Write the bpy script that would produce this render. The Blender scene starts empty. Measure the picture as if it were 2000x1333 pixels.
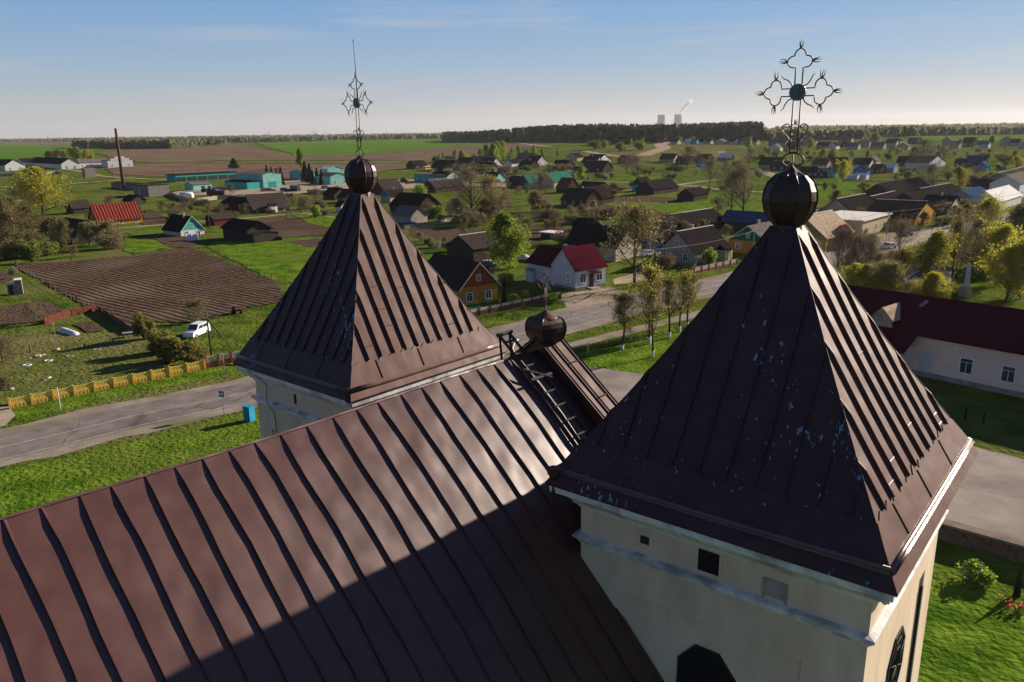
import bpy, bmesh, math, random
import numpy as np
from mathutils import Vector, Matrix
random.seed(7)
scene = bpy.context.scene
COL = scene.collection
PI = math.pi
# ---------------------------------------------------------------- camera
FPX, PITCH, ROLL, PSI, CAMH = 1539.1, .2593, .0141, .7137, 27.0
_r = Vector((1, 0, 0)); _f = Vector((0, math.cos(PITCH), -math.sin(PITCH))); _u = _r.cross(_f)
CR = _r*math.cos(ROLL) - _u*math.sin(ROLL); CU = CR.cross(_f); CF = _f
CPOS = Vector((0, 0, CAMH))
cam = bpy.data.cameras.new('camera'); co = bpy.data.objects.new('camera', cam); COL.objects.link(co)
co.matrix_world = Matrix(((CR.x, CU.x, -CF.x, 0), (CR.y, CU.y, -CF.y, 0), (CR.z, CU.z, -CF.z, CAMH), (0, 0, 0, 1)))
cam.sensor_width = 36; cam.lens = FPX/2000*36; cam.clip_start = .1; cam.clip_end = 40000
scene.camera = co
# ---------------------------------------------------------------- light
SUN_AZ, SUN_EL = math.radians(56.5), math.radians(20.5)
SUNV = Vector((math.sin(SUN_AZ)*math.cos(SUN_EL), math.cos(SUN_AZ)*math.cos(SUN_EL), math.sin(SUN_EL)))
w = bpy.data.worlds.new('World'); scene.world = w; w.use_nodes = True
nt = w.node_tree; bg = nt.nodes['Background']
sky = nt.nodes.new('ShaderNodeTexSky'); sky.sky_type = 'NISHITA'; sky.sun_disc = False
sky.sun_elevation = SUN_EL; sky.sun_rotation = SUN_AZ
sky.air_density = 1.0; sky.dust_density = 0.45; sky.ozone_density = 2.5; sky.altitude = 100
# faint high cirrus, part of the sky itself
tc = nt.nodes.new('ShaderNodeTexCoord'); mp = nt.nodes.new('ShaderNodeMapping'); mp.inputs['Scale'].default_value = (3.2, 3.2, 42)
nz = nt.nodes.new('ShaderNodeTexNoise'); nz.inputs['Scale'].default_value = 1.1; nz.inputs['Detail'].default_value = 5
cr = nt.nodes.new('ShaderNodeValToRGB'); cr.color_ramp.elements[0].position = .55; cr.color_ramp.elements[1].position = .80
cr.color_ramp.elements[0].color = (0, 0, 0, 1); cr.color_ramp.elements[1].color = (.42, .42, .42, 1)
mx = nt.nodes.new('ShaderNodeMix'); mx.data_type = 'RGBA'; mx.inputs['B'].default_value = (4.8, 4.4, 4.2, 1)
L = nt.links.new
L(tc.outputs['Generated'], mp.inputs['Vector']); L(mp.outputs[0], nz.inputs['Vector']); L(nz.outputs['Fac'], cr.inputs[0])
# clear spring evening air: pale warm horizon going over to blue with height, unseen zenith darkened to weaken ambient light
sx = nt.nodes.new('ShaderNodeSeparateXYZ'); gr = nt.nodes.new('ShaderNodeValToRGB'); el = gr.color_ramp.elements
el[0].position = 0; el[0].color = (.62, .58, .57, 1); el[1].position = 1; el[1].color = (.035, .085, .25, 1)
for p_, c_ in ((.03, (.61, .63, .66, 1)), (.08, (.40, .57, .76, 1)), (.165, (.19, .45, .84, 1)), (.34, (.07, .15, .36, 1))):
    q_ = el.new(p_); q_.color = c_
mu = nt.nodes.new('ShaderNodeMix'); mu.data_type = 'RGBA'; mu.blend_type = 'MULTIPLY'; mu.inputs['Factor'].default_value = 1; mu.inputs['B'].default_value = (5.6, 5.6, 5.7, 1)
ms = nt.nodes.new('ShaderNodeMix'); ms.data_type = 'RGBA'; ms.inputs['Factor'].default_value = .92
L(tc.outputs['Generated'], sx.inputs[0]); L(sx.outputs['Z'], gr.inputs[0]); L(gr.outputs[0], mu.inputs['A']); L(sky.outputs[0], ms.inputs['A']); L(mu.outputs['Result'], ms.inputs['B'])
L(cr.outputs[0], mx.inputs['Factor']); L(ms.outputs['Result'], mx.inputs['A']); L(mx.outputs['Result'], bg.inputs['Color'])
bg.inputs['Strength'].default_value = .064
sl = bpy.data.lights.new('sun', 'SUN'); sl.energy = 5.0; sl.angle = math.radians(.55); sl.color = (1, .86, .72)
so = bpy.data.objects.new('sun', sl); COL.objects.link(so)
so.rotation_euler = SUNV.to_track_quat('Z', 'Y').to_euler(); so.location = (60, 40, 80)
scene.view_settings.view_transform = 'Standard'; scene.view_settings.look = 'None'
scene.view_settings.exposure = 1.08; scene.view_settings.gamma = 1
# ---------------------------------------------------------------- terrain and picture geometry
def sms(a, b, x):
    t = min(1, max(0, (x-a)/(b-a))); return t*t*(3-2*t)
def terr(x, y):
    r = math.hypot(x, y)
    if r < 380: return 0.0
    az = math.atan2(x, y)
    A = 8 + 6*sms(-.12, .12, az)
    return A*sms(380, 1150, r) + 1.2*sms(420, 700, r)*math.sin(x*.011)*math.cos(y*.008)
def ray(x, y): return CF + CR*((x-1000)/FPX) - CU*((y-666.5)/FPX)
def G(x, y, lift=0):
    d = ray(x, y)
    if d.z > -.0028: d.z = -.0028
    t = 10.0; step = 10.0
    while t < 20000:
        p = CPOS + d*t
        if p.z < terr(p.x, p.y): break
        t += step; step = max(10, t*.02)
    lo, hi = t-step*1.1, t
    lo = max(lo, 1)
    for _ in range(30):
        m = (lo+hi)/2; p = CPOS + d*m
        if p.z < terr(p.x, p.y): hi = m
        else: lo = m
    p = CPOS + d*hi
    return Vector((p.x, p.y, terr(p.x, p.y)+lift))
def proj(p):
    q = Vector(p)-CPOS; d = q.dot(CF)
    return 1000+FPX*q.dot(CR)/d, 666.5-FPX*q.dot(CU)/d
def ZH(g, yt):
    lo, hi = 0, 80
    for _ in range(30):
        m = (lo+hi)/2
        if proj(g+Vector((0, 0, m)))[1] > yt: lo = m
        else: hi = m
    return m
# ---------------------------------------------------------------- materials
def mat(name, c1, c2=None, rough=.85, scale=1.0, detail=6, bump=0, bscale=None, bdist=.02, metal=0, spec=.4, lo=.35, hi=.65, world=False, stretch=(1, 1, 1), c3=None, s3=.15, wave=None):
    m = bpy.data.materials.new(name); m.use_nodes = True
    t = m.node_tree; N = t.nodes; b = N['Principled BSDF']; K = t.links.new
    b.inputs['Roughness'].default_value = rough; b.inputs['Metallic'].default_value = metal
    b.inputs['Specular IOR Level'].default_value = spec
    if world:
        ge = N.new('ShaderNodeNewGeometry'); src = ge.outputs['Position']
    else:
        tcn = N.new('ShaderNodeTexCoord'); src = tcn.outputs['Object']
    ma = N.new('ShaderNodeMapping'); ma.inputs['Scale'].default_value = stretch; K(src, ma.inputs['Vector'])
    out = None
    if c2 is None: b.inputs['Base Color'].default_value = (*c1, 1)
    else:
        n = N.new('ShaderNodeTexNoise'); n.inputs['Scale'].default_value = scale; n.inputs['Detail'].default_value = detail; n.inputs['Roughness'].default_value = .62
        K(ma.outputs[0], n.inputs['Vector'])
        r = N.new('ShaderNodeValToRGB'); r.color_ramp.elements[0].position = lo; r.color_ramp.elements[1].position = hi
        r.color_ramp.elements[0].color = (*c1, 1); r.color_ramp.elements[1].color = (*c2, 1)
        K(n.outputs['Fac'], r.inputs[0]); out = r.outputs[0]
        if c3:
            n3 = N.new('ShaderNodeTexNoise'); n3.inputs['Scale'].default_value = s3; n3.inputs['Detail'].default_value = 5
            K(ma.outputs[0], n3.inputs['Vector'])
            r3 = N.new('ShaderNodeValToRGB'); r3.color_ramp.elements[0].position = .48; r3.color_ramp.elements[1].position = .66
            x = N.new('ShaderNodeMix'); x.data_type = 'RGBA'; x.inputs['B'].default_value = (*c3, 1)
            K(n3.outputs['Fac'], r3.inputs[0]); K(r3.outputs[0], x.inputs['Factor']); K(out, x.inputs['A']); out = x.outputs['Result']
        K(out, b.inputs['Base Color'])
    hgt = None
    if bump:
        nb = N.new('ShaderNodeTexNoise'); nb.inputs['Scale'].default_value = bscale or scale*4; nb.inputs['Detail'].default_value = 6
        K(ma.outputs[0], nb.inputs['Vector'])
        bn = N.new('ShaderNodeBump'); bn.inputs['Strength'].default_value = bump; bn.inputs['Distance'].default_value = bdist
        K(nb.outputs['Fac'], bn.inputs['Height']); K(bn.outputs[0], b.inputs['Normal']); hgt = bn
    if wave:
        ax, ws, wd = wave
        wv = N.new('ShaderNodeTexWave'); wv.bands_direction = ax; wv.inputs['Scale'].default_value = ws; wv.inputs['Distortion'].default_value = 0
        K(src, wv.inputs['Vector'])
        b2 = N.new('ShaderNodeBump'); b2.inputs['Strength'].default_value = 1; b2.inputs['Distance'].default_value = wd
        K(wv.outputs['Fac'], b2.inputs['Height'])
        if hgt: K(hgt.outputs[0], b2.inputs['Normal'])
        K(b2.outputs[0], b.inputs['Normal'])
    return m
def leafmat(name, c1, c2, c3=None, trans=.35):
    m = bpy.data.materials.new(name); m.use_nodes = True
    t = m.node_tree; N = t.nodes; K = t.links.new; b = N['Principled BSDF']; o = N['Material Output']
    ge = N.new('ShaderNodeNewGeometry'); r = N.new('ShaderNodeValToRGB'); e = r.color_ramp.elements
    e[0].color = (*c1, 1); e[1].color = (*c2, 1)
    if c3: q = e.new(.8); q.color = (*c3, 1)
    K(ge.outputs['Random Per Island'], r.inputs[0])
    oi = N.new('ShaderNodeObjectInfo'); hs = N.new('ShaderNodeHueSaturation')
    mr = N.new('ShaderNodeMapRange'); mr.inputs['To Min'].default_value = .72; mr.inputs['To Max'].default_value = 1.25
    K(oi.outputs['Random'], mr.inputs['Value']); K(mr.outputs[0], hs.inputs['Value']); K(r.outputs[0], hs.inputs['Color'])
    K(hs.outputs[0], b.inputs['Base Color']); b.inputs['Roughness'].default_value = .7; b.inputs['Specular IOR Level'].default_value = .25
    tr = N.new('ShaderNodeBsdfTranslucent'); K(hs.outputs[0], tr.inputs['Color'])
    x = N.new('ShaderNodeMixShader'); x.inputs[0].default_value = trans
    K(b.outputs[0], x.inputs[1]); K(tr.outputs[0], x.inputs[2]); K(x.outputs[0], o.inputs['Surface'])
    return m
M = {}
def roofmetal(name, c1, c2, flake=False, rough=.42, dent=.05, dscale=1.3, spec=.5, coat=0):
    m = bpy.data.materials.new(name); m.use_nodes = True
    t = m.node_tree; N = t.nodes; K = t.links.new; b = N['Principled BSDF']
    tcn = N.new('ShaderNodeTexCoord')
    n = N.new('ShaderNodeTexNoise'); n.inputs['Scale'].default_value = 1.6; n.inputs['Detail'].default_value = 8; n.inputs['Roughness'].default_value = .6
    K(tcn.outputs['Object'], n.inputs['Vector'])
    r = N.new('ShaderNodeValToRGB'); r.color_ramp.elements[0].position = .35; r.color_ramp.elements[1].position = .68
    r.color_ramp.elements[0].color = (*c1, 1); r.color_ramp.elements[1].color = (*c2, 1); K(n.outputs['Fac'], r.inputs[0])
    out = r.outputs[0]
    # small specks of dirt
    sp = N.new('ShaderNodeTexNoise'); sp.inputs['Scale'].default_value = 42; sp.inputs['Detail'].default_value = 3; K(tcn.outputs['Object'], sp.inputs['Vector'])
    rs = N.new('ShaderNodeValToRGB'); rs.color_ramp.elements[0].position = .70; rs.color_ramp.elements[1].position = .76; K(sp.outputs['Fac'], rs.inputs[0])
    xs = N.new('ShaderNodeMix'); xs.data_type = 'RGBA'; xs.inputs['B'].default_value = (.16, .13, .12, 1)
    K(rs.outputs[0], xs.inputs['Factor']); K(out, xs.inputs['A']); out = xs.outputs['Result']
    if flake:
        mp = N.new('ShaderNodeMapping'); mp.inputs['Scale'].default_value = (9.0, 9.0, 3.2); K(tcn.outputs['Object'], mp.inputs['Vector'])
        f1 = N.new('ShaderNodeTexNoise'); f1.inputs['Scale'].default_value = 1.0; f1.inputs['Detail'].default_value = 5; f1.inputs['Roughness'].default_value = .5; K(mp.outputs[0], f1.inputs['Vector'])
        f2 = N.new('ShaderNodeTexNoise'); f2.inputs['Scale'].default_value = .55; f2.inputs['Detail'].default_value = 2; K(tcn.outputs['Object'], f2.inputs['Vector'])
        ad = N.new('ShaderNodeMath'); ad.operation = 'MULTIPLY_ADD'; ad.inputs[1].default_value = .40; K(f2.outputs['Fac'], ad.inputs[0]); K(f1.outputs['Fac'], ad.inputs[2])
        rf = N.new('ShaderNodeValToRGB'); rf.color_ramp.elements[0].position = flake; rf.color_ramp.elements[1].position = flake+.012; K(ad.outputs[0], rf.inputs[0])
        xf = N.new('ShaderNodeMix'); xf.data_type = 'RGBA'; xf.inputs['B'].default_value = (.15, .27, .38, 1)
        K(rf.outputs[0], xf.inputs['Factor']); K(out, xf.inputs['A']); out = xf.outputs['Result']
    K(out, b.inputs['Base Color'])
    b.inputs['Specular IOR Level'].default_value = spec
    if coat: b.inputs['Coat Weight'].default_value = coat; b.inputs['Coat Roughness'].default_value = .42; b.inputs['Coat IOR'].default_value = 1.7
    rr = N.new('ShaderNodeMapRange'); rr.inputs['To Min'].default_value = rough-.06; rr.inputs['To Max'].default_value = rough+.10
    K(n.outputs['Fac'], rr.inputs['Value']); K(rr.outputs[0], b.inputs['Roughness'])
    d = N.new('ShaderNodeTexNoise'); d.inputs['Scale'].default_value = dscale; d.inputs['Detail'].default_value = 1.2; K(tcn.outputs['Object'], d.inputs['Vector'])
    bn = N.new('ShaderNodeBump'); bn.inputs['Strength'].default_value = 1; bn.inputs['Distance'].default_value = dent; K(d.outputs['Fac'], bn.inputs['Height'])
    K(bn.outputs[0], b.inputs['Normal'])
    return m
M['roof_nave'] = roofmetal('brown_sheet_roof', (.062, .0225, .0165), (.082, .030, .022), rough=.40, dent=.07, dscale=1.05, spec=.60, coat=.16)
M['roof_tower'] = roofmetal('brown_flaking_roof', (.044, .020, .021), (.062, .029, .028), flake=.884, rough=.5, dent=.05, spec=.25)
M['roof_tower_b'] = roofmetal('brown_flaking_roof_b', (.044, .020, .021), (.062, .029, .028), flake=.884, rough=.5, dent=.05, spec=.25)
M['roof_sun_tone'] = roofmetal('brown_sheet_sun_tone', (.086, .040, .031), (.115, .055, .043), rough=.52, dent=.04, spec=.14)  # same sheet as the flaking roof, sunlight put into a lighter base colour
M['gutter'] = roofmetal('gutter_sheet', (.10, .055, .045), (.14, .075, .06), rough=.30, dent=.004)
M['ball'] = roofmetal('ball_sheet', (.040, .020, .017), (.06, .032, .026), rough=.42, dent=.02, dscale=3, spec=.3)
M['iron'] = mat('wrought_iron', (.05, .035, .028), (.10, .075, .06), rough=.55, scale=14, metal=.3)
M['disc'] = mat('cross_disc', (.07, .10, .105), (.18, .21, .21), rough=.6, scale=9)
M['plaster'] = mat('cream_plaster', (.66, .52, .36), (.77, .63, .46), rough=.92, scale=.9, detail=8, bump=.25, bscale=28, bdist=.012, c3=(.61, .48, .34), s3=1.3, stretch=(1, 1, .28))
M['whitestone'] = mat('white_cornice', (.64, .64, .63), (.80, .80, .78), rough=.9, scale=3.5, detail=8, bump=.4, bscale=12, bdist=.02, c3=(.33, .33, .32), s3=1.6)
M['dark'] = mat('dark_opening', (.012, .010, .010), rough=.9)
M['darkwood'] = mat('dark_wood', (.020, .016, .014), (.045, .036, .03), rough=.9, scale=6)
M['glass'] = mat('window_glass', (.03, .035, .04), (.06, .065, .07), rough=.12, scale=.8, spec=.6)
M['grass'] = mat('grass', (.038, .070, .009), (.112, .142, .022), rough=.95, scale=.22, detail=12, bump=1.0, bscale=1.6, bdist=.35, world=True, c3=(.115, .118, .04), s3=.045, lo=.40, hi=.62, spec=0)
M['grass_b'] = mat('bright_grass', (.045, .095, .008), (.120, .190, .018), rough=.95, scale=.30, lo=.4, hi=.6, detail=12, bump=1.0, bscale=2.2, bdist=.3, world=True, spec=0, c3=(.10, .13, .02), s3=.05)
M['grass_y'] = mat('dry_grass', (.065, .085, .018), (.13, .135, .04), rough=.95, scale=.3, detail=12, bump=1.0, bscale=1.8, bdist=.35, world=True, c3=(.17, .14, .07), s3=.05, spec=0)
M['crop'] = mat('winter_crop', (.052, .120, .012), (.095, .175, .022), rough=.95, scale=.02, detail=10, world=True, spec=0, c3=(.07, .13, .02), s3=.006)
M['soil'] = mat('ploughed_soil', (.055, .036, .028), (.115, .078, .058), rough=1, scale=.7, detail=10, bump=1, bscale=2.5, bdist=.3, world=True, spec=0)
M['furrow'] = mat('furrowed_soil', (.040, .025, .018), (.105, .070, .050), rough=1, c3=(.10, .075, .055), s3=.06, scale=.9, detail=10, bump=1, bscale=3.0, bdist=.25, world=True, spec=0)
_t = M['furrow'].node_tree; _N = _t.nodes; _K = _t.links.new; _b = _N['Principled BSDF']
_g = _N.new('ShaderNodeNewGeometry'); _m = _N.new('ShaderNodeMapping'); _m.inputs['Rotation'].default_value = (0, 0, math.radians(38)); _w = _N.new('ShaderNodeTexWave')
_w.bands_direction = 'Y'; _w.inputs['Scale'].default_value = .24; _w.inputs['Distortion'].default_value = 10; _w.inputs['Detail'].default_value = 3; _w.inputs['Detail Scale'].default_value = .13; _w.inputs['Detail Roughness'].default_value = .6
_K(_g.outputs['Position'], _m.inputs[0]); _K(_m.outputs[0], _w.inputs[0])
_bn = _N.new('ShaderNodeBump'); _bn.inputs['Strength'].default_value = 1; _bn.inputs['Distance'].default_value = .15; _K(_w.outputs['Fac'], _bn.inputs['Height'])
_old = _b.inputs['Normal'].links[0].from_socket; _K(_old, _bn.inputs['Normal']); _K(_bn.outputs[0], _b.inputs['Normal'])
M['soil_far'] = mat('far_soil', (.105, .070, .050), (.165, .112, .080), rough=1, scale=.03, detail=10, world=True, spec=0, c3=(.12, .105, .06), s3=.008)
M['asphalt'] = mat('asphalt', (.115, .096, .084), (.20, .17, .148), rough=.9, scale=.5, detail=12, bump=.3, bscale=6, bdist=.03, world=True, c3=(.10, .088, .08), s3=.12, spec=.25)
M['plaza'] = mat('old_asphalt', (.19, .155, .13), (.27, .225, .19), rough=.92, scale=.35, detail=12, bump=.4, bscale=5, bdist=.04, world=True, c3=(.12, .10, .088), s3=.1, spec=.2)
M['dirt'] = mat('sandy_dirt', (.26, .20, .15), (.38, .30, .23), rough=1, scale=.4, detail=10, bump=.5, bscale=4, bdist=.06, world=True, c3=(.20, .17, .11), s3=.15, spec=0)
M['verge'] = mat('gravel_verge', (.20, .165, .135), (.30, .25, .205), rough=1, scale=.8, detail=12, bump=.5, bscale=5, bdist=.05, world=True, c3=(.15, .14, .08), s3=.2, spec=0)
M['paint'] = mat('road_paint', (.50, .46, .40), (.30, .27, .24), rough=.8, scale=2.5, world=True, lo=.45, hi=.6)
M['kerb'] = mat('kerb_stone', (.30, .27, .24), (.42, .38, .34), rough=.95, scale=2, world=True)

def cracks(m, sc, w_=.012, col=(.05, .042, .037)):
    t = m.node_tree; N = t.nodes; K = t.links.new; b = N['Principled BSDF']; src = b.inputs['Base Color'].links[0].from_socket
    ge = N.new('ShaderNodeNewGeometry'); nz_ = N.new('ShaderNodeTexNoise'); nz_.inputs['Scale'].default_value = .5; nz_.inputs['Detail'].default_value = 4
    ad = N.new('ShaderNodeVectorMath'); ad.operation = 'MULTIPLY_ADD'; ad.inputs[1].default_value = (2.5, 2.5, 0)
    K(ge.outputs['Position'], nz_.inputs[0]); K(nz_.outputs['Color'], ad.inputs[0]); K(ge.outputs['Position'], ad.inputs[2])
    v = N.new('ShaderNodeTexVoronoi'); v.feature = 'DISTANCE_TO_EDGE'; v.inputs['Scale'].default_value = sc; K(ad.outputs[0], v.inputs['Vector'])
    r = N.new('ShaderNodeValToRGB'); r.color_ramp.elements[0].position = 0; r.color_ramp.elements[0].color = (.8, .8, .8, 1); r.color_ramp.elements[1].position = w_; r.color_ramp.elements[1].color = (0, 0, 0, 1)
    K(v.outputs['Distance'], r.inputs[0]); x = N.new('ShaderNodeMix'); x.data_type = 'RGBA'; x.inputs['B'].default_value = (*col, 1)
    K(r.outputs[0], x.inputs['Factor']); K(src, x.inputs['A']); K(x.outputs['Result'], b.inputs['Base Color'])
cracks(M['asphalt'], .09, .010); cracks(M['plaza'], .12, .007, (.11, .09, .075))
# ---------------------------------------------------------------- mesh helpers
class MB:
    def __init__(s): s.v = []; s.f = []; s.m = []; s.sm = []
    def add(s, vs, fs, mi=0, smooth=False):
        o = len(s.v); s.v += [tuple(p) for p in vs]
        for f in fs: s.f.append(tuple(i+o for i in f)); s.m.append(mi); s.sm.append(smooth)
    def box(s, a, b, mi=0, T=None):
        x0, y0, z0 = a; x1, y1, z1 = b
        vs = [Vector(p) for p in ((x0,y0,z0),(x1,y0,z0),(x1,y1,z0),(x0,y1,z0),(x0,y0,z1),(x1,y0,z1),(x1,y1,z1),(x0,y1,z1))]
        if T: vs = [T @ p for p in vs]
        s.add(vs, [(0,3,2,1),(4,5,6,7),(0,1,5,4),(1,2,6,5),(2,3,7,6),(3,0,4,7)], mi)
    def prism(s, pts, d, mi=0):      # polygon pts (3d) extruded by vector d
        n = len(pts); d = Vector(d); vs = [Vector(p) for p in pts] + [Vector(p)+d for p in pts]
        s.add(vs, [tuple(range(n))[::-1], tuple(range(n, 2*n))] + [(i, (i+1) % n, (i+1) % n+n, i+n) for i in range(n)], mi)
    def slab(s, q, th, mi=0):        # quad q given a thickness along its normal
        q = [Vector(p) for p in q]; n = (q[1]-q[0]).cross(q[2]-q[0]).normalized()*th
        s.prism(q, n, mi)
    def tube(s, pts, r, n=6, mi=0, cap=True, smooth=True):
        pts = [Vector(p) for p in pts]; k = len(pts); rr = r if isinstance(r, (list, tuple)) else [r]*k
        vs = []; up = None
        for i, p in enumerate(pts):
            d = (pts[min(i+1, k-1)]-pts[max(i-1, 0)]).normalized()
            if up is None: up = Vector((0, 0, 1)) if abs(d.z) < .9 else Vector((1, 0, 0))
            a = d.cross(up).normalized(); b = a.cross(d).normalized(); up = b
            for j in range(n):
                t = 2*PI*j/n; vs.append(p + (a*math.cos(t)+b*math.sin(t))*rr[i])
        fs = [(i*n+j, i*n+(j+1) % n, (i+1)*n+(j+1) % n, (i+1)*n+j) for i in range(k-1) for j in range(n)]
        if cap: fs += [tuple(range(n))[::-1], tuple(range((k-1)*n, k*n))]
        s.add(vs, fs, mi, smooth)
    def lathe(s, prof, n=24, mi=0, c=(0, 0, 0), smooth=True, rot=0):
        vs = []; k = len(prof)
        for r, z in prof:
            for j in range(n): t = 2*PI*j/n+rot; vs.append((c[0]+r*math.cos(t), c[1]+r*math.sin(t), c[2]+z))
        s.add(vs, [(i*n+j, i*n+(j+1) % n, (i+1)*n+(j+1) % n, (i+1)*n+j) for i in range(k-1) for j in range(n)] + [tuple(range(n))[::-1], tuple(range((k-1)*n, k*n))], mi, smooth)
    def build(s, name, mats, parent=None, loc=None):
        me = bpy.data.meshes.new(name); me.from_pydata(s.v, [], s.f)
        if not isinstance(mats, (list, tuple)): mats = [mats]
        for m in mats: me.materials.append(M[m] if isinstance(m, str) else m)
        me.polygons.foreach_set('material_index', s.m); me.polygons.foreach_set('use_smooth', s.sm); me.update()
        return link(name, me, parent, loc)
def link(name, me, parent=None, loc=None):
    o = bpy.data.objects.new(name, me); COL.objects.link(o)
    if parent: o.parent = parent
    if loc is not None: o.location = loc
    return o
def tag(o, label=None, cat=None, group=None, kind=None):
    if label: o['label'] = label
    if cat: o['category'] = cat
    if group: o['group'] = group
    if kind: o['kind'] = kind
    return o
def thing(name, label, cat, loc=(0, 0, 0), rz=0, group=None):
    o = bpy.data.objects.new(name, None); COL.objects.link(o); o.location = loc; o.rotation_euler = (0, 0, rz)
    o.empty_display_size = .5
    return tag(o, label, cat, group)
def kids(o): return [c for c in o.children]
def copy_tree(o, parent=None):
    c = o.copy(); COL.objects.link(c); c.parent = parent
    for ch in kids(o): copy_tree(ch, c)
    return c
# ---------------------------------------------------------------- ground
mb = MB()
rings = [0, 12, 25, 40, 60, 80, 105, 130, 160, 190, 220, 260, 300, 340, 380] + [380+20*i for i in range(1, 45)] + [1300, 1400, 1600, 1900, 2300, 2800, 3500, 4500, 6000, 8000, 11000, 15000]
na = 180
vs = [(0, 0, 0)]
for r in rings[1:]:
    for j in range(na):
        t = 2*PI*j/na; x, y = r*math.sin(t), r*math.cos(t); vs.append((x, y, terr(x, y)))
fs = [(0, 1+(j+1) % na, 1+j) for j in range(na)]
for i in range(len(rings)-2):
    for j in range(na):
        a = 1+i*na+j; b = 1+i*na+(j+1) % na; fs.append((a, b, b+na, a+na))
mb.add(vs, fs, 0, True)
ground = tag(mb.build('ground', 'grass'), kind='structure')
lift_n = [0]
def sheet(name, pts, m, world=False, lift=None, jit=.25, kind='structure'):
    P = [Vector((p[0], p[1], 0)) for p in pts] if world else [G(*p) for p in pts]
    r = sum(math.hypot(p.x, p.y) for p in P)/len(P)
    step = max(2.0, r*.012)
    Q = []
    rnd = random.Random(len(pts)*7+int(P[0].x*3))
    for i, p in enumerate(P):
        q = P[(i+1) % len(P)]; n = max(1, min(60, int((q-p).length/step)))
        d = (q-p).normalized(); nn = Vector((-d.y, d.x, 0))
        for k in range(n):
            e = p.lerp(q, k/n)
            Q.append(e+nn*rnd.uniform(-1, 1)*jit*max(1, r/110) if k else e)
    bm = bmesh.new(); vsx = [bm.verts.new((q.x, q.y, 0)) for q in Q]
    bm.faces.new(vsx)
    bmesh.ops.triangulate(bm, faces=bm.faces[:])
    if r > 330:
        for _ in range(7):
            es = [e for e in bm.edges if e.calc_length() > 55]
            if not es: break
            bmesh.ops.subdivide_edges(bm, edges=es, cuts=1); bmesh.ops.triangulate(bm, faces=bm.faces[:])
    lift_n[0] += 1
    lf = lift if lift is not None else .008 + lift_n[0]*.0035
    for v in bm.verts: v.co.z = terr(v.co.x, v.co.y) + lf + max(0, math.hypot(v.co.x, v.co.y)-300)*.0006
    bmesh.ops.recalc_face_normals(bm, faces=bm.faces[:])
    if sum(f.normal.z for f in bm.faces) < 0: bmesh.ops.reverse_faces(bm, faces=bm.faces[:])
    me = bpy.data.meshes.new(name); bm.to_mesh(me); bm.free(); me.materials.append(M[m])
    return tag(link(name, me), kind=kind)
def band(name, cl, half, m, lift, jit=.1, off=0, step=3.0):
    """strip along a world centre line, smooth, half width, sideways offset"""
    P = [Vector((p[0], p[1], 0)) for p in cl]; pts = []
    for i in range(len(P)-1):
        p0, p1, p2, p3 = P[max(i-1, 0)], P[i], P[i+1], P[min(i+2, len(P)-1)]
        n = max(2, int((p2-p1).length/step))
        for k in range(n):
            t = k/n; pts.append(.5*((2*p1)+(p2-p0)*t+(2*p0-5*p1+4*p2-p3)*t*t+(3*p1-p0-3*p2+p3)*t**3))
    pts.append(P[-1]); vs = []; n = len(pts); rnd = random.Random(n)
    for i, p in enumerate(pts):
        d = (pts[min(i+1, n-1)]-pts[max(i-1, 0)]).normalized(); s = Vector((d.y, -d.x, 0))
        a = p+s*(off-half+rnd.uniform(-jit, jit)); b = p+s*(off+half+rnd.uniform(-jit, jit))
        for q in (a, b): vs.append((q.x, q.y, terr(q.x, q.y)+lift+max(0, q.length-300)*.0006))
    m_ = MB(); m_.add(vs, [(2*i, 2*i+1, 2*i+3, 2*i+2) for i in range(n-1)])
    return tag(m_.build(name, m), kind='structure')
# distant fields, far to near
sheet('field', [(-300, 284), (-60, 283), (150, 283), (205, 290), (185, 298), (75, 311), (0, 316), (-300, 330)], 'crop')
sheet('field', [(495, 279), (700, 273), (865, 271), (1000, 274), (1060, 279), (985, 282), (850, 290), (700, 304), (640, 306), (575, 305), (530, 292)], 'crop')
sheet('field', [(1000, 278), (1150, 281), (1160, 286), (1060, 284)], 'crop')
sheet('field', [(1760, 267), (2000, 264), (2200, 262), (2200, 282), (2000, 280), (1790, 276)], 'crop')
sheet('field', [(1480, 268), (1590, 267), (1580, 272), (1490, 272)], 'crop')
sheet('field', [(0, 278), (130, 278), (260, 283), (150, 285), (0, 283)], 'soil_far')
sheet('field', [(185, 300), (260, 294), (340, 292), (430, 284), (470, 284), (510, 293), (575, 305), (700, 304), (850, 290), (985, 281), (1090, 284), (1010, 292), (990, 303), (870, 313), (700, 314), (450, 314), (280, 317), (225, 311)], 'soil_far')
sheet('field', [(205, 331), (290, 320), (450, 320), (700, 321), (860, 318), (850, 326), (760, 332), (700, 344), (600, 350), (440, 350), (300, 345), (225, 341)], 'soil_far')
sheet('field', [(190, 313), (280, 316), (450, 315), (860, 313), (880, 317), (700, 320), (450, 319), (290, 319)], 'grass_y')
sheet('field', [(1600, 356), (1700, 357), (1790, 359), (1900, 375), (1870, 388), (1790, 386), (1700, 392), (1600, 392), (1570, 380)], 'grass_b')
sheet('field', [(1130, 303), (1200, 283), (1290, 280), (1450, 285), (1480, 300), (1440, 318), (1300, 320), (1230, 312)], 'grass_y')
sheet('field', [(1900, 325), (2000, 318), (2100, 320), (2100, 345), (1930, 345)], 'grass_b')
sheet('field', [(870, 330), (1090, 335), (1300, 345), (1290, 358), (1100, 350), (900, 345)], 'grass_b')
sheet('field', [(1180, 378), (1290, 374), (1400, 378), (1560, 388), (1560, 425), (1420, 428), (1250, 412), (1170, 400)], 'grass_b')
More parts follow.
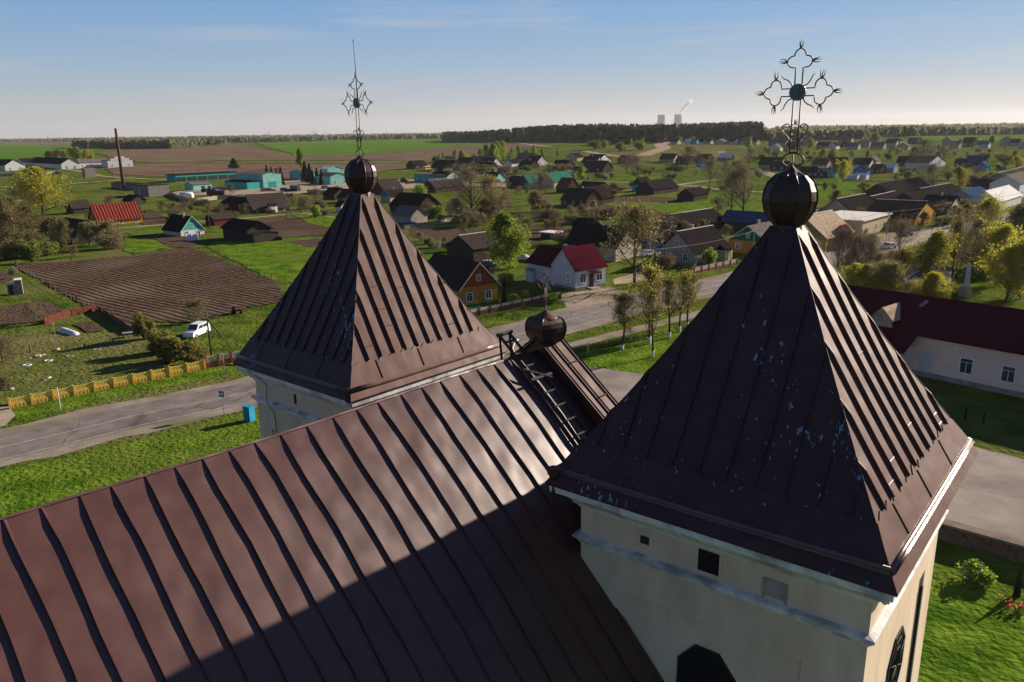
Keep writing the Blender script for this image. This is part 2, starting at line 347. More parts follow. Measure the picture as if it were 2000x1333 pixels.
# sunlit garden plots and soil
for pts, m in (
    ([(1200, 383), (1290, 385), (1350, 389), (1320, 397), (1230, 395), (1180, 391)], 'soil'),
    ([(1266, 415), (1360, 420), (1320, 430), (1285, 426)], 'soil'),
    ([(1640, 352), (1810, 353), (1815, 359), (1690, 356)], 'soil'),
    ([(1480, 392), (1560, 394), (1560, 398), (1480, 396)], 'soil'),
    ([(1025, 440), (1110, 446), (1175, 455), (1150, 462), (1090, 455), (1030, 450)], 'soil'),
    ([(1050, 423), (1180, 438), (1170, 444), (1090, 436), (1040, 428)], 'soil'),
    ([(1160, 400), (1240, 404), (1290, 412), (1230, 414), (1165, 408)], 'soil'),
    ([(800, 449), (860, 445), (960, 452), (965, 463), (905, 478), (840, 476), (805, 462)], 'soil'),
    ([(1030, 460), (1052, 456), (1060, 472), (1035, 478)], 'soil'),
    ([(895, 340), (1190, 336), (1190, 339), (900, 344)], 'soil'),
    ([(1960, 335), (2060, 337), (2060, 345), (1950, 342)], 'soil'),
    ([(400, 483), (440, 474), (545, 468), (630, 464), (700, 470), (700, 540), (545, 556), (480, 522)], 'grass_b'),
    ([(505, 440), (500, 430), (560, 424), (620, 440), (660, 448), (640, 458), (560, 466), (530, 460)], 'furrow'),
    ([(560, 473), (620, 466), (660, 470), (605, 485)], 'soil'),
    ([(570, 420), (620, 420), (700, 435), (645, 446), (600, 436)], 'grass_b'),
    ([(245, 455), (330, 446), (340, 462), (262, 462)], 'grass_b'),
    ([(262, 461), (335, 455), (390, 470), (380, 486), (332, 483), (304, 468)], 'soil'),
    ([(245, 464), (300, 468), (330, 485), (262, 498), (240, 490)], 'grass_b'),
    ([(283, 412), (300, 412), (340, 432), (325, 438), (278, 439)], 'soil'),
    ([(27, 519), (130, 512), (262, 500), (370, 484), (430, 508), (540, 552), (560, 590), (481, 602), (424, 622), (370, 632), (300, 630), (265, 648), (180, 605), (90, 556)], 'furrow'),
    ([(-60, 612), (85, 586), (136, 616), (90, 628), (-60, 645)], 'soil'),
    ([(-60, 520), (0, 528), (30, 545), (0, 556), (-60, 570)], 'soil'),
    ([(143, 636), (173, 630), (205, 646), (173, 652)], 'soil'),
    ([(82, 655), (112, 654), (122, 664), (90, 666)], 'soil'),
    ([(300, 640), (400, 640), (480, 640), (480, 715), (420, 712), (330, 700), (290, 660)], 'grass'),
    ([(0, 655), (270, 652), (330, 700), (300, 738), (20, 792), (-60, 800)], 'grass_y'),
    ): sheet('field' if m in ('soil', 'furrow') else 'lawn', pts, m)
# tracks
for pts, hw in (
    ([(120, 362), (170, 357), (205, 355), (240, 352)], 2), ([(120, 331), (170, 338), (200, 345), (275, 350), (340, 352)], 2.2),
    ([(-40, 366), (20, 367), (48, 381), (60, 388), (20, 395)], 2.2), ([(228, 447), (310, 440), (410, 432), (500, 425), (590, 417), (660, 428)], 1.3),
    ([(1320, 278), (1300, 279), (1290, 284), (1297, 290), (1275, 298), (1255, 305)], 7), ([(1000, 279), (1040, 284), (1078, 288)], 4),
    ([(1140, 296), (1190, 304), (1235, 309)], 4), ([(1405, 303), (1412, 300), (1408, 297)], 3),
    ([(1320, 362), (1400, 352), (1440, 350)], 2), ([(1480, 334), (1500, 340), (1520, 347)], 4), ([(1120, 354), (1250, 358), (1330, 362), (1420, 372), (1500, 376)], 2),
    ([(1175, 377), (1240, 371), (1290, 368)], 1.6), ([(790, 447), (885, 431), (800, 418)], 1.0), ([(1640, 352), (1760, 352), (1850, 352)], 1.2)):
    band('track', [tuple(G(*p)[:2]) for p in pts], hw, 'dirt', .05 + .004*hw, jit=.25)
sheet('yard', [(335, 377), (400, 366), (440, 366), (445, 352), (480, 368), (560, 352), (640, 352), (700, 356), (800, 352), (870, 358), (850, 367), (720, 374), (620, 378), (500, 382), (400, 382), (345, 384)], 'dirt')
sheet('yard', [(800, 352), (910, 354), (1010, 362), (1000, 368), (890, 362), (830, 364)], 'dirt')
# main road
RC = [tuple(G(*p)[:2]) for p in ((77, 857), (250, 815), (481, 767))]
d0 = Vector(RC[0])-Vector(RC[2]); d0.normalize()
RC = [tuple(Vector(RC[0])+d0*120), tuple(Vector(RC[0])+d0*40)] + RC + [tuple(G(*p)[:2]) for p in ((700, 716), (960, 668), (1100, 628), (1250, 590), (1410, 556), (1620, 503), (1740, 477), (1850, 450), (1985, 418), (2080, 396))]
band('verge', RC, 5.6, 'verge', .006, jit=.5)
band('road', RC, 3.65, 'asphalt', .012, jit=.06)
for k in (-1, 1): band('road_marking', RC, .05, 'paint', .018, jit=0, off=k*.0 if k < 0 else 3.3)
CV = Vector((math.cos(PSI), -math.sin(PSI), 0)); UV = Vector((math.sin(PSI), math.cos(PSI), 0))
def W(U, V, z=0): return UV*U + CV*V + Vector((0, 0, z))
# forecourt, footpath, grass strips
sheet('forecourt', [W(55.9, 60), W(55.9, -30), W(57, -70), W(66, -70), W(70.5, -66), W(72.0, -60), W(73.2, -52), W(76, -45.5), W(75, -30), W(74.4, -12), W(73.4, -6), W(71, 8), W(70, 60)], 'plaza', world=True, lift=.022, jit=.5)
band('footpath', [tuple(G(*p)[:2]) for p in ((1090, 681), (1180, 660), (1290, 632), (1400, 604), (1500, 578), (1640, 540), (1750, 505))], 1.15, 'verge', .026, jit=.2)
sheet('driveway', [(1092, 577), (1105, 600), (1125, 600), (1185, 592), (1235, 582), (1225, 571), (1190, 561), (1110, 573)], 'dirt', lift=.030)
sheet('driveway', [(1197, 546), (1250, 530), (1290, 533), (1300, 542), (1240, 552), (1200, 556)], 'dirt', lift=.031)
sheet('driveway', [(-80, 800), (18, 795), (30, 812), (10, 832), (-80, 850)], 'dirt', lift=.033)
sheet('driveway', [(1230, 478), (1290, 470), (1310, 490), (1290, 500), (1245, 500)], 'dirt', lift=.035)
sheet('driveway', [(1640, 470), (1740, 455), (1800, 452), (1790, 468), (1735, 476), (1660, 492)], 'dirt', lift=.036)
sheet('lawn', [(1120, 693), (1240, 668), (1330, 650), (1450, 655), (1450, 740), (1250, 730), (1140, 715)], 'grass_b', lift=.028)
sheet('lawn', [W(20, -12), W(55.4, -14), W(55.4, 40), W(-20, 40), W(-20, -5)], 'grass_b', world=True, lift=.03)
sheet('lawn', [(-150, 930), (0, 922), (250, 866), (490, 803), (560, 790), (700, 860), (300, 1000), (-150, 1150)], 'grass_b', lift=.010, jit=.3)
sheet('lawn', [(18, 812), (22, 800), (250, 754), (478, 708), (500, 715), (420, 738), (250, 769), (110, 806), (45, 827)], 'grass_b', lift=.012, jit=.2)
# kerb of the curved lawn island
mb = MB(); kp = [G(*p) for p in ((1012, 664), (1004, 672), (1001, 682), (1005, 692), (1020, 695))]
mb.tube([p+Vector((0, 0, .04)) for p in kp], .13, 6); tag(mb.build('kerb', 'kerb'), kind='structure')
# ---------------------------------------------------------------- church (local x across the nave, y towards the facade)
NV, NU = -14.3177, 8.0
church = thing('church', 'large cream church with brown sheet metal roofs and two square towers in the foreground', 'church', W(NU, NV, 0), -PSI)
def CL(U, V, z): return Vector((V-NV, U-NU, z+CAMH))      # camera-level heights to church local
RN = 0.0313
def nave_pt(t, s, side, lift=0):
    """t along the ridge, s horizontal distance down the slope"""
    z = -6.1 - (.78*s+.028*s*s) + CAMH + .035*math.sin(t*.55)*max(0, 1-s/3)
    nrm = Vector((side*(.78+.056*s), 0, 1)).normalized()
    p = Vector((side*s, t, z)) + nrm*lift
    c, sn = math.cos(-RN), math.sin(-RN)
    return Vector((p.x*c-p.y*sn, p.x*sn+p.y*c - NU, p.z))
def sec(side, mb, t0, t1, S=8.2):
    ns = 10; ntt = 60; vs = []
    for i in range(ntt+1):
        for j in range(ns+1): vs.append(nave_pt(t0+(t1-t0)*i/ntt, S*j/ns, side))
    fs = []
    for i in range(ntt):
        for j in range(ns):
            a = i*(ns+1)+j; q = (a, a+1, a+ns+2, a+ns+1); fs.append(q if side < 0 else q[::-1])
    mb.add(vs, fs, 0, True)
mb = MB(); sec(1, mb, -14, 17.1); sec(-1, mb, -14, 17.1)
seam_t = []
t = 3.42-.57*30
while t < 16.8:
    seam_t.append(t); t += .572 if t < 8.5 else .66
nr = mb.build('nave_roof', 'roof_nave', church)
rnd = random.Random(3)
mb = MB()
for side in (1, -1):
    for t in seam_t:
        w1 = rnd.uniform(0, 6); pa = rnd.uniform(.010, .024); w2 = rnd.uniform(1.1, 1.9)
        row = []
        for j in range(27):
            s = 8.2*j/26; o = pa*math.sin(s*w2*1.7+w1)+rnd.uniform(-.006, .006)
            h = .054 if s > .35 else .054*(.25+.75*s/.35)
            tilt = .012*math.sin(s*1.3+w1)
            row.append([nave_pt(t+o-.017, s, side, -.004), nave_pt(t+o-.012+tilt, s, side, h), nave_pt(t+o+.012+tilt, s, side, h), nave_pt(t+o+.017, s, side, -.004)])
        vs = [p for q in row for p in q]; fs = []
        for j in range(26):
            for k in range(3): a = j*4+k; fs.append((a, a+1, a+5, a+4))
        fs += [(0, 3, 2, 1), (104, 105, 106, 107)]
        mb.add(vs, fs, 0)
mb.build('standing_seam', 'roof_nave', nr)
mb = MB()   # folded ridge joint
pts = [nave_pt(-14+31.0*i/90, 0, 1, .03+.008*math.sin(i*1.9)) for i in range(91)]
for i in range(90):
    a, b = pts[i], pts[i+1]; mb.add([a+Vector((-.030, 0, -.035)), b+Vector((-.030, 0, -.035)), b+Vector((0, 0, .0)), a+Vector((0, 0, .0)), b+Vector((.030, 0, -.035)), a+Vector((.030, 0, -.035))], [(0, 1, 2, 3), (3, 2, 4, 5)])
mb.build('ridge_fold', 'roof_nave', nr)
# nave walls
mb = MB()
for sx in (-1, 1): mb.box((sx*7.3-.35, -21.6, 0), (sx*7.3+.35, 8.6, 13.6))
mb.prism([(-7.3, -21.6, 0), (7.3, -21.6, 0), (7.3, -21.6, 13.7), (0, -21.6, 20.4), (-7.3, -21.6, 13.7)], (0, .5, 0))
nw = mb.build('nave_wall', 'plaster', church)
# facade gable with raised capped parapet
mb = MB(); y0, y1 = 16.98-NU, 17.92-NU
def capz(v): return CAMH - 5.70 - .82*v
prof = [(v, capz(v)) for v in (0, 1, 2, 3.2, 4.4)]
poly = [(-4.4, y0+.12, 8)] + [(-v, y0+.12, z-.06) for v, z in prof[::-1]] + [(v, y0+.12, z-.06) for v, z in prof[1:]] + [(4.4, y0+.12, 8)]
X0 = .53
poly = [(p[0]+X0, p[1], p[2]) for p in poly]
mb.prism(poly, (0, y1-y0-.24, 0)); gable = mb.build('facade_gable', 'darkroof' if 'darkroof' in M else 'roof_nave', church)
mb = MB()
for sd in (1, -1):
    for i in range(len(prof)-1):
        (v0, z0), (v1, z1) = prof[i], prof[i+1]
        a = [(X0+sd*v0, y0, z0), (X0+sd*v1, y0, z1), (X0+sd*v1, y1, z1), (X0+sd*v0, y1, z0)]
        mb.slab(a if sd < 0 else a[::-1], .03)
    for yy in (y0+.02, y0+.40, y1-.03):
        pts = [(X0+sd*v, yy, z+.05) for v, z in prof]
        mb.tube(pts, .030, 4, smooth=False)
    for v in (.9, 1.9, 2.7, 3.5): 
        mb.box((X0+sd*v-.012, y0+.42, capz(v)+.02), (X0+sd*v+.012, y1-.05, capz(v)+.05))
mb.build('parapet_cap', 'roof_sun_tone', gable)
# ---------------------------------------------------------------- onion ball and crosses
def ball(parent, c, R, n=12, rot=.12, squash=1.0, top=True, prof=None, capk=1):
    prof = prof or [(.46, -1.02), (.52, -.96), (.74, -.74), (.92, -.42), (1.0, -.05), (.97, .28), (.84, .60), (.58, .86), (.30, .97)]
    mb = MB(); k = len(prof); vs = []; m = n*3
    for r, z in prof:
        for j in range(m):
            t = 2*PI*j/m+rot; ph = (j % 3)/3*2*PI/n; flat = math.cos(PI/n)/math.cos(ph-PI/n)
            rr = r*R*(.35+.65*flat if capk == 1 else .12+.88*flat) if True else r*R
            vs.append((rr*math.cos(t), rr*math.sin(t), z*R*squash))
    fs = [(i*m+j, i*m+(j+1) % m, (i+1)*m+(j+1) % m, (i+1)*m+j) for i in range(k-1) for j in range(m)]
    mb.add(vs, fs, 0, False)
    for j in range(n):   # folded gore seams
        t = 2*PI*j/n+rot
        mb.tube([((r*R+.006)*math.cos(t), (r*R+.006)*math.sin(t), z*R*squash) for r, z in prof], .013, 4, smooth=False)
    o = mb.build('onion_ball', 'ball', parent, c)
    mb = MB(); mb.lathe([(.40*R, .93*R*squash), (.26*R, 1.03*R*squash), (.10*R, 1.15*R*squash), (.02, 1.22*R*squash)] if capk == 1 else [(.66*R, .80*R*squash), (.62*R, .86*R*squash), (.05, 1.25*R*squash), (.02, 1.3*R*squash)], 8 if capk == 1 else 24, smooth=False)
    mb.build('ball_cap', 'ball' if capk == 1 else 'roof_sun_tone', o)
    return o
def cr_(P, k=5):
    P = [Vector(p) for p in P]; out = []
    for i in range(len(P)-1):
        a, b, c, d = P[max(i-1, 0)], P[i], P[i+1], P[min(i+2, len(P)-1)]
        for j in range(k):
            t = j/k; out.append(.5*((2*b)+(c-a)*t+(2*a-5*b+4*c-d)*t*t+(3*b-a-3*c+d)*t**3))
    return out+[P[-1]]
def flame(mb, p, d, s, r, rnd):
    """three wavy prongs"""
    d = Vector(d).normalized(); n = Vector((-d.z, 0, d.x))
    for a, ln in ((-.45, 1.0), (0, 1.05), (.42, .95)):
        q = [Vector(p)]; cur = Vector(p); dd = (d+n*a*.6).normalized()
        for i in range(4):
            dd = (d*(1-.05*i)+n*(a*(1.3-.5*i))+n*.28*math.sin(i*2.2+a*5)).normalized()
            cur = cur+dd*s*ln/4+Vector((0, rnd.uniform(-.012, .012), 0)); q.append(cur.copy())
        mb.tube(q, [r, r*1.15, r*.9, r*.6, r*.25], 5)
def cross(parent, c, H, w, ring, heart=True, r=.014, rz=0):
    """openwork cross in the local x-z plane; H height of arm centre above c, w half arm"""
    rnd = random.Random(11); mb = MB(); g = .082*w
    R_ = .23*w; top = H+w*1.0
    def trefoil(ang, c0, L):
        """pair of bars out to a three lobed loop"""
        ca, sa = math.cos(ang), math.sin(ang)
        def T(a, b): return (a*ca-b*sa, 0, c0+a*sa+b*ca)
        L1 = L-1.86*R_
        lob = []
        R = R_
        up = [(.17*w, g), (L1, g)]
        lobe = [(L1+.03*R, g+.25*R), (L1+.10*R, g+.55*R), (L1+.42*R, g+.82*R), (L1+.80*R, g+.80*R), (L1+1.05*R, g+.52*R), (L1+1.12*R, g+.22*R), (L1+1.35*R, g+.16*R), (L1+1.60*R, g+.0*R), (L1+1.80*R, 0)]
        lobe = [(p[0], p[2]) for p in [tuple(q) for q in cr_([(a_, 0, b_) for a_, b_ in lobe], 4)]]
        full = up + lobe + [(a_, -b_) for a_, b_ in lobe[::-1][1:]] + [(L1, -g), (.17*w, -g)]
        mb.tube([T(*p) for p in full], r, 6)
        for (a, b, da, db) in ((L1+1.80*R_, 0, 1, 0), (L1+.6*R_, g+.84*R_, .1, 1), (L1+.6*R_, -g-.84*R_, .1, -1)):
            p = T(a, b); q = T(a+da, b+db); flame(mb, p, (q[0]-p[0], 0, q[2]-p[2]), .25*w*(.8 if db else .75), r*.85, rnd)
    trefoil(0, H, w*.80); trefoil(PI, H, w*.80); trefoil(PI/2, H, w*.95)
    for sx in (-1, 1): mb.tube([(sx*g, 0, H-.15*w), (sx*g*1.05, 0, H*.45), (sx*g*1.1, 0, .30 if heart else .12)], r*1.1, 6)
    for q in (.25, .75, 1.25, 1.75):
        a = q*PI; d = Vector((math.cos(a), 0, math.sin(a))); n = Vector((-d.z, 0, d.x))
        mb.tube([Vector((0, 0, H))+d*(k*w)+n*.03*w*math.sin(k*16) for k in (.16, .26, .36, .46, .54)], [r, r, r, r*.8, r*.3], 5)
    if heart:
        for sx in (-1, 1):
            z0 = .52
            pts = [(sx*g*1.1, 0, z0), (sx*.16*w, 0, z0+.12*w), (sx*.29*w, 0, z0+.30*w), (sx*.30*w, 0, z0+.44*w), (sx*.20*w, 0, z0+.50*w), (sx*.12*w, 0, z0+.44*w), (sx*.16*w, 0, z0+.38*w)]
            pts = [(p[0]*.95, 0, z0+(p[2]-z0)*.78) for p in pts]; mb.tube(cr_(pts), r*.85, 5)
            mb.tube([(sx*.10*w, 0, z0), (sx*.17*w, 0, z0-.03*w), (sx*.17*w, 0, z0+.04*w), (sx*.12*w, 0, z0+.03*w)], r*.8, 5)
        for kk in range(3):
            cz = z0+.06*w+kk*.13*w
            mb.tube([(g*1.05*math.cos(t_*PI/4), 0, cz+.07*w*math.sin(t_*PI/4)) for t_ in range(9)], r*.7, 5)
        flame(mb, (0, 0, z0+.38*w), (0, 0, 1), .13*w, r*.8, rnd)
    # horseshoe foot
    mb.tube([(ring*math.sin(a), 0, (ring*.95-ring*math.cos(a)*1.0)*.62) for a in [PI*(.16+1.68*i/14) for i in range(15)]], r*1.3, 6)
    mb.tube([(0, 0, -.25), (0, 0, .26)], r*1.1, 6); mb.tube([(-g*1.2, 0, .30), (g*1.2, 0, .30)], r*1.2, 6)
    o = mb.build('cross', 'iron', parent, c); o.rotation_euler = (0, 0, rz)
    d = MB()
    T = Matrix.Translation((0, 0, H)) @ Matrix.Rotation(PI/2, 4, 'X')
    vs = []; n = 28; rd = .185*w
    for y in (-.03, .03):
        vs += [T @ Vector((rd*math.cos(2*PI*i/n), rd*math.sin(2*PI*i/n), y)) for i in range(n)]
    d.add(vs, [tuple(range(n))[::-1], tuple(range(n, 2*n))]+[(i, (i+1) % n, (i+1) % n+n, i+n) for i in range(n)])
    d.build('disc', 'disc', o)
    return o
# ---------------------------------------------------------------- towers
def tower(c, yaw, hx, hy, ztop, zeave, wall, zgut, skirt, roofm, right, seed):
    rnd = random.Random(seed)
    rz = -yaw; base = CL(c[0], c[1], 0); base.z = 0
    def fin(o): o.location = base; o.rotation_euler = (0, 0, rz); return o
    Z = lambda z: z+CAMH
    neck = .27
    # roof skin: rows from neck to gutter with a slight flare
    rows = []
    nr_ = 12
    for i in range(nr_+1):
        t = i/nr_; z = ztop+(zeave-ztop)*t; fl = -.10*math.sin(PI*t)
        rows.append((neck+(hx-neck)*t+fl, neck+(hy-neck)*t+fl, Z(z)))
    mb = MB()
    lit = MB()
    def q4(r): return [(-r[0], -r[1], r[2]), (r[0], -r[1], r[2]), (r[0], r[1], r[2]), (-r[0], r[1], r[2])]
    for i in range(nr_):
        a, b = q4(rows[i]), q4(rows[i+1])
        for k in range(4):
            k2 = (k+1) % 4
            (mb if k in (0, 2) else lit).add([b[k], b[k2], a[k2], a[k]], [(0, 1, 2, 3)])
    mb.add(q4(rows[0]), [(0, 1, 2, 3)])
    # sub-eave apron: same slope goes on below the gutter
    ap = [(hx, hy, Z(zeave)), (skirt[0], skirt[1], Z(skirt[2])), (skirt[0]-.03, skirt[1]-.03, Z(skirt[2])-.05), (wall[0], wall[1], Z(skirt[2])-.06)]
    for i in range(3):
        a, b = q4(ap[i]), q4(ap[i+1])
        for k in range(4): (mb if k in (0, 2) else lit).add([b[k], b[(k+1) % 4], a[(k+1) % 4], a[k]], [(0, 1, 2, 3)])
    roof = fin(mb.build('tower_roof', roofm, church))
    tag(roof, 'near right tower roof' if right else 'far left tower roof')
    lit.build('sun_toned_sheets', 'roof_sun_tone', roof)  # x-side faces wear the lighter brown that stands in for sunlight
    # standing seams, joints
    sm = [MB(), MB()]
    def roofpt(k, x, t, lift):
        """face k (0:-y,1:+x,2:+y,3:-x); x along the edge; t 0 neck..1 gutter"""
        i = min(nr_-1, int(t*nr_)); f = t*nr_-i
        r = [rows[i][j]+(rows[i+1][j]-rows[i][j])*f for j in range(3)]
        sl = Vector((0, -(rows[-1][2]-rows[0][2])*-1, 0))
        n2 = (rows[0][2]-rows[-1][2]); hor = (hy if k in (0, 2) else hx)-neck
        nv = Vector((0, -n2, hor)).normalized()
        p = Vector((x, -(r[1] if k in (0, 2) else r[0]), r[2])) + nv*lift
        a = (0, PI/2, PI, -PI/2)[k]
        return Vector((p.x*math.cos(a)-p.y*math.sin(a), p.x*math.sin(a)+p.y*math.cos(a), p.z))
    half = {0: hx, 1: hy, 2: hx, 3: hy}
    tb = .885
    for k in range(4):
        H = half[k]; n = 6 if right else 6; S_ = sm[0 if k in (0, 2) else 1]
        sp = .60 if right else .53
        xs = [sp*(i+.5)-0*H for i in range(-7, 7)]
        for x in xs:
            if abs(x) > H*.86: continue
            t0 = max(.02, (abs(x)-neck)/(H-neck)+.02)
            if t0 > tb-.04: continue
            m_ = max(5, int((tb-t0)*20)); row = []; ph = rnd.uniform(0, 6); am = rnd.uniform(.004, .016)
            for j in range(m_+1):
                t = t0+(tb-t0)*j/m_; o = am*math.sin(t*9+ph)+rnd.uniform(-.004, .004); h = (.068 if k in (1, 3) else .05) if j > 0 else .01
                row.append([roofpt(k, x+o-.016, t, -.004), roofpt(k, x+o-.011, t, h), roofpt(k, x+o+.011, t, h), roofpt(k, x+o+.016, t, -.004)])
            vs = [p for q in row for p in q]
            S_.add(vs, [(j*4+i, j*4+i+1, j*4+i+5, j*4+i+4) for j in range(m_) for i in range(3)] + [(0, 3, 2, 1), (m_*4, m_*4+1, m_*4+2, m_*4+3)])
        for _ in range(10):     # cross joints between seams
            x = rnd.choice(xs)
            if abs(x) > H*.75 or abs(x+sp) > H*.75: continue
            t = rnd.uniform(max(abs(x), abs(x+sp))/H+.05, tb)
            if t >= tb: continue
            q = [roofpt(k, x+.02, t, .002), roofpt(k, x+sp-.02, t, .002), roofpt(k, x+sp-.02, t-.003, .010), roofpt(k, x+.02, t-.003, .010), roofpt(k, x+.02, t-.006, .0), roofpt(k, x+sp-.02, t-.006, .0)]
            S_.add(q, [(0, 1, 2, 3), (3, 2, 5, 4)])
        # lapped trim sheet along the bottom with a scalloped upper edge
        nn = 40; vs = []
        for i in range(nn+1):
            x = -H+2*H*i/nn; tt = tb+.012*math.sin(i*2.1)+rnd.uniform(-.004, .004); wx = (neck+(H-neck)*tt)/H
            vs += [roofpt(k, x*wx, tt, .022), roofpt(k, x, 1.0, .014), roofpt(k, x*wx, tt-.002, -.01)]
        fs = []
        for i in range(nn): a = i*3; fs += [(a, a+1, a+4, a+3), (a, a+3, a+5, a+2)]
        S_.add(vs, fs)
        for x in (-H*.62, -H*.1, H*.45):
            S_.add([roofpt(k, x-.02, tb+.01, .02), roofpt(k, x, tb+.01, .045), roofpt(k, x+.02, tb+.01, .02), roofpt(k, x-.02, .99, .015), roofpt(k, x, .99, .04), roofpt(k, x+.02, .99, .015)], [(0, 3, 4, 1), (1, 4, 5, 2)])
    for sx, sy in ((1, 1), (1, -1), (-1, 1), (-1, -1)):   # hip folds
        sm[0].tube([(sx*r[0], sy*r[1], r[2]+.01) for r in rows], .010, 4, smooth=False)
    sm[0].build('standing_seam', roofm, roof); sm[1].build('standing_seam', 'roof_sun_tone', roof)
    # gutter: small upstanding trough round the eave
    g = MB()
    ring = []
    for sx, sy in ((-1, -1), (1, -1), (1, 1), (-1, 1)):
        ring.append((sx, sy))
    for k in range(4):
        a, b = ring[k], ring[(k+1) % 4]
        pa = Vector((a[0]*(hx+.02), a[1]*(hy+.02), Z(zeave)+.0)); pb = Vector((b[0]*(hx+.02), b[1]*(hy+.02), Z(zeave)+.0))
        sag = [pa.lerp(pb, i/8)+Vector((0, 0, -.03*math.sin(PI*i/8)*rnd.uniform(.6, 1.2))) for i in range(9)]
        g.tube(sag, .055, 8)
        out = Vector(((a[0]+b[0])/2, (a[1]+b[1])/2, 0)).normalized()
        g.tube([p+out*.09+Vector((0, 0, -.02)) for p in sag], .014, 5)
        g.tube([p+out*.05+Vector((0, 0, -.045)) for p in sag], .045, 6)
    g.build('gutter', 'gutter', roof)
    # ball on the neck, cross
    nk = MB(); nk.lathe([(.33, Z(ztop)-.12), (.30, Z(ztop)+.02), (.27, Z(ztop)+.16)], 12, smooth=False)
    nk.build('roof_neck', 'ball', roof)
    # walls
    zt = Z(skirt[2])-.02; wx, wy = wall
    b_ = MB()
    zp, zs = Z(-10.25), Z(-9.22)
    mats_ = ['plaster', 'whitestone', 'dark']
    b_.box((-wx, -wy, 0), (wx, wy, zt))
    tw = fin(b_.build('tower_wall', 'plaster', church)); tag(tw, 'right tower wall' if right else 'left tower wall')
    # corner lesenes and frieze stand 60 mm proud, leaving recessed panels
    e = .06; L_ = MB(); lw = wx-2.05 if right else .75
    for s in (-1, 1):
        for q in (-1, 1):
            x0, x1 = sorted((q*(wx+e), q*(wx-lw))); 
            L_.box((x0, s*wy if s > 0 else -wy-e, 0), (x1, wy+e if s > 0 else -wy, zp))
            y0_, y1_ = sorted((q*wy, q*(wy-lw)))
            L_.box((s*wx if s > 0 else -wx-e, y0_, 0), (wx+e if s > 0 else -wx, y1_, zp))
        L_.box((-wx-e, wy if s > 0 else -wy-e, zp), (wx+e, wy+e if s > 0 else -wy, zt))
        L_.box((wx if s > 0 else -wx-e, -wy, zp), (wx+e if s > 0 else -wx, wy, zt))
    L_.build('wall_pilaster', 'plaster', tw)
    # cornices: stepped profile swept round the square
    def cornice(prof, name, mname, kx=1, ky=1):
        k_ = MB(); vs = []
        for o_, z in prof:
            for sx, sy in ring: vs.append((sx*(wx+e+o_*kx), sy*(wy+e+o_*ky), z))
        n = len(prof)
        k_.add(vs, [(i*4+j, i*4+(j+1) % 4, (i+1)*4+(j+1) % 4, (i+1)*4+j) for i in range(n-1) for j in range(4)])
        return k_.build(name, mname, tw)
    zc = zt
    cornice([(.0, zc-.70), (.05, zc-.68), (.08, zc-.60), (.12, zc-.59), (.22, zc-.50), (.36, zc-.37), (.46, zc-.25), (.50, zc-.24), (.60, zc-.20), (.62, zc-.02), (0, zc)], 'cornice', 'whitestone', (skirt[0]-.07-wx-e)/.62, (skirt[1]-.07-wy-e)/.62)
    cornice([(0, zs-.15), (.04, zs-.14), (.05, zs-.08), (.09, zs-.07), (.10, zs-.02), (.14, zs-.01), (.15, zs+.05), (.13, zs+.06), (0, zs+.09)], 'string_course', 'whitestone')
    return roof, tw, fin
RT = dict(c=(16.9733, -6.707), yaw=-.0364)
r1, w1, fin1 = tower(RT['c'], RT['yaw'], 3.524, 3.676, -2.05, -7.40, (3.15, 3.10), 0, (3.74, 3.88, -7.74), 'roof_tower', True, 5)
ball(r1, (0, 0, CAMH-1.47), .575)
cross(r1, (0, 0, CAMH-.80), 1.52, .93, .235)
r2, w2, fin2 = tower((17.54, -21.93), -.0027, 3.16, 3.47, -1.98, -7.56, (2.95, 2.95), 0, (3.36, 3.62, -7.86), 'roof_tower_b', False, 9)
ball(r2, (0, 0, CAMH-1.38), .57)
cross(r2, (0, 0, CAMH-.74), 1.75, .88, .20)
mb = MB(); mb.tube([(.0, .03, CAMH-.74+1.6), (.01, .03, CAMH-.74+2.9), (-.03, .03, CAMH-.74+3.70)], [.018, .015, .008], 6)
for a in (-.4, 0, .4): mb.tube([(-.03, .03, CAMH-.74+3.62), (-.03+.06*math.sin(a), .03, CAMH-.74+3.76)], .006, 4)
mb.build('lightning_rod', 'iron', r2)
# openings of the right tower, front (-y) face; x across, z up
Z = lambda z: z+CAMH
e = .06; yF = -3.10-e
mb = MB()
mb.box((-.24, yF-.006, Z(-9.02)), (.24, yF+.02, Z(-8.50)), 0); o = mb.build('belfry_window', 'dark', w1)
mb = MB()
for a, b in (((-.30, yF-.035, Z(-9.08)), (-.24, yF+.01, Z(-8.45))), ((.24, yF-.035, Z(-9.08)), (.30, yF+.01, Z(-8.45))), ((-.24, yF-.035, Z(-8.50)), (.24, yF+.01, Z(-8.45)))): mb.box(a, b)
mb.build('plaster_surround', 'plaster', o)
mb = MB(); vs = [(-1.5+.17*math.cos(a), yF-.02, Z(-8.70)+.17*math.sin(a)) for a in [i*PI/8 for i in range(9)]]
mb.prism([(-1.33, yF-.02, Z(-8.88))]+vs+[(-1.67, yF-.02, Z(-8.88))], (0, .04, 0)); nic = mb.build('niche', 'plaster', w1)
mb = MB(); mb.box((-1.62, yF-.03, Z(-8.85)), (-1.40, yF+.01, Z(-8.66))); mb.build('niche_recess', 'glass', nic)
mb = MB(); mb.box((1.22, yF-.006, Z(-9.06)), (1.62, yF+.01, Z(-8.72))); mb.box((1.17, yF-.035, Z(-9.1)), (1.22, yF+.01, Z(-8.67))); mb.box((1.62, yF-.035, Z(-9.1)), (1.67, yF+.01, Z(-8.67))); mb.box((1.22, yF-.035, Z(-8.72)), (1.62, yF+.01, Z(-8.67))); mb.build('blocked_opening', 'w_grey' if 'w_grey' in M else 'kerb', w1)
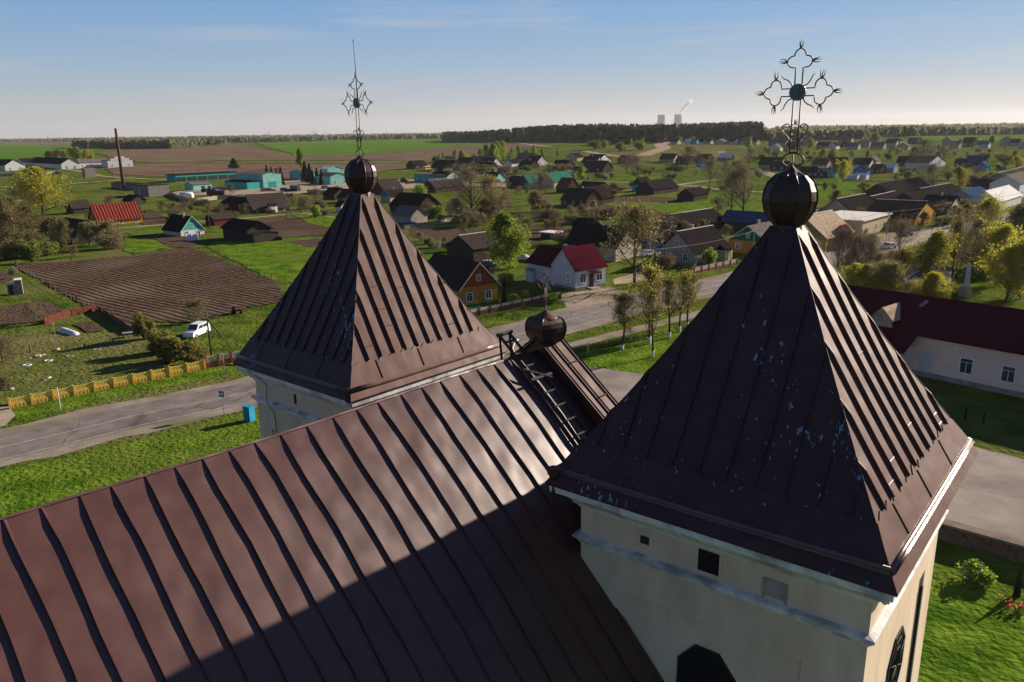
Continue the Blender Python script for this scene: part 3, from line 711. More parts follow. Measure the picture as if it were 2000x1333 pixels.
def octwin(face, cx, cz, R, recess=True):
    def P(a, b, d):
        return (cx+a, -3.10-d, cz+b) if face == 0 else (3.15+d, cx+a, cz+b)
    pts = [(R*math.cos(PI/8+i*PI/4)/math.cos(PI/8), R*math.sin(PI/8+i*PI/4)/math.cos(PI/8)) for i in range(8)]
    pts = [(a*.92, b*1.12) for a, b in pts]
    mb = MB(); mb.add([P(a, b, .004) for a, b in pts], [tuple(range(8))]); g_ = mb.build('octagonal_window', 'glass' if face else 'dark', w1)
    mb = MB()
    for i in range(8):
        a, b = pts[i], pts[(i+1) % 8]
        q = [P(a[0], a[1], .004), P(b[0], b[1], .004), P(b[0], b[1], .05), P(a[0], a[1], .05)]
        a2, b2 = (a[0]*1.05, a[1]*1.05), (b[0]*1.05, b[1]*1.05)
        mb.add([P(*a, .0), P(*b, .0), P(*b, .035), P(*a, .035), P(*a2, .035), P(*b2, .035), P(*b2, 0), P(*a2, 0)], [(0, 1, 2, 3), (3, 2, 5, 4), (4, 5, 6, 7)])
    if face:
        for i in range(8): mb.tube([P(0, 0, .03), P(pts[i][0], pts[i][1], .03)], .02, 4)
        for s_ in (.55, .8):
            mb.tube([P(pts[i % 8][0]*s_, pts[i % 8][1]*s_, .03) for i in range(9)], .016, 4)
    else:
        mb.tube([P(-R*.9, 0, .02), P(R*.9, 0, .02)], .014, 4); mb.tube([P(0, -R, .02), P(0, R, .02)], .014, 4)
    mb.build('window_frame', 'darkwood', g_)
octwin(0, .05, Z(-11.70), .70); octwin(1, .05, Z(-11.75), .74)
mb = MB(); mb.box((3.15+e-.05, 1.95, Z(-16.5)), (3.15+e+.004, 2.10, Z(-10.7))); mb.build('wall_slit', 'darkwood', w1)
# crumbled rubble under the eave on the sunlit side
mb = MB(); rnd = random.Random(5)
for i in range(260):
    y = rnd.uniform(-3.15, 3.3); s = rnd.uniform(.02, .055); z = Z(-8.30)+rnd.uniform(-.16, .05); x = 3.15+e+.36+rnd.uniform(-.05, .03)-.6*(Z(-8.14)-z)
    T = Matrix.Translation((x, y, z)) @ Matrix.Rotation(rnd.uniform(0, 3), 4, 'Z') @ Matrix.Rotation(rnd.uniform(0, 3), 4, 'X')
    mb.box((-s, -s*.7, -s*.6), (s, s*.7, s*.6), 0, T)
mb.build('crumbled_masonry', 'plaster', w1)
# downpipe at the left corner of the right tower
mb = MB(); cx, cy = -3.55, -3.75
mb.lathe([(.10, Z(-7.62)), (.17, Z(-7.50)), (.17, Z(-7.38)), (.12, Z(-7.36))], 10, c=(cx, cy, 0), smooth=False)
mb.tube([(cx, cy, Z(-7.6)), (cx, cy, Z(-8.02)), (cx+.1, cy, Z(-8.08)), (cx+.45, cy+.55, Z(-8.20)), (cx+.36, cy+.66, Z(-8.4)), (cx+.36, cy+.66, Z(-11.2))], .065, 8)
mb.build('downpipe', 'ball', r1)
# left tower details
mb = MB(); yF2 = -2.95-e
mb.box((-.62, yF2-.006, Z(-8.95)), (-.48, yF2+.02, Z(-8.40))); mb.build('slit_window', 'dark', w2)
mb = MB(); mb.box((-1.55, yF2-.006, Z(-10.9)), (-1.2, yF2+.02, Z(-10.5))); mb.build('slit_window', 'dark', w2)
mb = MB(); mb.tube([(-2.35, -3.65, Z(-7.9)), (-2.2, yF2-.03, Z(-8.6)), (-2.12, yF2-.16, Z(-9.15)), (-1.9, yF2-.03, Z(-9.6)), (-1.75, yF2-.03, Z(-12))], .012, 4); mb.build('earthing_wire', 'darkwood', w2)
mb = MB(); cx, cy = 3.12, -3.5
mb.lathe([(.10, Z(-7.95)), (.16, Z(-7.85)), (.16, Z(-7.72))], 8, c=(cx, cy, 0), smooth=False)
mb.tube([(cx, cy, Z(-7.9)), (cx, cy+.3, Z(-8.4)), (cx, cy+.4, Z(-11))], .06, 8); mb.build('downpipe', 'ball', r2)
# small ball and cross on the gable
bl = ball(gable, (X0, 17.42-NU, CAMH-5.52), .56, n=4, rot=.52, squash=.74, capk=.5, prof=[(.60, -1.0), (.78, -.86), (.98, -.55), (1.06, -.15), (1.06, .20), (1.0, .52), (.88, .74), (.72, .84), (.30, .90)])
c3 = cross(gable, (X0, 17.42-NU, CAMH-5.10), .86, .36, .085, heart=False, r=.012)
# roof ladder leaning down the slope beside the gable
mb = MB(); t0, t1 = 15.95, 16.36
def lp(t, s, h): return nave_pt(t, s, 1, h)
for t in (t0, t1): mb.tube([lp(t, -.55, .16), lp(t, .6, .14), lp(t, 2.2, .14), lp(t, 4.6, .12)], .055, 4, smooth=False)
s = -.35
while s < 4.5: mb.tube([lp(t0-.03, s, .15), lp(t1+.03, s, .15)], .032, 4, smooth=False); s += .36
a, b = lp(t0, -.55, .16), lp(t1, -.55, .16)
for p, q in ((a, t0), (b, t1)): mb.tube([p, nave_pt(q-.1, .28, -1, 0)], .045, 4, smooth=False)
mb.tube([a+Vector((0, -.1, .04)), b+Vector((0, .1, .04))], .06, 4, smooth=False)
mb.tube([lp(t0-.22, .75, .24), lp(t1+.22, .75, .24)], .05, 4, smooth=False)
mb.tube([lp(t0-.2, .45, .24), lp(t1+.1, .85, .28)], .035, 4, smooth=False)
tag(mb.build('roof_ladder', 'darkwood'), 'dark wooden ladder lying on the church roof beside the small gable', 'ladder')
lad = bpy.data.objects['roof_ladder']; lad.location = church.location; lad.rotation_euler = church.rotation_euler
# ---------------------------------------------------------------- houses
def rmat(name, c, c2=None, rough=.92, sc=2.0, wave=None, spec=0):
    M[name] = mat(name, c, c2 or tuple(x*.6 for x in c), rough=rough, scale=sc, detail=8, wave=wave, spec=spec, bump=.2, bscale=12, bdist=.02)
rmat('slate', (.060, .048, .042), (.032, .026, .024), wave=('X', 1.4, .035))
rmat('slate_dark', (.028, .022, .022), (.014, .012, .013), wave=('X', 1.4, .03))
rmat('slate_pale', (.46, .37, .27), (.24, .18, .12), wave=('X', .33, .14))
rmat('slate_grey', (.17, .145, .13), (.10, .085, .078), wave=('X', 1.4, .03))
rmat('roof_maroon', (.082, .012, .021), (.050, .008, .014), rough=.8, wave=('Y', 1.3, .02))
rmat('roof_maroon_dark', (.080, .011, .019), (.055, .008, .014), rough=.85, wave=('X', 1.7, .02))
rmat('roof_red', (.20, .040, .028), (.12, .026, .018), rough=.8, wave=('X', .32, .12))
rmat('roof_rust', (.19, .07, .04), (.10, .035, .022), wave=('X', 1.2, .03))
rmat('roof_brown', (.055, .032, .028), (.035, .020, .018), rough=.7, wave=('X', 1.6, .02))
rmat('roof_green', (.03, .16, .11), (.02, .09, .065), rough=.6, wave=('X', 1.6, .02))
rmat('roof_blue', (.040, .075, .15), (.025, .045, .09), rough=.5, wave=('X', 1.6, .02))
rmat('roof_white', (.75, .73, .70), (.55, .53, .50), rough=.45, wave=('X', 1.6, .02))
rmat('w_white', (.62, .62, .60), (.46, .46, .44))
rmat('w_bluewhite', (.50, .55, .60), (.40, .45, .50), sc=1.2)
rmat('w_grey', (.36, .32, .28), (.24, .21, .18), sc=1.5)
rmat('w_brick', (.42, .36, .30), (.30, .25, .20), sc=3)
rmat('w_greyblock', (.27, .235, .21), (.18, .155, .14), sc=1.4, wave=('Z', 2.2, .02))
rmat('w_yellow', (.46, .25, .045), (.32, .17, .035), wave=('Z', 1.5, .02))
rmat('w_ochre', (.36, .27, .10), (.24, .18, .07))
rmat('w_cream', (.50, .42, .27), (.36, .30, .19))
rmat('w_pink', (.70, .56, .47), (.60, .475, .40), sc=.8)
rmat('w_orange', (.30, .075, .025), (.22, .05, .018), wave=('X', 2.0, .02))
rmat('w_green', (.02, .17, .075), (.012, .10, .045), wave=('Z', 1.5, .02))
rmat('w_teal', (.06, .40, .37), (.045, .27, .25))
rmat('w_teal_pale', (.24, .50, .44), (.15, .38, .33), sc=.6)
rmat('w_blue', (.03, .17, .45), (.02, .10, .28))
rmat('w_log', (.10, .060, .042), (.055, .034, .026), wave=('Z', 1.6, .04))
rmat('w_plank', (.075, .062, .052), (.035, .029, .026), wave=('X', 1.8, .03))
rmat('w_redwood', (.13, .035, .025), (.07, .022, .018), wave=('X', 1.8, .03))
rmat('trim_white', (.72, .72, .70), (.58, .58, .56))
rmat('trim_grey', (.28, .26, .25))
rmat('concrete', (.34, .31, .28), (.22, .20, .18), sc=1.0)
rmat('door_brown', (.08, .03, .02)); rmat('door_teal', (.03, .30, .25), (.02, .22, .19))
rmat('wood_pole', (.17, .12, .085), (.09, .065, .045)); rmat('wood_fence', (.16, .125, .09), (.08, .062, .05)); rmat('rust_fence', (.14, .05, .03), (.07, .028, .02))
rmat('ridge_pale', (.70, .66, .60), (.5, .46, .42), rough=.5)
def win(root, fr, t, z, ww, wh, L_, simple=False, fm='trim_white', pm='glass'):
    o, d, n = fr; c = o + d*(t*L_) + Vector((0, 0, z)); up = Vector((0, 0, 1))
    def P(a, b, k): return c + d*a + up*b + n*k
    mb = MB(); b_ = .13 if ww > .7 else .09; h = .05
    def bar(a0, b0, a1, b1, k=h):
        v = [P(a0, b0, .004), P(a1, b0, .004), P(a1, b1, .004), P(a0, b1, .004)]; mb.prism(v, n*k)
    x, y = ww/2, wh/2
    bar(-x-b_, -y-b_, -x, y+b_); bar(x, -y-b_, x+b_, y+b_); bar(-x, y, x, y+b_); bar(-x, -y-b_, x, -y, h+.03)
    bar(-.03, -y, .03, y*.45, h*.7); bar(-x, y*.45, x, y*.45+.05, h*.7)
    if simple: mb.add([P(-x, -y, .012), P(x, -y, .012), P(x, y, .012), P(-x, y, .012)], [(0, 1, 2, 3)], 1); return mb.build('window', [fm, pm], root)
    w_ = mb.build('window', fm, root)
    p = MB(); p.add([P(-x, -y, .012), P(x, -y, .012), P(x, y, .012), P(-x, y, .012)], [(0, 1, 2, 3)]); p.build('pane', pm, w_)
    return w_
def house(label, p0, p1, w, eave=2.7, rise=2.4, ridge='x', wall='w_log', roof='slate_dark', gable=None, wins='', door=None, chim=None, name='house', cat='house',
          group=None, root=None, over=.35, cap=False, snap=True, pm='glass', eyt=None, ryt=None, dm='door_brown', base=None, fr='trim_white', band=None, flat=False):
    """p0,p1 photo pixels of one wall's foot (left, right as seen); the house reaches w metres away from the viewer"""
    own_ = root is None
    a, b = (G(*p0), G(*p1)) if len(p0) == 2 else (Vector(p0), Vector(p1))
    d = Vector((b.x-a.x, b.y-a.y, 0)); Lf = d.length; d.normalize()
    if snap and own_ and len(p0) == 2:   # the whole village is laid out on the street grid
        rr_ = random.Random(int(p0[0]*7+p0[1])); ax = max((UV, CV, -UV, -CV), key=lambda q: q.dot(d)); tw = rr_.uniform(-.07, .07)
        ax = Vector((ax.x*math.cos(tw)-ax.y*math.sin(tw), ax.x*math.sin(tw)+ax.y*math.cos(tw), 0))
        lo_, hi_ = 1.0, 90.0
        for _ in range(24):
            m_ = (lo_+hi_)/2; q_ = a+ax*m_
            if proj((q_.x, q_.y, a.z))[0] < p1[0]: lo_ = m_
            else: hi_ = m_
        if hi_ < 80: d = ax; Lf = hi_; mid = (a+b)/2; na = a + (mid-(a+d*(Lf/2))).dot(Vector((-d.y, d.x, 0)))*Vector((-d.y, d.x, 0)); a = Vector((na.x, na.y, 0)); b = a+d*Lf
    d.normalize(); n = Vector((-d.y, d.x, 0))
    if isinstance(w, tuple): q = G(*w); w = abs((Vector((q.x, q.y, 0))-Vector((b.x, b.y, 0))).dot(n)) or 6
    z0 = min(terr(a.x, a.y), terr(b.x, b.y))
    if eyt: eave = ZH(Vector((b.x, b.y, z0)), eyt)
    c = a+d*(Lf/2)+n*(w/2); c.z = z0
    if ryt: rise = max(.8, ZH(c, ryt)-eave)
    if own_ and name in ('village_house', 'cottage', 'farmhouse', 'wooden_cottage', 'distant_house'):
        rr_ = random.Random(label)
        if chim is None and rr_.random() < .7: chim = rr_.choice((.3, .5, .62))
        if not cap and rr_.random() < .35: cap = True
    if ridge == 'x': X, Lx, Ly = d, Lf, w
    else: X, Lx, Ly = n, w, Lf
    rz = math.atan2(X.y, X.x)
    own = root is None
    if own: root = thing(name, label, cat, c, rz, group)
    T = Matrix.Identity(4) if own else root.matrix_basis.inverted() @ (Matrix.Translation(c) @ Matrix.Rotation(rz, 4, 'Z'))
    def mbB(mb, nm, m, par):
        mb.v = [tuple(T @ Vector(v)) for v in mb.v]; return mb.build(nm, m, par)
    x, y = Lx/2, Ly/2; far = c.length > 330
    mb = MB()
    zb = -1.0
    if base:
        bz = .45; mb.box((-x-.04, -y-.04, zb), (x+.04, y+.04, bz), 1); zb = bz
    if band:   # lower wall stripe
        mb.box((-x-.02, -y-.02, zb), (x+.02, y+.02, zb+.9), 2); 
    mb.box((-x, -y, zb), (x, y, eave), 0)
    wl = mbB(mb, 'wall', [wall, base or wall, band or wall], root)
    if flat:
        mb = MB(); mb.box((-x-over, -y-over, eave), (x+over, y+over, eave+.28)); rf = mbB(mb, 'roof', roof, root)
        if flat == 2:
            mb = MB(); mb.box((-x, -y-.02, eave+.28), (x, -y+.2, eave+.8)); mbB(mb, 'parapet', wall, root)
    else:
        for s in (-1, 1):
            xx = s*x; v = [(xx, -y, eave), (xx, y, eave), (xx, 0, eave+rise)]
            mb = MB(); mb.prism(v, (-s*.15, 0, 0)); mbB(mb, 'gable', gable or wall, root)
        mb = MB(); sl = rise/y; ov = over; zo = eave-sl*ov
        for s in (-1, 1):
            q = [(-x-ov, s*(y+ov), zo), (x+ov, s*(y+ov), zo), (x+ov, 0, eave+rise), (-x-ov, 0, eave+rise)]
            q = q if s < 0 else [q[1], q[0], q[3], q[2]]
            mb.slab([Vector(p)+Vector((0, 0, .03)) for p in q], .10)
        rf = mbB(mb, 'roof', roof, root)
        if cap:
            mb = MB(); mb.box((-x-ov, -.16, eave+rise+.09), (x+ov, .16, eave+rise+.17)); mbB(mb, 'ridge_cap', 'ridge_pale' if cap is True else cap, rf)
        # barge boards
        if not far:
            for s in (-1, 1):
                mb = MB()
                for q in (-1, 1):
                    mb.prism([(s*(x+ov), q*(y+ov), zo-.05), (s*(x+ov), 0, eave+rise-.02), (s*(x+ov), 0, eave+rise+.13), (s*(x+ov), q*(y+ov), zo+.10)], (s*.03, 0, 0))
                mb.tube([(s*(x+ov+.015), 0, eave+rise-.1), (s*(x+ov+.015), 0, eave+rise+.12)], .05, 4)
                mbB(mb, 'barge_board', fr if gable else roof, rf)
    if chim is not None:
        mb = MB(); cx = -x+2*x*chim; zt = eave+(.3 if flat else rise)+.75
        mb.box((cx-.28, .15, eave), (cx+.28, .7, zt)); mb.box((cx-.34, .09, zt), (cx+.34, .76, zt+.12)); mbB(mb, 'chimney', 'w_brick' if chim < .6 else 'trim_grey', rf)
    R_ = T.to_3x3()
    fr_ = {'S': (Vector((-x, -y, 0)), Vector((1, 0, 0)), Vector((0, -1, 0)), Lx), 'E': (Vector((x, -y, 0)), Vector((0, 1, 0)), Vector((1, 0, 0)), Ly),
           'N': (Vector((x, y, 0)), Vector((-1, 0, 0)), Vector((0, 1, 0)), Lx), 'W': (Vector((-x, y, 0)), Vector((0, -1, 0)), Vector((-1, 0, 0)), Ly)}
    def F(s):
        o, dd, nn, ll = fr_[s]; return (T @ o, R_ @ dd, R_ @ nn), ll
    for it in wins.split():      # e.g. S3 = three windows on side S, Wg = gable window
        s = it[0]
        f, ll = F(s)
        if it[1] == 'g': win(root, f, .5, eave+rise*.36, .7, .9, ll, far, fr, pm)
        elif it[1] == 'd':
            t = float(it[2:]) if len(it) > 2 else .5
            mb = MB(); o, dd, nn = f; cpt = o+dd*(t*ll); wd, hd = (.5, 2.05) if 'gar' not in cat else (1.3, 2.4)
            mb.prism([cpt-dd*wd+nn*.003, cpt+dd*wd+nn*.003, cpt+dd*wd+nn*.003+Vector((0, 0, hd)), cpt-dd*wd+nn*.003+Vector((0, 0, hd))], nn*.05)
            dr = mb.build('door', dm, root)
        else:
            k = int(it[1]); sz = it[2:]; ww, wh = (1.0, 1.25) if not sz else tuple(float(q) for q in sz.split('x'))
            for i in range(k): win(root, f, (i+.5)/k if k > 1 else .5, min(eave-.3-wh/2, 1.65), ww, wh, ll, far, fr, pm)
    return root
def lean(root, lo, hi, m, nm='porch', roofm=None, rise=.6):
    """small annex in the thing's local coordinates: box with a gabled or shed roof"""
    mb = MB(); mb.box((lo[0], lo[1], -1), hi); p = mb.build(nm, m, root)
    mb = MB(); x0, y0, x1, y1, z = lo[0]-.2, lo[1]-.2, hi[0]+.2, hi[1]+.2, hi[2]
    if x1-x0 >= y1-y0 or nm == 'annex':
        ym = (y0+y1)/2
        mb.slab([(x0, y0, z-.05), (x1, y0, z-.05), (x1, ym, z+rise), (x0, ym, z+rise)], .08); mb.slab([(x1, y1, z-.05), (x0, y1, z-.05), (x0, ym, z+rise), (x1, ym, z+rise)], .08)
        mb.add([(hi[0], lo[1], z), (hi[0], hi[1], z), (hi[0], ym, z+rise-.05), (lo[0], lo[1], z), (lo[0], hi[1], z), (lo[0], ym, z+rise-.05)], [(0, 1, 2), (3, 5, 4)])
    else:
        xm = (x0+x1)/2
        mb.slab([(x0, y1, z-.05), (x0, y0, z-.05), (xm, y0, z+rise), (xm, y1, z+rise)], .08); mb.slab([(x1, y0, z-.05), (x1, y1, z-.05), (xm, y1, z+rise), (xm, y0, z+rise)], .08)
        mb.add([(lo[0], lo[1], z), (hi[0], lo[1], z), (xm, lo[1], z+rise-.05), (lo[0], hi[1], z), (hi[0], hi[1], z), (xm, hi[1], z+rise-.05)], [(0, 1, 2), (3, 5, 4)])
    mb.build('porch_roof' if nm == 'porch' else 'annex_roof', roofm or 'slate_dark', p)
    return p
# ---------------------------------------------------------------- trees
M['bark'] = mat('bark', (.060, .045, .035), (.11, .085, .065), rough=1, scale=4, spec=.05)
M['bark_dark'] = mat('dark_bark', (.035, .026, .021), (.065, .050, .040), rough=1, scale=4, spec=.05)
M['lime'] = mat('limewash', (.62, .60, .57), (.50, .48, .45), rough=1, scale=6)
M['twig'] = leafmat('twigs', (.12, .085, .062), (.21, .155, .11), trans=.15)
M['twig_d'] = leafmat('dark_twigs', (.10, .070, .052), (.17, .125, .09), trans=.15)
M['l_bud'] = leafmat('budding_leaves', (.22, .23, .03), (.36, .35, .05), (.25, .22, .06), trans=.45)
M['l_yel'] = leafmat('yellow_leaves', (.36, .38, .02), (.55, .50, .025), (.42, .38, .03), trans=.55)
M['l_oliv'] = leafmat('olive_leaves', (.13, .115, .035), (.21, .18, .05))
M['l_green'] = leafmat('fresh_leaves', (.15, .27, .015), (.26, .40, .03), (.32, .42, .04), trans=.5)
M['l_mid'] = leafmat('green_leaves', (.075, .12, .02), (.14, .20, .035))
M['l_dark'] = leafmat('needle_leaves', (.012, .028, .012), (.03, .055, .02), trans=.1)
M['l_white'] = leafmat('white_blossom', (.42, .38, .32), (.62, .58, .50), (.25, .26, .14))
M['l_pine'] = leafmat('pine_forest', (.025, .042, .018), (.060, .080, .030), trans=.15)
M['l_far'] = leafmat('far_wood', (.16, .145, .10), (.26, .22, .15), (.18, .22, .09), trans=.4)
nrg = np.random.default_rng(4)
def cards(C, S, asp=1.0, droop=0):
    """quads of size S at points C, random orientation -> verts, faces"""
    n = len(C); a = nrg.normal(size=(n, 3)); a /= np.linalg.norm(a, axis=1)[:, None]
    if droop: a = a*(1-droop)+np.array([0, 0, -1])*droop; a /= np.linalg.norm(a, axis=1)[:, None]
    b = np.cross(a, nrg.normal(size=(n, 3))); b /= np.linalg.norm(b, axis=1)[:, None]
    S = S[:, None]; 
    V = np.stack([C-b*S*.5, C+a*S*.5*asp, C+b*S*.5, C-a*S*.5*asp], 1).reshape(-1, 3)
    return V
def quadmesh(name, V, m, extra=None):
    n = len(V)//4; me = bpy.data.meshes.new(name); me.vertices.add(len(V)); me.vertices.foreach_set('co', V.astype(np.float32).ravel())
    me.loops.add(n*4); me.loops.foreach_set('vertex_index', np.arange(n*4, dtype=np.int32)); me.polygons.add(n)
    me.polygons.foreach_set('loop_start', np.arange(0, n*4, 4, dtype=np.int32)); me.polygons.foreach_set('loop_total', np.full(n, 4, dtype=np.int32))
    ms = m if isinstance(m, list) else [m]
    for q in ms: me.materials.append(M[q])
    if extra is not None: me.polygons.foreach_set('material_index', extra.astype(np.int32))
    me.update(calc_edges=True); return me
def skeleton(seed, H, spread, levels=4, up=.45, clear=.22, lean_=0, nb=7, conic=0, ang=(30, 65)):
    """segments [(p, q, r0, r1, level)] of a tree of height H"""
    r = random.Random(seed); segs = []
    def grow(p, d, L_, rad, lev):
        n = 4 if lev < 2 else 3; q = p.copy(); dd = d.copy()
        for i in range(n):
            e = q+dd*(L_/n); r1 = rad*(1-.42*(i+1)/n); segs.append((q.copy(), e.copy(), rad*(1-.42*i/n), r1, lev)); q = e
            dd = (dd+Vector((r.uniform(-1, 1), r.uniform(-1, 1), r.uniform(-.3, .9)*up))*.26).normalized()
            if lev < levels and (i > 0 or lev > 0):
                for _ in range(1 if lev < levels-1 else 2):
                    a = r.uniform(0, 2*PI); t = math.radians(r.uniform(*ang)); s = dd.cross(Vector((math.cos(a), math.sin(a), .1))).normalized()
                    nd = (dd*math.cos(t)+s*math.sin(t)+Vector((0, 0, up*.3))).normalized()
                    grow(q-dd*(L_/n)*r.random(), nd, L_*r.uniform(.48, .72), r1*.62, lev+1)
        return q, dd
    # trunk
    q = Vector((0, 0, -.3)); dd = Vector((lean_, 0, 1)).normalized(); nT = 9; R0 = H*.021
    for i in range(nT):
        f = i/nT; e = q+dd*(H*.92/nT); ra = R0*(1-f*.85); rb = R0*(1-(i+1)/nT*.85); segs.append((q.copy(), e.copy(), ra, rb, 0)); 
        dd = (dd+Vector((r.uniform(-.09, .09), r.uniform(-.09, .09), .05))).normalized()
        if f >= clear:
            k = nb if i < nT-1 else nb+1
            for _ in range(max(1, int(k/3+.5))):
                a = r.uniform(0, 2*PI); t = math.radians(r.uniform(*ang))*(1-.35*f)
                prof = math.sin(PI*min(1, (f-clear)/(1-clear)*.75+.28))
                if conic: prof = 1-f
                nd = Vector((math.cos(a)*math.sin(t), math.sin(a)*math.sin(t), math.cos(t)))
                grow(q.lerp(e, r.random()), nd, H*spread*prof*r.uniform(.6, 1.05), rb*.55, 1)
        q = e
    return segs
TREES = {}
def proto(key, seed, H=10, spread=.3, leaves=3000, ls=.22, lm='l_bud', tm='bark', twigm='twig', twr=.014, cat='tree', name='tree', lime=False, twk=1.0, droop=0, jitter=.35, dens_tip=True, asp=1.0, mix=None, **kw):
    segs = skeleton(seed, H, spread, **kw)
    lv = max(s[4] for s in segs)
    mb = MB()
    for p, q, a, b, l in segs:
        if l <= 1 or (l == 2 and b > .02): mb.tube([p, q], [max(a, .02), max(b, .015)], 6 if l == 0 else 4, cap=False, mi=0)
    if lime: mb.tube([(0, 0, -.2), (0, 0, 1.1)], [H*.0225+.02, H*.0215+.02], 8, mi=1)
    me_t = None
    tr = bpy.data.meshes.new('trunk'); tr.from_pydata(mb.v, [], mb.f); tr.materials.append(M[tm]); tr.materials.append(M['lime'])
    tr.polygons.foreach_set('material_index', mb.m); tr.polygons.foreach_set('use_smooth', mb.sm); tr.update()
    tips = [(p, q) for p, q, a, b, l in segs if l >= (2 if key != 'lime' else 1)]
    P = np.array([p[:] for p, q in tips]); Q = np.array([q[:] for p, q in tips])
    # twigs: thin quads along and off the finest segments
    n = len(P); rep = int(max(1, twk*6000/n)) if twk else 0
    V = []
    if rep:
        idx = np.repeat(np.arange(n), rep); t = nrg.random(len(idx))[:, None]; base = P[idx]*(1-t)+Q[idx]*t
        dirn = (Q-P)[idx]; ln = np.linalg.norm(dirn, axis=1)[:, None]; dirn = dirn/ln
        dirn = dirn*.7+nrg.normal(size=dirn.shape)*.42+np.array([0, 0, .22-droop]); dirn /= np.linalg.norm(dirn, axis=1)[:, None]
        L_ = H*(.045+.05*nrg.random(len(idx)))[:, None]; e = base+dirn*L_
        sd = np.cross(dirn, nrg.normal(size=dirn.shape)); sd /= np.linalg.norm(sd, axis=1)[:, None]; sd *= twr
        V = np.stack([base-sd, base+sd, e+sd*.4, e-sd*.4], 1).reshape(-1, 3)
        tip_pts = e
    else: tip_pts = Q
    ms = [twigm]; mi = np.zeros(len(V)//4) if len(V) else np.zeros(0)
    if leaves:
        k = nrg.integers(0, len(tip_pts), leaves); C = tip_pts[k]+nrg.normal(size=(leaves, 3))*jitter*H*.04
        if droop: C[:, 2] -= nrg.random(leaves)*droop*H*.16
        LV = cards(C, ls*(.6+.8*nrg.random(leaves)), asp, droop*.7)
        V = np.concatenate([V, LV]) if len(V) else LV; mi = np.concatenate([mi, np.ones(leaves) if not mix else 1+(nrg.random(leaves) < mix[1])*1.0])
        ms = [twigm, lm]+([mix[0]] if mix else [])
    cr_ = quadmesh('crown', V, ms, mi)
    TREES.setdefault(key, []).append((tr, cr_, H, name))
def bushproto(key, seed, H=2.5, R=1.4, leaves=2200, ls=.16, lm='l_mid', name='bush', stems=9, flat=1.0, mix=None):
    r = random.Random(seed); mb = MB()
    for i in range(stems):
        a = r.uniform(0, 2*PI); t = r.uniform(.1, .7); d = Vector((math.cos(a)*t, math.sin(a)*t, 1)).normalized()
        mb.tube([(0, 0, -.2), d*H*.4, d*H*.75+Vector((r.uniform(-.2, .2), r.uniform(-.2, .2), 0))], [.05, .03, .01], 4, cap=False)
    tr = bpy.data.meshes.new('stem'); tr.from_pydata(mb.v, [], mb.f); tr.materials.append(M['bark']); tr.update()
    nc = 14; cc = []
    for i in range(nc):
        a = r.uniform(0, 2*PI); q = r.random()**.5*R*.72; z = r.uniform(.25, .85)*H*(1-.35*(q/R)**2); cc.append((q*math.cos(a), q*math.sin(a), z, r.uniform(.3, .5)*R))
    cc = np.array(cc); k = nrg.integers(0, nc, leaves); d = nrg.normal(size=(leaves, 3)); d /= np.linalg.norm(d, axis=1)[:, None]
    C = cc[k, :3]+d*(cc[k, 3]*(.55+.5*nrg.random(leaves)))[:, None]; C[:, 2] = np.abs(C[:, 2])
    mi = np.zeros(leaves) if not mix else (nrg.random(leaves) < mix[1])*1.0
    TREES.setdefault(key, []).append((tr, quadmesh('foliage', cards(C, ls*(.6+.8*nrg.random(leaves)), 1.2), [lm]+([mix[0]] if mix else []), mi), H, name))
def spruceproto(key, seed, H=12, R=2.6, leaves=5200, ls=.42, lm='l_dark', pine=False):
    r = random.Random(seed); mb = MB(); mb.tube([(0, 0, -.3), (0, 0, H*.5), (0, 0, H)], [H*.018, H*.011, .02], 6, cap=False)
    C = []; tiers = 22
    for i in range(tiers):
        f = i/(tiers-1); z = H*(.10+.88*f); rad = R*(1-f)**.85*r.uniform(.8, 1.15)+.08
        if pine: rad = R*(.35+.9*math.sin(PI*min(1, f*1.0+.0))**1)*r.uniform(.5, 1.1) if f > .38 else 0
        if rad <= 0: continue
        nb = max(5, int(10*(1-f))+4)
        for j in range(nb):
            a = 2*PI*j/nb+r.uniform(-.3, .3); rr = rad*r.uniform(.75, 1.1); tip = Vector((math.cos(a)*rr, math.sin(a)*rr, z-rr*.22))
            mb.tube([(0, 0, z), tuple(tip)], [.035, .01], 3, cap=False)
            for _ in range(max(2, int(leaves/(tiers*nb)))):
                t = r.random()**.6; C.append((tip.x*t+r.gauss(0, .12*R*.4), tip.y*t+r.gauss(0, .12*R*.4), z+(tip.z-z)*t-abs(r.gauss(0, .16))))
    tr = bpy.data.meshes.new('trunk'); tr.from_pydata(mb.v, [], mb.f); tr.materials.append(M['bark_dark']); tr.update()
    C = np.array(C); TREES.setdefault(key, []).append((tr, quadmesh('crown', cards(C, ls*(.6+.8*nrg.random(len(C))), 1.5), lm), H, 'spruce_tree' if not pine else 'pine_tree'))
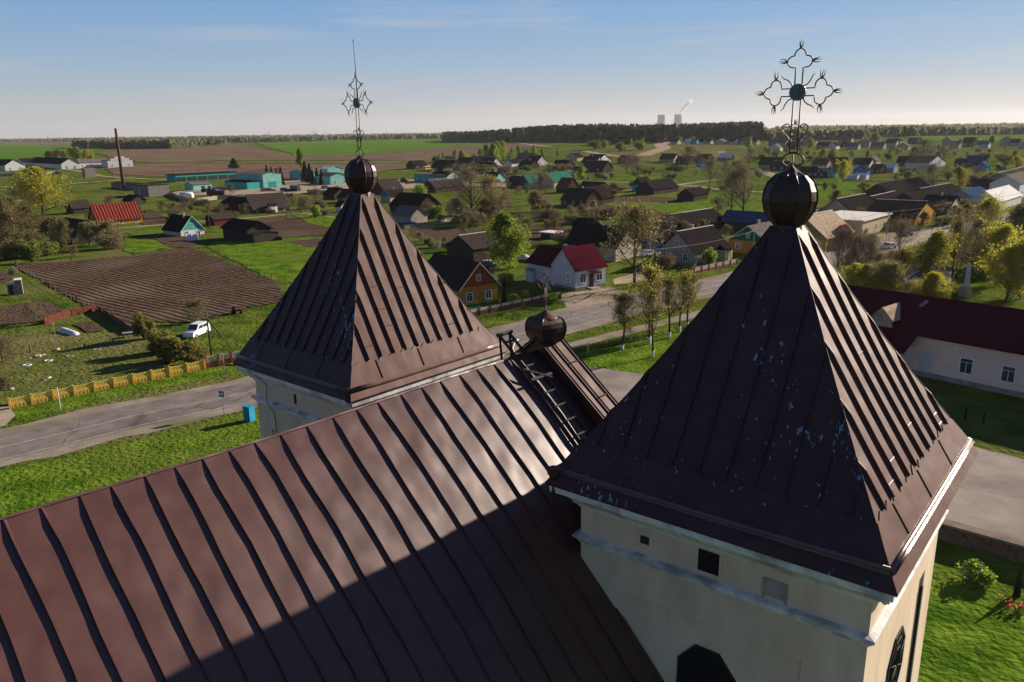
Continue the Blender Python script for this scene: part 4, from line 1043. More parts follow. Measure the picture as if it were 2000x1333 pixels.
for s in (1, 2, 3):
    proto('bare', s, spread=.55, clear=.16, leaves=500, ls=.13, lm='l_bud', twk=1.25, twr=.012, nb=10, up=.3, name='bare_tree')
    proto('bud', s+10, spread=.44, clear=.15, leaves=2400, ls=.20, lm='l_bud', twk=1.2, name='budding_tree', mix=('l_oliv', .5))
    proto('yellow', s+20, spread=.36, leaves=8500, ls=.20, lm='l_yel', twk=1.0, clear=.05, name='maple_tree', mix=('l_bud', .25))
    proto('green', s+30, spread=.34, leaves=7000, ls=.26, lm='l_green', twk=.8, clear=.08, name='leafy_tree', mix=('l_mid', .3))
    proto('birch', s+40, spread=.32, leaves=9500, ls=.22, lm='l_green', twk=.8, clear=.05, droop=.5, name='birch_tree', asp=1.5, mix=('l_bud', .3))
    proto('poplar', s+50, spread=.15, leaves=4500, ls=.28, lm='l_green', twk=.6, clear=.10, ang=(15, 35), name='poplar_tree', mix=('l_mid', .4))
    proto('orchard', s+60, H=5, spread=.50, leaves=1500, ls=.16, lm='l_oliv', twk=1.3, twr=.014, clear=.2, ang=(45, 80), name='apple_tree', mix=('l_bud', .3))
    proto('blossom', s+70, H=5, spread=.42, leaves=4200, ls=.17, lm='l_white', twk=.8, clear=.15, ang=(40, 75), name='blossoming_tree', mix=('l_bud', .35))
    proto('olive', s+80, spread=.38, leaves=5500, ls=.22, lm='l_oliv', twk=1.5, clear=.1, name='olive_leaved_tree', mix=('l_bud', .35))
    proto('lime', s+90, H=11, spread=.30, leaves=1100, ls=.17, lm='l_yel', twk=.9, twr=.011, nb=9, up=.8, levels=3, tm='bark_dark', twigm='twig_d', clear=.24, ang=(35, 65), lime=True, name='limewashed_tree')
    bushproto('bush', s, lm='l_mid', mix=('l_bud', .4)); bushproto('willow', s+5, H=4, R=2.0, leaves=5000, ls=.20, lm='l_bud', name='willow_bush', stems=14, mix=('l_oliv', .3))
    bushproto('gbush', s+9, lm='l_green', mix=('l_mid', .4), name='leafy_bush'); bushproto('wbush', s+15, lm='l_white', mix=('l_mid', .45), name='flowering_bush')
    bushproto('brown', s+20, H=3, R=2.6, leaves=5000, ls=.15, lm='l_oliv', mix=('twig', .6), name='bare_shrub', stems=24)
    spruceproto('spruce', s)
    spruceproto('pine', s+4, pine=True, R=3.0)
tree_count = {}
def tree(kind, x, y, yt, label, cat='tree', group=None, wide=1.0, leanx=0):
    g = G(x, y); h = max(.8, ZH(g, yt)); k = tree_count.get(kind, 0); tree_count[kind] = k+1
    tr, cr_, H, nm = TREES[kind][k % len(TREES[kind])]; r = random.Random(int(x*13+y*7))
    root = thing(nm, label, cat, g-Vector((0, 0, .05)), r.uniform(0, 6.28), group)
    s = h/H; root.scale = (s*wide, s*wide, s)
    root.rotation_euler[1] = leanx
    link(tr.name, tr, root); link(cr_.name, cr_, root)
    return root
# ---------------------------------------------------------------- near and middle houses
hs = house('white walled house with bright maroon roofs and small entrance canopy beside the road', (1074, 557.5), (1124, 568), (1195, 560), ridge='y', snap=False, wall='w_bluewhite', roof='roof_maroon', eyt=528, ryt=481, name='white_house', wins='Wd0.02', over=.3, base='trim_grey', dm='w_bluewhite')
hs.name = 'white_house'
for o in list(hs.children):
    if o.name.startswith('door'): bpy.data.objects.remove(o)
root = house('', (1030, 547), (1075, 557.6), 6.5, ridge='x', wall='w_bluewhite', roof='roof_maroon', eave=3.5, rise=2.7, root=hs, over=.3, base='trim_grey', chim=.97)
LX = 7.6
# right wall (local -y side): windows either side of a canopied door
def hsfr(o):
    xs = [v.co for c in o.children if c.name.startswith('wall') for v in c.data.vertices]; return xs
x0 = -3.9; yS = -3.78
wl = [c for c in hs.children if c.name.startswith('wall')][0]; xs = [v.co.x for v in wl.data.vertices]; ys = [v.co.y for v in wl.data.vertices]
xa, xb, ys_ = min(xs)+.04, max(xs)-.04, min(ys)+.04
fr0 = (Vector((xa, ys_, 0)), Vector((1, 0, 0)), Vector((0, -1, 0)))
Lw = xb-xa
for t in (.24, .78): win(hs, fr0, t, 1.95, 1.35, 1.55, Lw)
mb = MB(); cx = xa+Lw*.52; mb.box((cx-.55, ys_-.05, .2), (cx+.55, ys_-.003, 2.5)); mb.build('door', 'door_brown', hs)
mb = MB(); mb.slab([(cx-.9, ys_-1.1, 2.75), (cx+.9, ys_-1.1, 2.75), (cx+.9, ys_, 3.05), (cx-.9, ys_, 3.05)], .07)
mb.tube([(cx-.85, ys_-1.05, 2.75), (cx-.85, ys_-.02, 2.2)], .03, 4); mb.tube([(cx+.85, ys_-1.05, 2.75), (cx+.85, ys_-.02, 2.2)], .03, 4); mb.build('door_canopy', 'roof_maroon', hs)
mb = MB(); mb.box((cx-1.1, ys_-1.5, -.2), (cx+1.1, ys_-.05, .18)); mb.box((cx-1.4, ys_-1.9, -.2), (cx+1.4, ys_-1.5, .05)); mb.build('doorstep', 'concrete', hs)
# notice board with emblem and printed lines on the gable wall
xg = xa; yb = ys_+1.9
mb = MB(); mb.box((xg-.07, yb-.75, 1.15), (xg-.045, yb+.75, 3.0)); nb_ = mb.build('notice_board', 'trim_white', hs)
mb = MB(); mb.prism([(xg-.075, yb-.12, 2.55), (xg-.075, yb+.12, 2.55), (xg-.075, yb, 2.85)], (-.004, 0, 0)); mb.build('emblem', 'dark', nb_)
for i, (wd, z) in enumerate(((.5, 2.38), (.42, 2.25), (.5, 2.12), (.3, 1.99), (.45, 1.86))):
    rr = random.Random(i); mb = MB(); y = yb-wd; pts = [(xg-.075, y, z)]
    while y < yb+wd:
        l = rr.uniform(.05, .16); y2 = min(y+l, yb+wd); pts += [(xg-.075, y, z+.05), (xg-.075, y2, z+.05), (xg-.075, y2, z), (xg-.075, min(y2+.04, yb+wd+.01), z)]; y = y2+.04
    pts.append((xg-.075, pts[-1][1], z-.008)); pts.append((xg-.075, yb-wd, z-.008)); mb.prism(pts, (-.004, 0, 0)); mb.build('printed_line', 'dark', nb_)
mb = MB(); mb.box((xg-.078, yb-.4, 1.45), (xg-.073, yb+.4, 1.58)); mb.build('red_line', 'roof_red', nb_)
lean(hs, (.8, 3.55+.1, 0), (1.0, 3.6+.1, .1), 'w_bluewhite') if False else None
# side porch on the rear volume
g = hs.matrix_basis.inverted() @ G(1040, 549.5)
mb = MB(); mb.box((g.x-.9, g.y-.9, 0), (g.x+.6, g.y+.9, 2.1)); pc = mb.build('porch', 'w_bluewhite', hs)
mb = MB(); mb.slab([(g.x-1.1, g.y+1.1, 2.1), (g.x-1.1, g.y-1.1, 2.1), (g.x+.7, g.y-1.1, 2.6), (g.x+.7, g.y+1.1, 2.6)], .08); mb.build('porch_roof', 'trim_grey', pc)

house('house with yellow wall, orange gable and black roof behind the far left tower', (899, 604), (972, 592), 13, snap=False, ridge='y', wall='w_yellow', roof='roof_brown', gable='w_orange', eave=3.3, ryt=None, rise=3.7, wins='W2 Wg', name='wooden_house', base='w_green', over=.45, fr='trim_white')
h = house('grey walled house with dark slate roof and pale ridge across the road', (1296, 512), (1360, 524), (1421, 506), ridge='y', wall='w_grey', roof='slate_dark', eave=3.1, ryt=447, wins='W2 Wg S2', name='village_house', cap=True, chim=.45, base='trim_grey')
xs = [v.co.x for c in h.children if c.name.startswith('wall') for v in c.data.vertices]; ys = [v.co.y for c in h.children if c.name.startswith('wall') for v in c.data.vertices]
lean(h, (max(xs)-4.6, min(ys)-2.2, 0), (max(xs)-1.8, min(ys)+.1, 2.5), 'w_cream', rise=1.1)
h = house('ochre house with pale corrugated roof and small maroon dormer at the right', (1612, 494), (1664, 478), 11, ridge='x', wall='w_ochre', roof='slate_pale', eave=3.4, rise=4.4, wins='W3 S2 Wg', name='village_house', chim=.5, over=.5)
xs = [v.co.x for c in h.children if c.name.startswith('wall') for v in c.data.vertices]; ys = [v.co.y for c in h.children if c.name.startswith('wall') for v in c.data.vertices]
lean(h, (-.2, min(ys)-1.6, 0), (3.0, min(ys)+1.5, 3.7), 'w_ochre', rise=1.6, roofm='roof_maroon_dark')
house('cottage with green gable and yellow and green boarded walls behind the right tower ball', (1429, 491), (1503, 503), 11, ridge='y', wall='w_yellow', roof='slate_grey', gable='w_green', eave=2.9, rise=3.3, wins='W2 Wg', name='wooden_cottage', band='w_green')
house('small yellow house with long red corrugated roof among orchard bushes', (190, 442), (276, 436), 7.5, ridge='x', wall='w_yellow', roof='roof_red', eyt=424, ryt=397, wins='S3 E1', name='village_house')
house('low white house with dark roof and turquoise gable beside the dark garden plot', (356, 463), (401, 457), 10, ridge='y', wall='w_white', roof='slate_dark', gable='w_teal', eyt=447, ryt=421, wins='W2 Wg', door=None, name='village_house', chim=.3)
h = house('dark plank barn with broad gable in front of the ploughed plot', (484, 474), (530, 469), 13, ridge='y', wall='w_plank', roof='slate_dark', eave=3.2, ryt=430, wins='', name='barn', cat='barn', over=.6)
xs = [v.co.x for c in h.children if c.name.startswith('wall') for v in c.data.vertices]
lean(h, (min(xs)-3, -3.8, 0), (min(xs)+.1, 3.4, 2.3), 'w_plank', nm='annex', roofm='slate', rise=.5)
h = house('brown log house with four white framed windows and small porch below the workshop yard', (486, 417), (556, 414), 8, ridge='x', wall='w_log', roof='slate', eyt=403, ryt=379, wins='S4.8x1.1 E1', name='log_house')
ys = [v.co.y for c in h.children if c.name.startswith('wall') for v in c.data.vertices]
lean(h, (-1.6, min(ys)-2, 0), (1.2, min(ys)+.1, 2.3), 'trim_white', rise=1.0, roofm='slate_dark')
house('dark red boarded house with shallow roof left of the brown log house', (424, 410), (473, 411), 9, ridge='x', wall='w_redwood', roof='slate_dark', eave=2.6, ryt=385, name='village_house', wins='S2')
house('low plank cow shed between the turquoise gabled house and barn', (412, 441), (452, 440), 5, ridge='x', wall='w_redwood', roof='slate', eave=2.0, rise=1.4, name='shed', cat='shed')
house('grey roofed plank shed with pale ridge next to the bright green birch', (925, 513), (973, 505), 8.5, ridge='x', wall='w_plank', roof='slate', eave=2.9, rise=2.5, name='shed', cat='shed', cap=True)
house('whitewashed brick house with steep black roof behind the maroon roofed house', (1194, 511), (1243, 504), 13, ridge='y', wall='w_brick', roof='slate_dark', eave=3.0, ryt=440, wins='W2.8x1', name='brick_house')
house('small bright blue shed with open doorway behind the bare roadside tree', (1245, 488), (1271, 491), 5, ridge='y', wall='w_blue', roof='slate', eave=2.2, rise=1.5, wins='Wd', name='shed', cat='shed')
house('blue boarded lean-to beside the bright blue shed', (1272, 489), (1296, 492), 4, ridge='x', wall='w_blue', roof='slate_dark', eave=1.9, rise=.7, name='lean_to', cat='shed')
house('black roofed barn behind the small bright blue shed', (1278, 466), (1318, 474), 10, ridge='y', wall='w_plank', roof='slate_dark', eave=2.4, rise=3.6, name='barn', cat='barn')
house('long dark shed with pale ridge behind the grey walled house', (1322, 461), (1400, 455), 9, ridge='x', wall='w_plank', roof='slate_dark', eave=2.6, rise=2.8, name='shed', cat='shed', cap=True)
house('long blue roofed shed between the grey walled house and green cottage', (1392, 452), (1480, 450), 8, ridge='x', wall='w_plank', roof='roof_blue', eave=2.4, rise=2.6, name='shed', cat='shed')
house('low dark hen house in the strip gardens above the maroon roofs', (1117, 452), (1145, 455), 6, ridge='x', wall='w_plank', roof='slate_dark', eave=1.8, rise=1.7, name='shed', cat='shed')
house('flat white lidded shed in the strip gardens', (1052, 467), (1076, 467), 4, wall='w_plank', roof='ridge_pale', eave=1.5, flat=1, name='shed', cat='shed')
house('black timber hut standing alone in the open green meadow', (1346, 394), (1374, 393), 7, ridge='x', wall='w_plank', roof='slate_dark', eave=2.4, rise=2.4, name='timber_hut', cat='hut')
house('turquoise walled cottage with black roof left of the long black barn', (1244, 373), (1264, 377), 8, ridge='y', wall='w_teal', roof='slate_dark', gable='w_plank', eave=3, rise=3.2, name='village_house')
house('long black barn with hipped looking roof in the meadow', (1262, 381), (1310, 380), 9, ridge='x', wall='w_plank', roof='slate_dark', eave=2.4, rise=3.4, name='barn', cat='barn')
house('brown roofed farmhouse with black wings beside the blossoming tree', (1092, 402), (1140, 404), 10, ridge='x', wall='w_log', roof='slate', eave=2.4, rise=3.8, name='farmhouse', wins='S3')
house('black gabled barn joined to the brown roofed farmhouse', (1142, 402), (1188, 400), 10, ridge='x', wall='w_plank', roof='slate_dark', eave=2.3, rise=4.2, name='barn', cat='barn')
house('low black roofed stable behind the farmhouse', (1126, 375), (1165, 375), 8, ridge='x', wall='w_plank', roof='slate_dark', eave=2.2, rise=2.2, name='stable', cat='barn')
house('cottage with bright green gable roof beyond the bare orchard', (1012, 367), (1033, 368), 12, ridge='y', wall='w_teal_pale', roof='roof_green', gable='roof_green', eave=2.4, rise=4, name='village_house')
house('long house with dark green roof and plank gable beyond the bare orchard', (1074, 368), (1114, 366), 10, ridge='x', wall='w_brick', roof='roof_green', gable='w_plank', eave=3.2, rise=4, name='village_house', wins='E1')
house('steep rusty brown roofed house beside the green roofed long house', (1083, 377), (1105, 377), 9, ridge='x', wall='w_log', roof='roof_rust', eave=2.4, rise=4.2, name='village_house')
house('grey roofed cottage right of the turquoise roadside depot', (985, 368), (1008, 368), 9, ridge='x', wall='w_log', roof='slate', eave=2.4, rise=3.4, name='village_house')
house('small cottage with dark roof and turquoise front near the depot', (940, 357), (964, 357), 8, ridge='x', wall='w_teal_pale', roof='slate_dark', eave=2.5, rise=3, name='village_house')
house('black hip roofed barn right of the far left tower ball', (757, 414), (812, 417), 11, ridge='x', wall='w_log', roof='slate_dark', eave=2.4, rise=4.0, name='barn', cat='barn')
house('grey roofed shed below the black barn by the far left tower', (762, 435), (798, 436), 7, ridge='x', wall='w_brick', roof='slate_grey', eave=2.4, rise=2.6, name='shed', cat='shed')
house('tiny cottage with bright blue gable beside the far left tower ball', (744, 396), (762, 397), 8, ridge='y', wall='w_brick', roof='slate_dark', gable='w_blue', eave=2.6, rise=2.4, name='village_house')
house('broad grey roofed cottage above the tiny blue gabled cottage', (742, 381), (780, 380), 10, ridge='x', wall='w_log', roof='slate', eave=2.4, rise=4.4, name='village_house')
house('long grey roofed cottage behind the bright green round tree', (843, 377), (900, 374), 9, ridge='x', wall='w_log', roof='slate', eave=2.4, rise=3.2, name='village_house', cap=True)
house('small brown gabled cottage left of the far left tower ball', (630, 390), (652, 391), 8, ridge='x', wall='w_log', roof='slate_dark', eave=2.3, rise=2.6, name='village_house')
house('small black cottage nearest the left side of the far left tower ball', (654, 396), (682, 396), 8, ridge='x', wall='w_plank', roof='slate_dark', eave=2.2, rise=3.0, name='village_house')
house('tiny well house with pointed roof in the bright green lawn', (654, 415), (664, 415), 3.4, ridge='x', wall='w_white', roof='slate_dark', eave=2.2, rise=1.8, name='well_house', cat='shed')
house('collapsed thatched hut with pale boards among bare bushes at the left', (98, 472), (140, 478), 9, ridge='x', wall='w_plank', roof='slate', eave=1.2, rise=4.8, name='ruined_hut', cat='hut')
house('low brown roofed shed left of the red roofed house', (140, 418), (175, 417), 7, ridge='x', wall='w_plank', roof='slate', eave=2.0, rise=2.6, name='shed', cat='shed')
house('dark lean shed behind the red roofed house', (236, 400), (254, 400), 6, ridge='x', wall='w_plank', roof='slate_dark', eave=1.8, rise=2, name='shed', cat='shed')
# ---- workshop yard
house('turquoise flat roofed garage row with black bays at the left of the yard', (326, 355), (446, 353), 12, wall='w_teal', roof='slate_dark', eave=4.2, flat=1, wins='S66.0x2.6', pm='dark', fr='w_teal', name='garage_row', cat='garage', chim=None)
h = house('two storey pale turquoise workshop with green gate and long annex', (513, 369), (549, 367), 26, wall='w_teal_pale', roof='slate_grey', ridge='y', eave=7.4, rise=.9, wins='N6 W1', name='workshop', cat='workshop', over=.3)
xs = [v.co.x for c in h.children if c.name.startswith('wall') for v in c.data.vertices]; ys = [v.co.y for c in h.children if c.name.startswith('wall') for v in c.data.vertices]
lean(h, (min(xs)+.5, max(ys), 0), (max(xs)-3, max(ys)+9, 3.6), 'w_teal', nm='annex', rise=.8)
mb = MB(); mb.box((min(xs)-.06, -2.2, 0), (min(xs)-.01, 2.4, 3.4)); mb.build('gate', 'door_teal', h)
house('pale turquoise shed with shallow roof behind the young spruces', (558, 351), (590, 351), 14, ridge='y', wall='w_teal_pale', roof='slate_grey', eave=4.5, rise=1.6, name='workshop', cat='workshop')
house('pale turquoise office with green door right of the spruce clump', (640, 362), (677, 361), 14, ridge='y', wall='w_teal_pale', roof='slate_grey', eave=4.6, rise=1.8, wins='W2', name='workshop', cat='workshop')
house('white and turquoise shed with low gable behind the office', (636, 343), (668, 342), 10, ridge='y', wall='w_teal_pale', roof='roof_white', eave=4, rise=2, name='workshop', cat='workshop')
house('long turquoise depot wall with flat grey roof right of the tower ball', (802, 356), (861, 357), 12, wall='w_teal', roof='slate_grey', eave=4.4, flat=1, wins='S5', name='depot', cat='depot')
house('white gabled house with black roof at the end of the turquoise depot', (880, 359), (906, 355), 14, ridge='y', wall='w_teal_pale', roof='slate_dark', gable='w_white', eave=3.6, rise=2.6, wins='W2', name='village_house')
h = house('ruined grey block building without roof beside the tall chimney', (292, 385), (332, 382), 16, wall='w_greyblock', roof='slate', eave=5.0, flat=1, name='block_building', cat='building', over=.1)
h = house('long collapsed shed with broken walls at the foot of the chimney', (236, 366), (290, 377), 7, wall='w_greyblock', roof='w_plank', eave=2.6, rise=.8, name='ruined_shed', cat='shed')
house('small pale shed in front of the turquoise garage row', (376, 373), (412, 371), 8, ridge='x', wall='w_teal_pale', roof='slate_grey', eave=3, rise=1.0, name='shed', cat='shed', wins='S1')
house('square grey concrete tower block in the field at the left', (167, 347), (188, 346), 5, wall='w_greyblock', roof='concrete', eave=5.5, flat=1, name='concrete_block', cat='building', over=.1)
# ---- white farm in the far left
house('white gabled cow house with turquoise doors at the left edge', (8, 334), (47, 333), 60, ridge='y', wall='w_white', roof='slate_dark', eave=4, rise=4.2, wins='Wd.25 Wd.72 W2', dm='door_teal', name='cow_house', cat='barn')
house('long black roofed cow house with white gable and turquoise doors', (119, 331), (155, 330), 85, ridge='y', wall='w_white', roof='slate_dark', eave=4, rise=4.2, wins='Wd.3 Wd.7 W2', dm='door_teal', name='cow_house', cat='barn')
house('low white milking shed between the cow house and stepped facade', (152, 328), (208, 327), 12, ridge='x', wall='w_white', roof='slate_grey', eave=4, rise=2.6, name='milking_shed', cat='barn', wins='S6')
h = house('white farm building with stepped facade and dark doors', (208, 328), (257, 327), 14, wall='w_white', roof='slate_dark', eave=5.6, flat=1, wins='S3', name='farm_building', cat='barn', over=.05)
g = h.location; xs = [v.co.x for c in h.children if c.name.startswith('wall') for v in c.data.vertices]; ys = [v.co.y for c in h.children if c.name.startswith('wall') for v in c.data.vertices]
mb = MB(); a = max(xs); mb.box((-a*.75, min(ys)-.1, 5.6), (a*.75, min(ys)+.3, 7.2)); mb.box((-a*.4, min(ys)-.12, 7.2), (a*.4, min(ys)+.28, 8.6)); mb.build('stepped_parapet', 'w_white', h)
house('long low black roof of a barn behind the white cow houses', (45, 325), (120, 322), 14, ridge='x', wall='w_white', roof='slate_dark', eave=3, rise=3, name='barn', cat='barn')
# ---- village row beyond the depot: many small houses
far_rows = [
 (804, 829, 331, 'slate_dark', 'w_log', 'black hipped cottage first from the left in the far village row'), (832, 872, 334, 'slate_dark', 'w_plank', 'long black barn behind the yellow bus'),
 (857, 880, 322, 'slate_dark', 'w_white', 'white gabled cottage above the long black barn'), (884, 912, 327, 'slate', 'w_plank', 'low grey roofed barn in the far village row'),
 (911, 935, 323, 'slate_grey', 'w_plank', 'grey roofed cottage left of the big white gable'), (926, 950, 334, 'slate_dark', 'w_log', 'black cottage with pale wall near the parked blue wagons'),
 (988, 1002, 326, 'slate_dark', 'w_white', 'narrow white gable right of the big white gable'), (1003, 1035, 318, 'slate_grey', 'w_brick', 'pale cottage with grey roof behind the row'),
 (1008, 1032, 331, 'slate_dark', 'w_plank', 'black shed with pale ridge in the middle of the row'), (1032, 1044, 323, 'slate_dark', 'w_white', 'tiny white gabled cottage left of the pair of gables'),
 (1074, 1100, 331, 'slate_dark', 'w_plank', 'low black barn beside the silver bush'), (1106, 1129, 314, 'slate_dark', 'w_cream', 'tall black roofed cottage on the slope'),
 (1131, 1160, 325, 'slate_dark', 'w_brick', 'dark cottage with three chimneys in the row'), (1129, 1171, 337, 'slate_dark', 'w_plank', 'black roofed barn right of the young birch'),
 (1201, 1226, 320, 'slate_dark', 'w_plank', 'solitary black barn by the sandy track'), (1284, 1312, 318, 'slate', 'w_brick', 'brown roofed cottage among bare trees right of the track'),
 (1314, 1340, 322, 'slate_dark', 'w_log', 'black cottage beside the brown roofed cottage'), (1352, 1378, 318, 'roof_rust', 'w_log', 'rusty roofed cottage left of the blue walled shed'),
 (1362, 1372, 326, 'slate_dark', 'w_blue', 'small blue walled shed in the bare trees'), (1398, 1422, 315, 'roof_white', 'w_plank', 'low shed with white roof near the bare trees'),
 (1476, 1520, 330, 'slate_dark', 'w_brick', 'long black roofed house with white gable left of the cross'), (1500, 1530, 334, 'slate_dark', 'w_plank', 'low black barn left of the cross foot'),
 (1580, 1610, 330, 'roof_rust', 'w_brick', 'dark red roofed house right of the cross foot'), (1612, 1645, 328, 'slate_dark', 'w_log', 'black roofed cottage behind the turquoise cottage'),
 (1555, 1586, 347, 'slate_dark', 'w_plank', 'black barn just right of the ball'), (1586, 1611, 347, 'slate_dark', 'w_redwood', 'cottage with red and white gable in the right hand row'),
 (1612, 1633, 347, 'slate_dark', 'w_teal', 'cottage with turquoise gable in the right hand row'), (1659, 1694, 330, 'slate_dark', 'w_white', 'black roofed cottage with bright white edge'),
 (1667, 1693, 342, 'slate_dark', 'w_blue', 'cottage with blue grey gable beside the white sheds'), (1695, 1716, 340, 'slate', 'w_plank', 'grey shed right of the blue grey gable'),
 (1690, 1712, 322, 'slate_grey', 'w_cream', 'beige walled cottage half hidden in bare trees'), (1748, 1783, 326, 'slate_dark', 'w_log', 'pair of black gables left of the pale blue house'),
 (1720, 1742, 338, 'roof_white', 'w_brick', 'low shed with bright roof in the right hand row'), (1862, 1886, 328, 'slate_dark', 'w_log', 'small black cottage left of the blue roofed barn'),
 (1883, 1922, 326, 'roof_blue', 'w_plank', 'blue roofed barn in the trees at the right'), (1906, 1926, 334, 'roof_blue', 'w_blue', 'small blue shed below the blue roofed barn')]
for i, (xa_, xb_, yb_, rf_, wl_, lb) in enumerate(far_rows):
    wd = xb_-xa_; d_ = G(xb_, yb_)-G(xa_, yb_)
    gable_front = wl_ in ('w_white', 'w_teal', 'w_redwood', 'w_blue', 'w_cream') and wd < 28
    house(lb, (xa_, yb_), (xb_, yb_+(1.0 if gable_front else -.5)), 9 if wd < 40 else 11, ridge='y' if gable_front else 'x', wall=wl_, roof=rf_, gable=wl_, eave=2.7, rise=max(2.6, min(4.6, d_.length*.36)), name='barn' if 'barn' in lb else ('shed' if 'shed' in lb else 'cottage'), cat='barn' if 'barn' in lb else ('shed' if 'shed' in lb else 'cottage'),
          wins='W2.8x1 Wg' if gable_front else 'S2.8x1', chim=.5 if i % 3 == 0 else None, cap=(i % 4 == 1))
house('large white gabled cottage with black roof in the middle of the far village', (966, 331), (990, 327), 13, ridge='y', wall='w_white', roof='slate_dark', eave=2.6, rise=5.2, name='cottage', cat='cottage', wins='W2 Wg')
house('white gabled cottage facing the meadow right of the tiny gable', (1046, 324), (1066, 323), 12, ridge='y', wall='w_white', roof='slate_dark', eave=2.8, rise=4.4, name='cottage', cat='cottage', wins='W2 Wg')
house('white gabled cottage with veranda at the right end of the far village row', (1168, 321), (1190, 319), 12, ridge='y', wall='w_white', roof='slate_dark', eave=2.8, rise=4.2, name='cottage', cat='cottage', wins='W2 Wg')
house('pale blue house with white ridge in the trees at the right', (1806, 330), (1838, 327), 14, ridge='y', wall='w_bluewhite', roof='slate', eave=3.4, rise=4, name='village_house', cap=True, wins='W2')
for a, b, y in ((1648, 1672, 352), (1674, 1690, 351)):
    house('long white shed behind the meadow fence' if a == 1648 else 'short white shed right of the long white one', (a, y), (b, y), 5, ridge='x', wall='w_white', roof='roof_white', eave=2.2, rise=1.0, name='shed', cat='shed')
# ---- right hand street
house('cream flat roofed shop with white fascia by the road at the right', (1668, 463), (1722, 457), 13, wall='w_cream', roof='ridge_pale', eave=4.0, flat=1, wins='S3 Sd.8', name='shop', cat='shop', over=.5)
house('dark roofed house with white ridge behind the flat roofed shop', (1652, 438), (1706, 432), 10, ridge='x', wall='w_brick', roof='slate_dark', eave=3.2, rise=3.8, name='village_house', cap=True)
house('yellow gabled house with pale ridge beside the shop', (1766, 449), (1812, 444), 13, ridge='y', wall='w_yellow', roof='slate_dark', eave=3.0, rise=3.6, wins='W2 Wg', name='village_house', cap=True)
house('small white brick annex left of the yellow gabled house', (1742, 447), (1764, 448), 7, ridge='x', wall='w_brick', roof='slate_dark', eave=2.8, rise=1.8, name='annex_house', cat='house')
house('black roofed shed with pale ridge behind the yellow gabled house', (1711, 418), (1757, 415), 9, ridge='x', wall='w_plank', roof='slate_dark', eave=2.6, rise=2.8, name='shed', cat='shed', cap=True)
house('long black roofed stable behind the yellow gabled house', (1760, 409), (1850, 404), 9, ridge='x', wall='w_plank', roof='slate_dark', eave=2.6, rise=2.6, name='stable', cat='barn')
house('large rounded black barn at the edge of the right meadow', (1715, 394), (1796, 391), 12, ridge='x', wall='w_plank', roof='slate_dark', eave=2.4, rise=4.0, name='barn', cat='barn')
house('black roofed barn with pale ridge left of the blue roof', (1804, 395), (1862, 392), 10, ridge='x', wall='w_plank', roof='slate_dark', eave=2.4, rise=2.4, name='barn', cat='barn', cap=True)
house('beige house with steep roof left of the blossom by the road', (1845, 428), (1870, 424), 8, ridge='y', wall='w_cream', roof='slate_dark', eave=3, rise=3.4, name='village_house', wins='W1')
house('blue roofed shed beside the shining white roof', (1888, 402), (1925, 399), 9, ridge='x', wall='w_brick', roof='roof_blue', eave=2.8, rise=2.4, name='shed', cat='shed')
house('house with shining white metal roof at the right', (1935, 412), (1980, 408), 9, ridge='x', wall='w_white', roof='roof_white', eave=3.0, rise=3.2, name='village_house', wins='E1')
house('long low black barn left of the two storey house', (1894, 374), (1946, 373), 8, ridge='x', wall='w_plank', roof='slate_dark', eave=2.4, rise=2.2, name='barn', cat='barn')
house('two storey white house with grey roof at the right edge', (1962, 388), (2030, 384), 10, ridge='x', wall='w_white', roof='slate_grey', eave=5.6, rise=3.0, name='village_house', wins='S5 W2')
house('grey slate roofed house behind the two storey house at the right edge', (1945, 366), (2005, 362), 9, ridge='x', wall='w_brick', roof='slate', eave=3.2, rise=3, name='village_house', cap=True)
# ---- distant right village and forest edge hamlet
fv = [(1497, 1530, 287, 'slate_grey', 'w_greyblock'), (1502, 1520, 294, 'slate_grey', 'w_bluewhite'), (1532, 1560, 290, 'slate_dark', 'w_plank'), (1592, 1616, 289, 'slate', 'w_grey'), (1616, 1632, 290, 'slate_dark', 'w_white'), (1634, 1660, 281, 'slate_grey', 'w_grey'),
      (1652, 1674, 291, 'slate_grey', 'w_grey'), (1640, 1655, 286, 'slate_dark', 'w_plank'), (1674, 1696, 286, 'slate', 'w_grey'), (1698, 1724, 290, 'slate_grey', 'w_grey'), (1726, 1756, 280, 'slate_dark', 'w_bluewhite'), (1728, 1748, 288, 'slate', 'w_grey'),
      (1748, 1772, 291, 'slate_grey', 'w_grey'), (1772, 1794, 280, 'slate_dark', 'w_plank'), (1838, 1856, 283, 'slate_grey', 'w_brick'), (1854, 1872, 289, 'slate_grey', 'w_grey'), (1866, 1880, 283, 'slate', 'w_white'), (1880, 1900, 285, 'slate_dark', 'w_plank'),
      (1898, 1914, 282, 'slate_grey', 'w_brick'), (1910, 1930, 288, 'slate_grey', 'w_bluewhite'), (1952, 1972, 283, 'slate', 'w_brick'), (1972, 1990, 284, 'slate_dark', 'w_grey'), (1986, 2004, 289, 'slate_grey', 'w_brick'), (1560, 1590, 283, 'slate_dark', 'w_grey')]
fv.sort()
ORDN = 'first second third fourth fifth sixth seventh eighth ninth tenth eleventh twelfth thirteenth fourteenth fifteenth sixteenth seventeenth eighteenth nineteenth twentieth twenty-first twenty-second twenty-third twenty-fourth'.split()
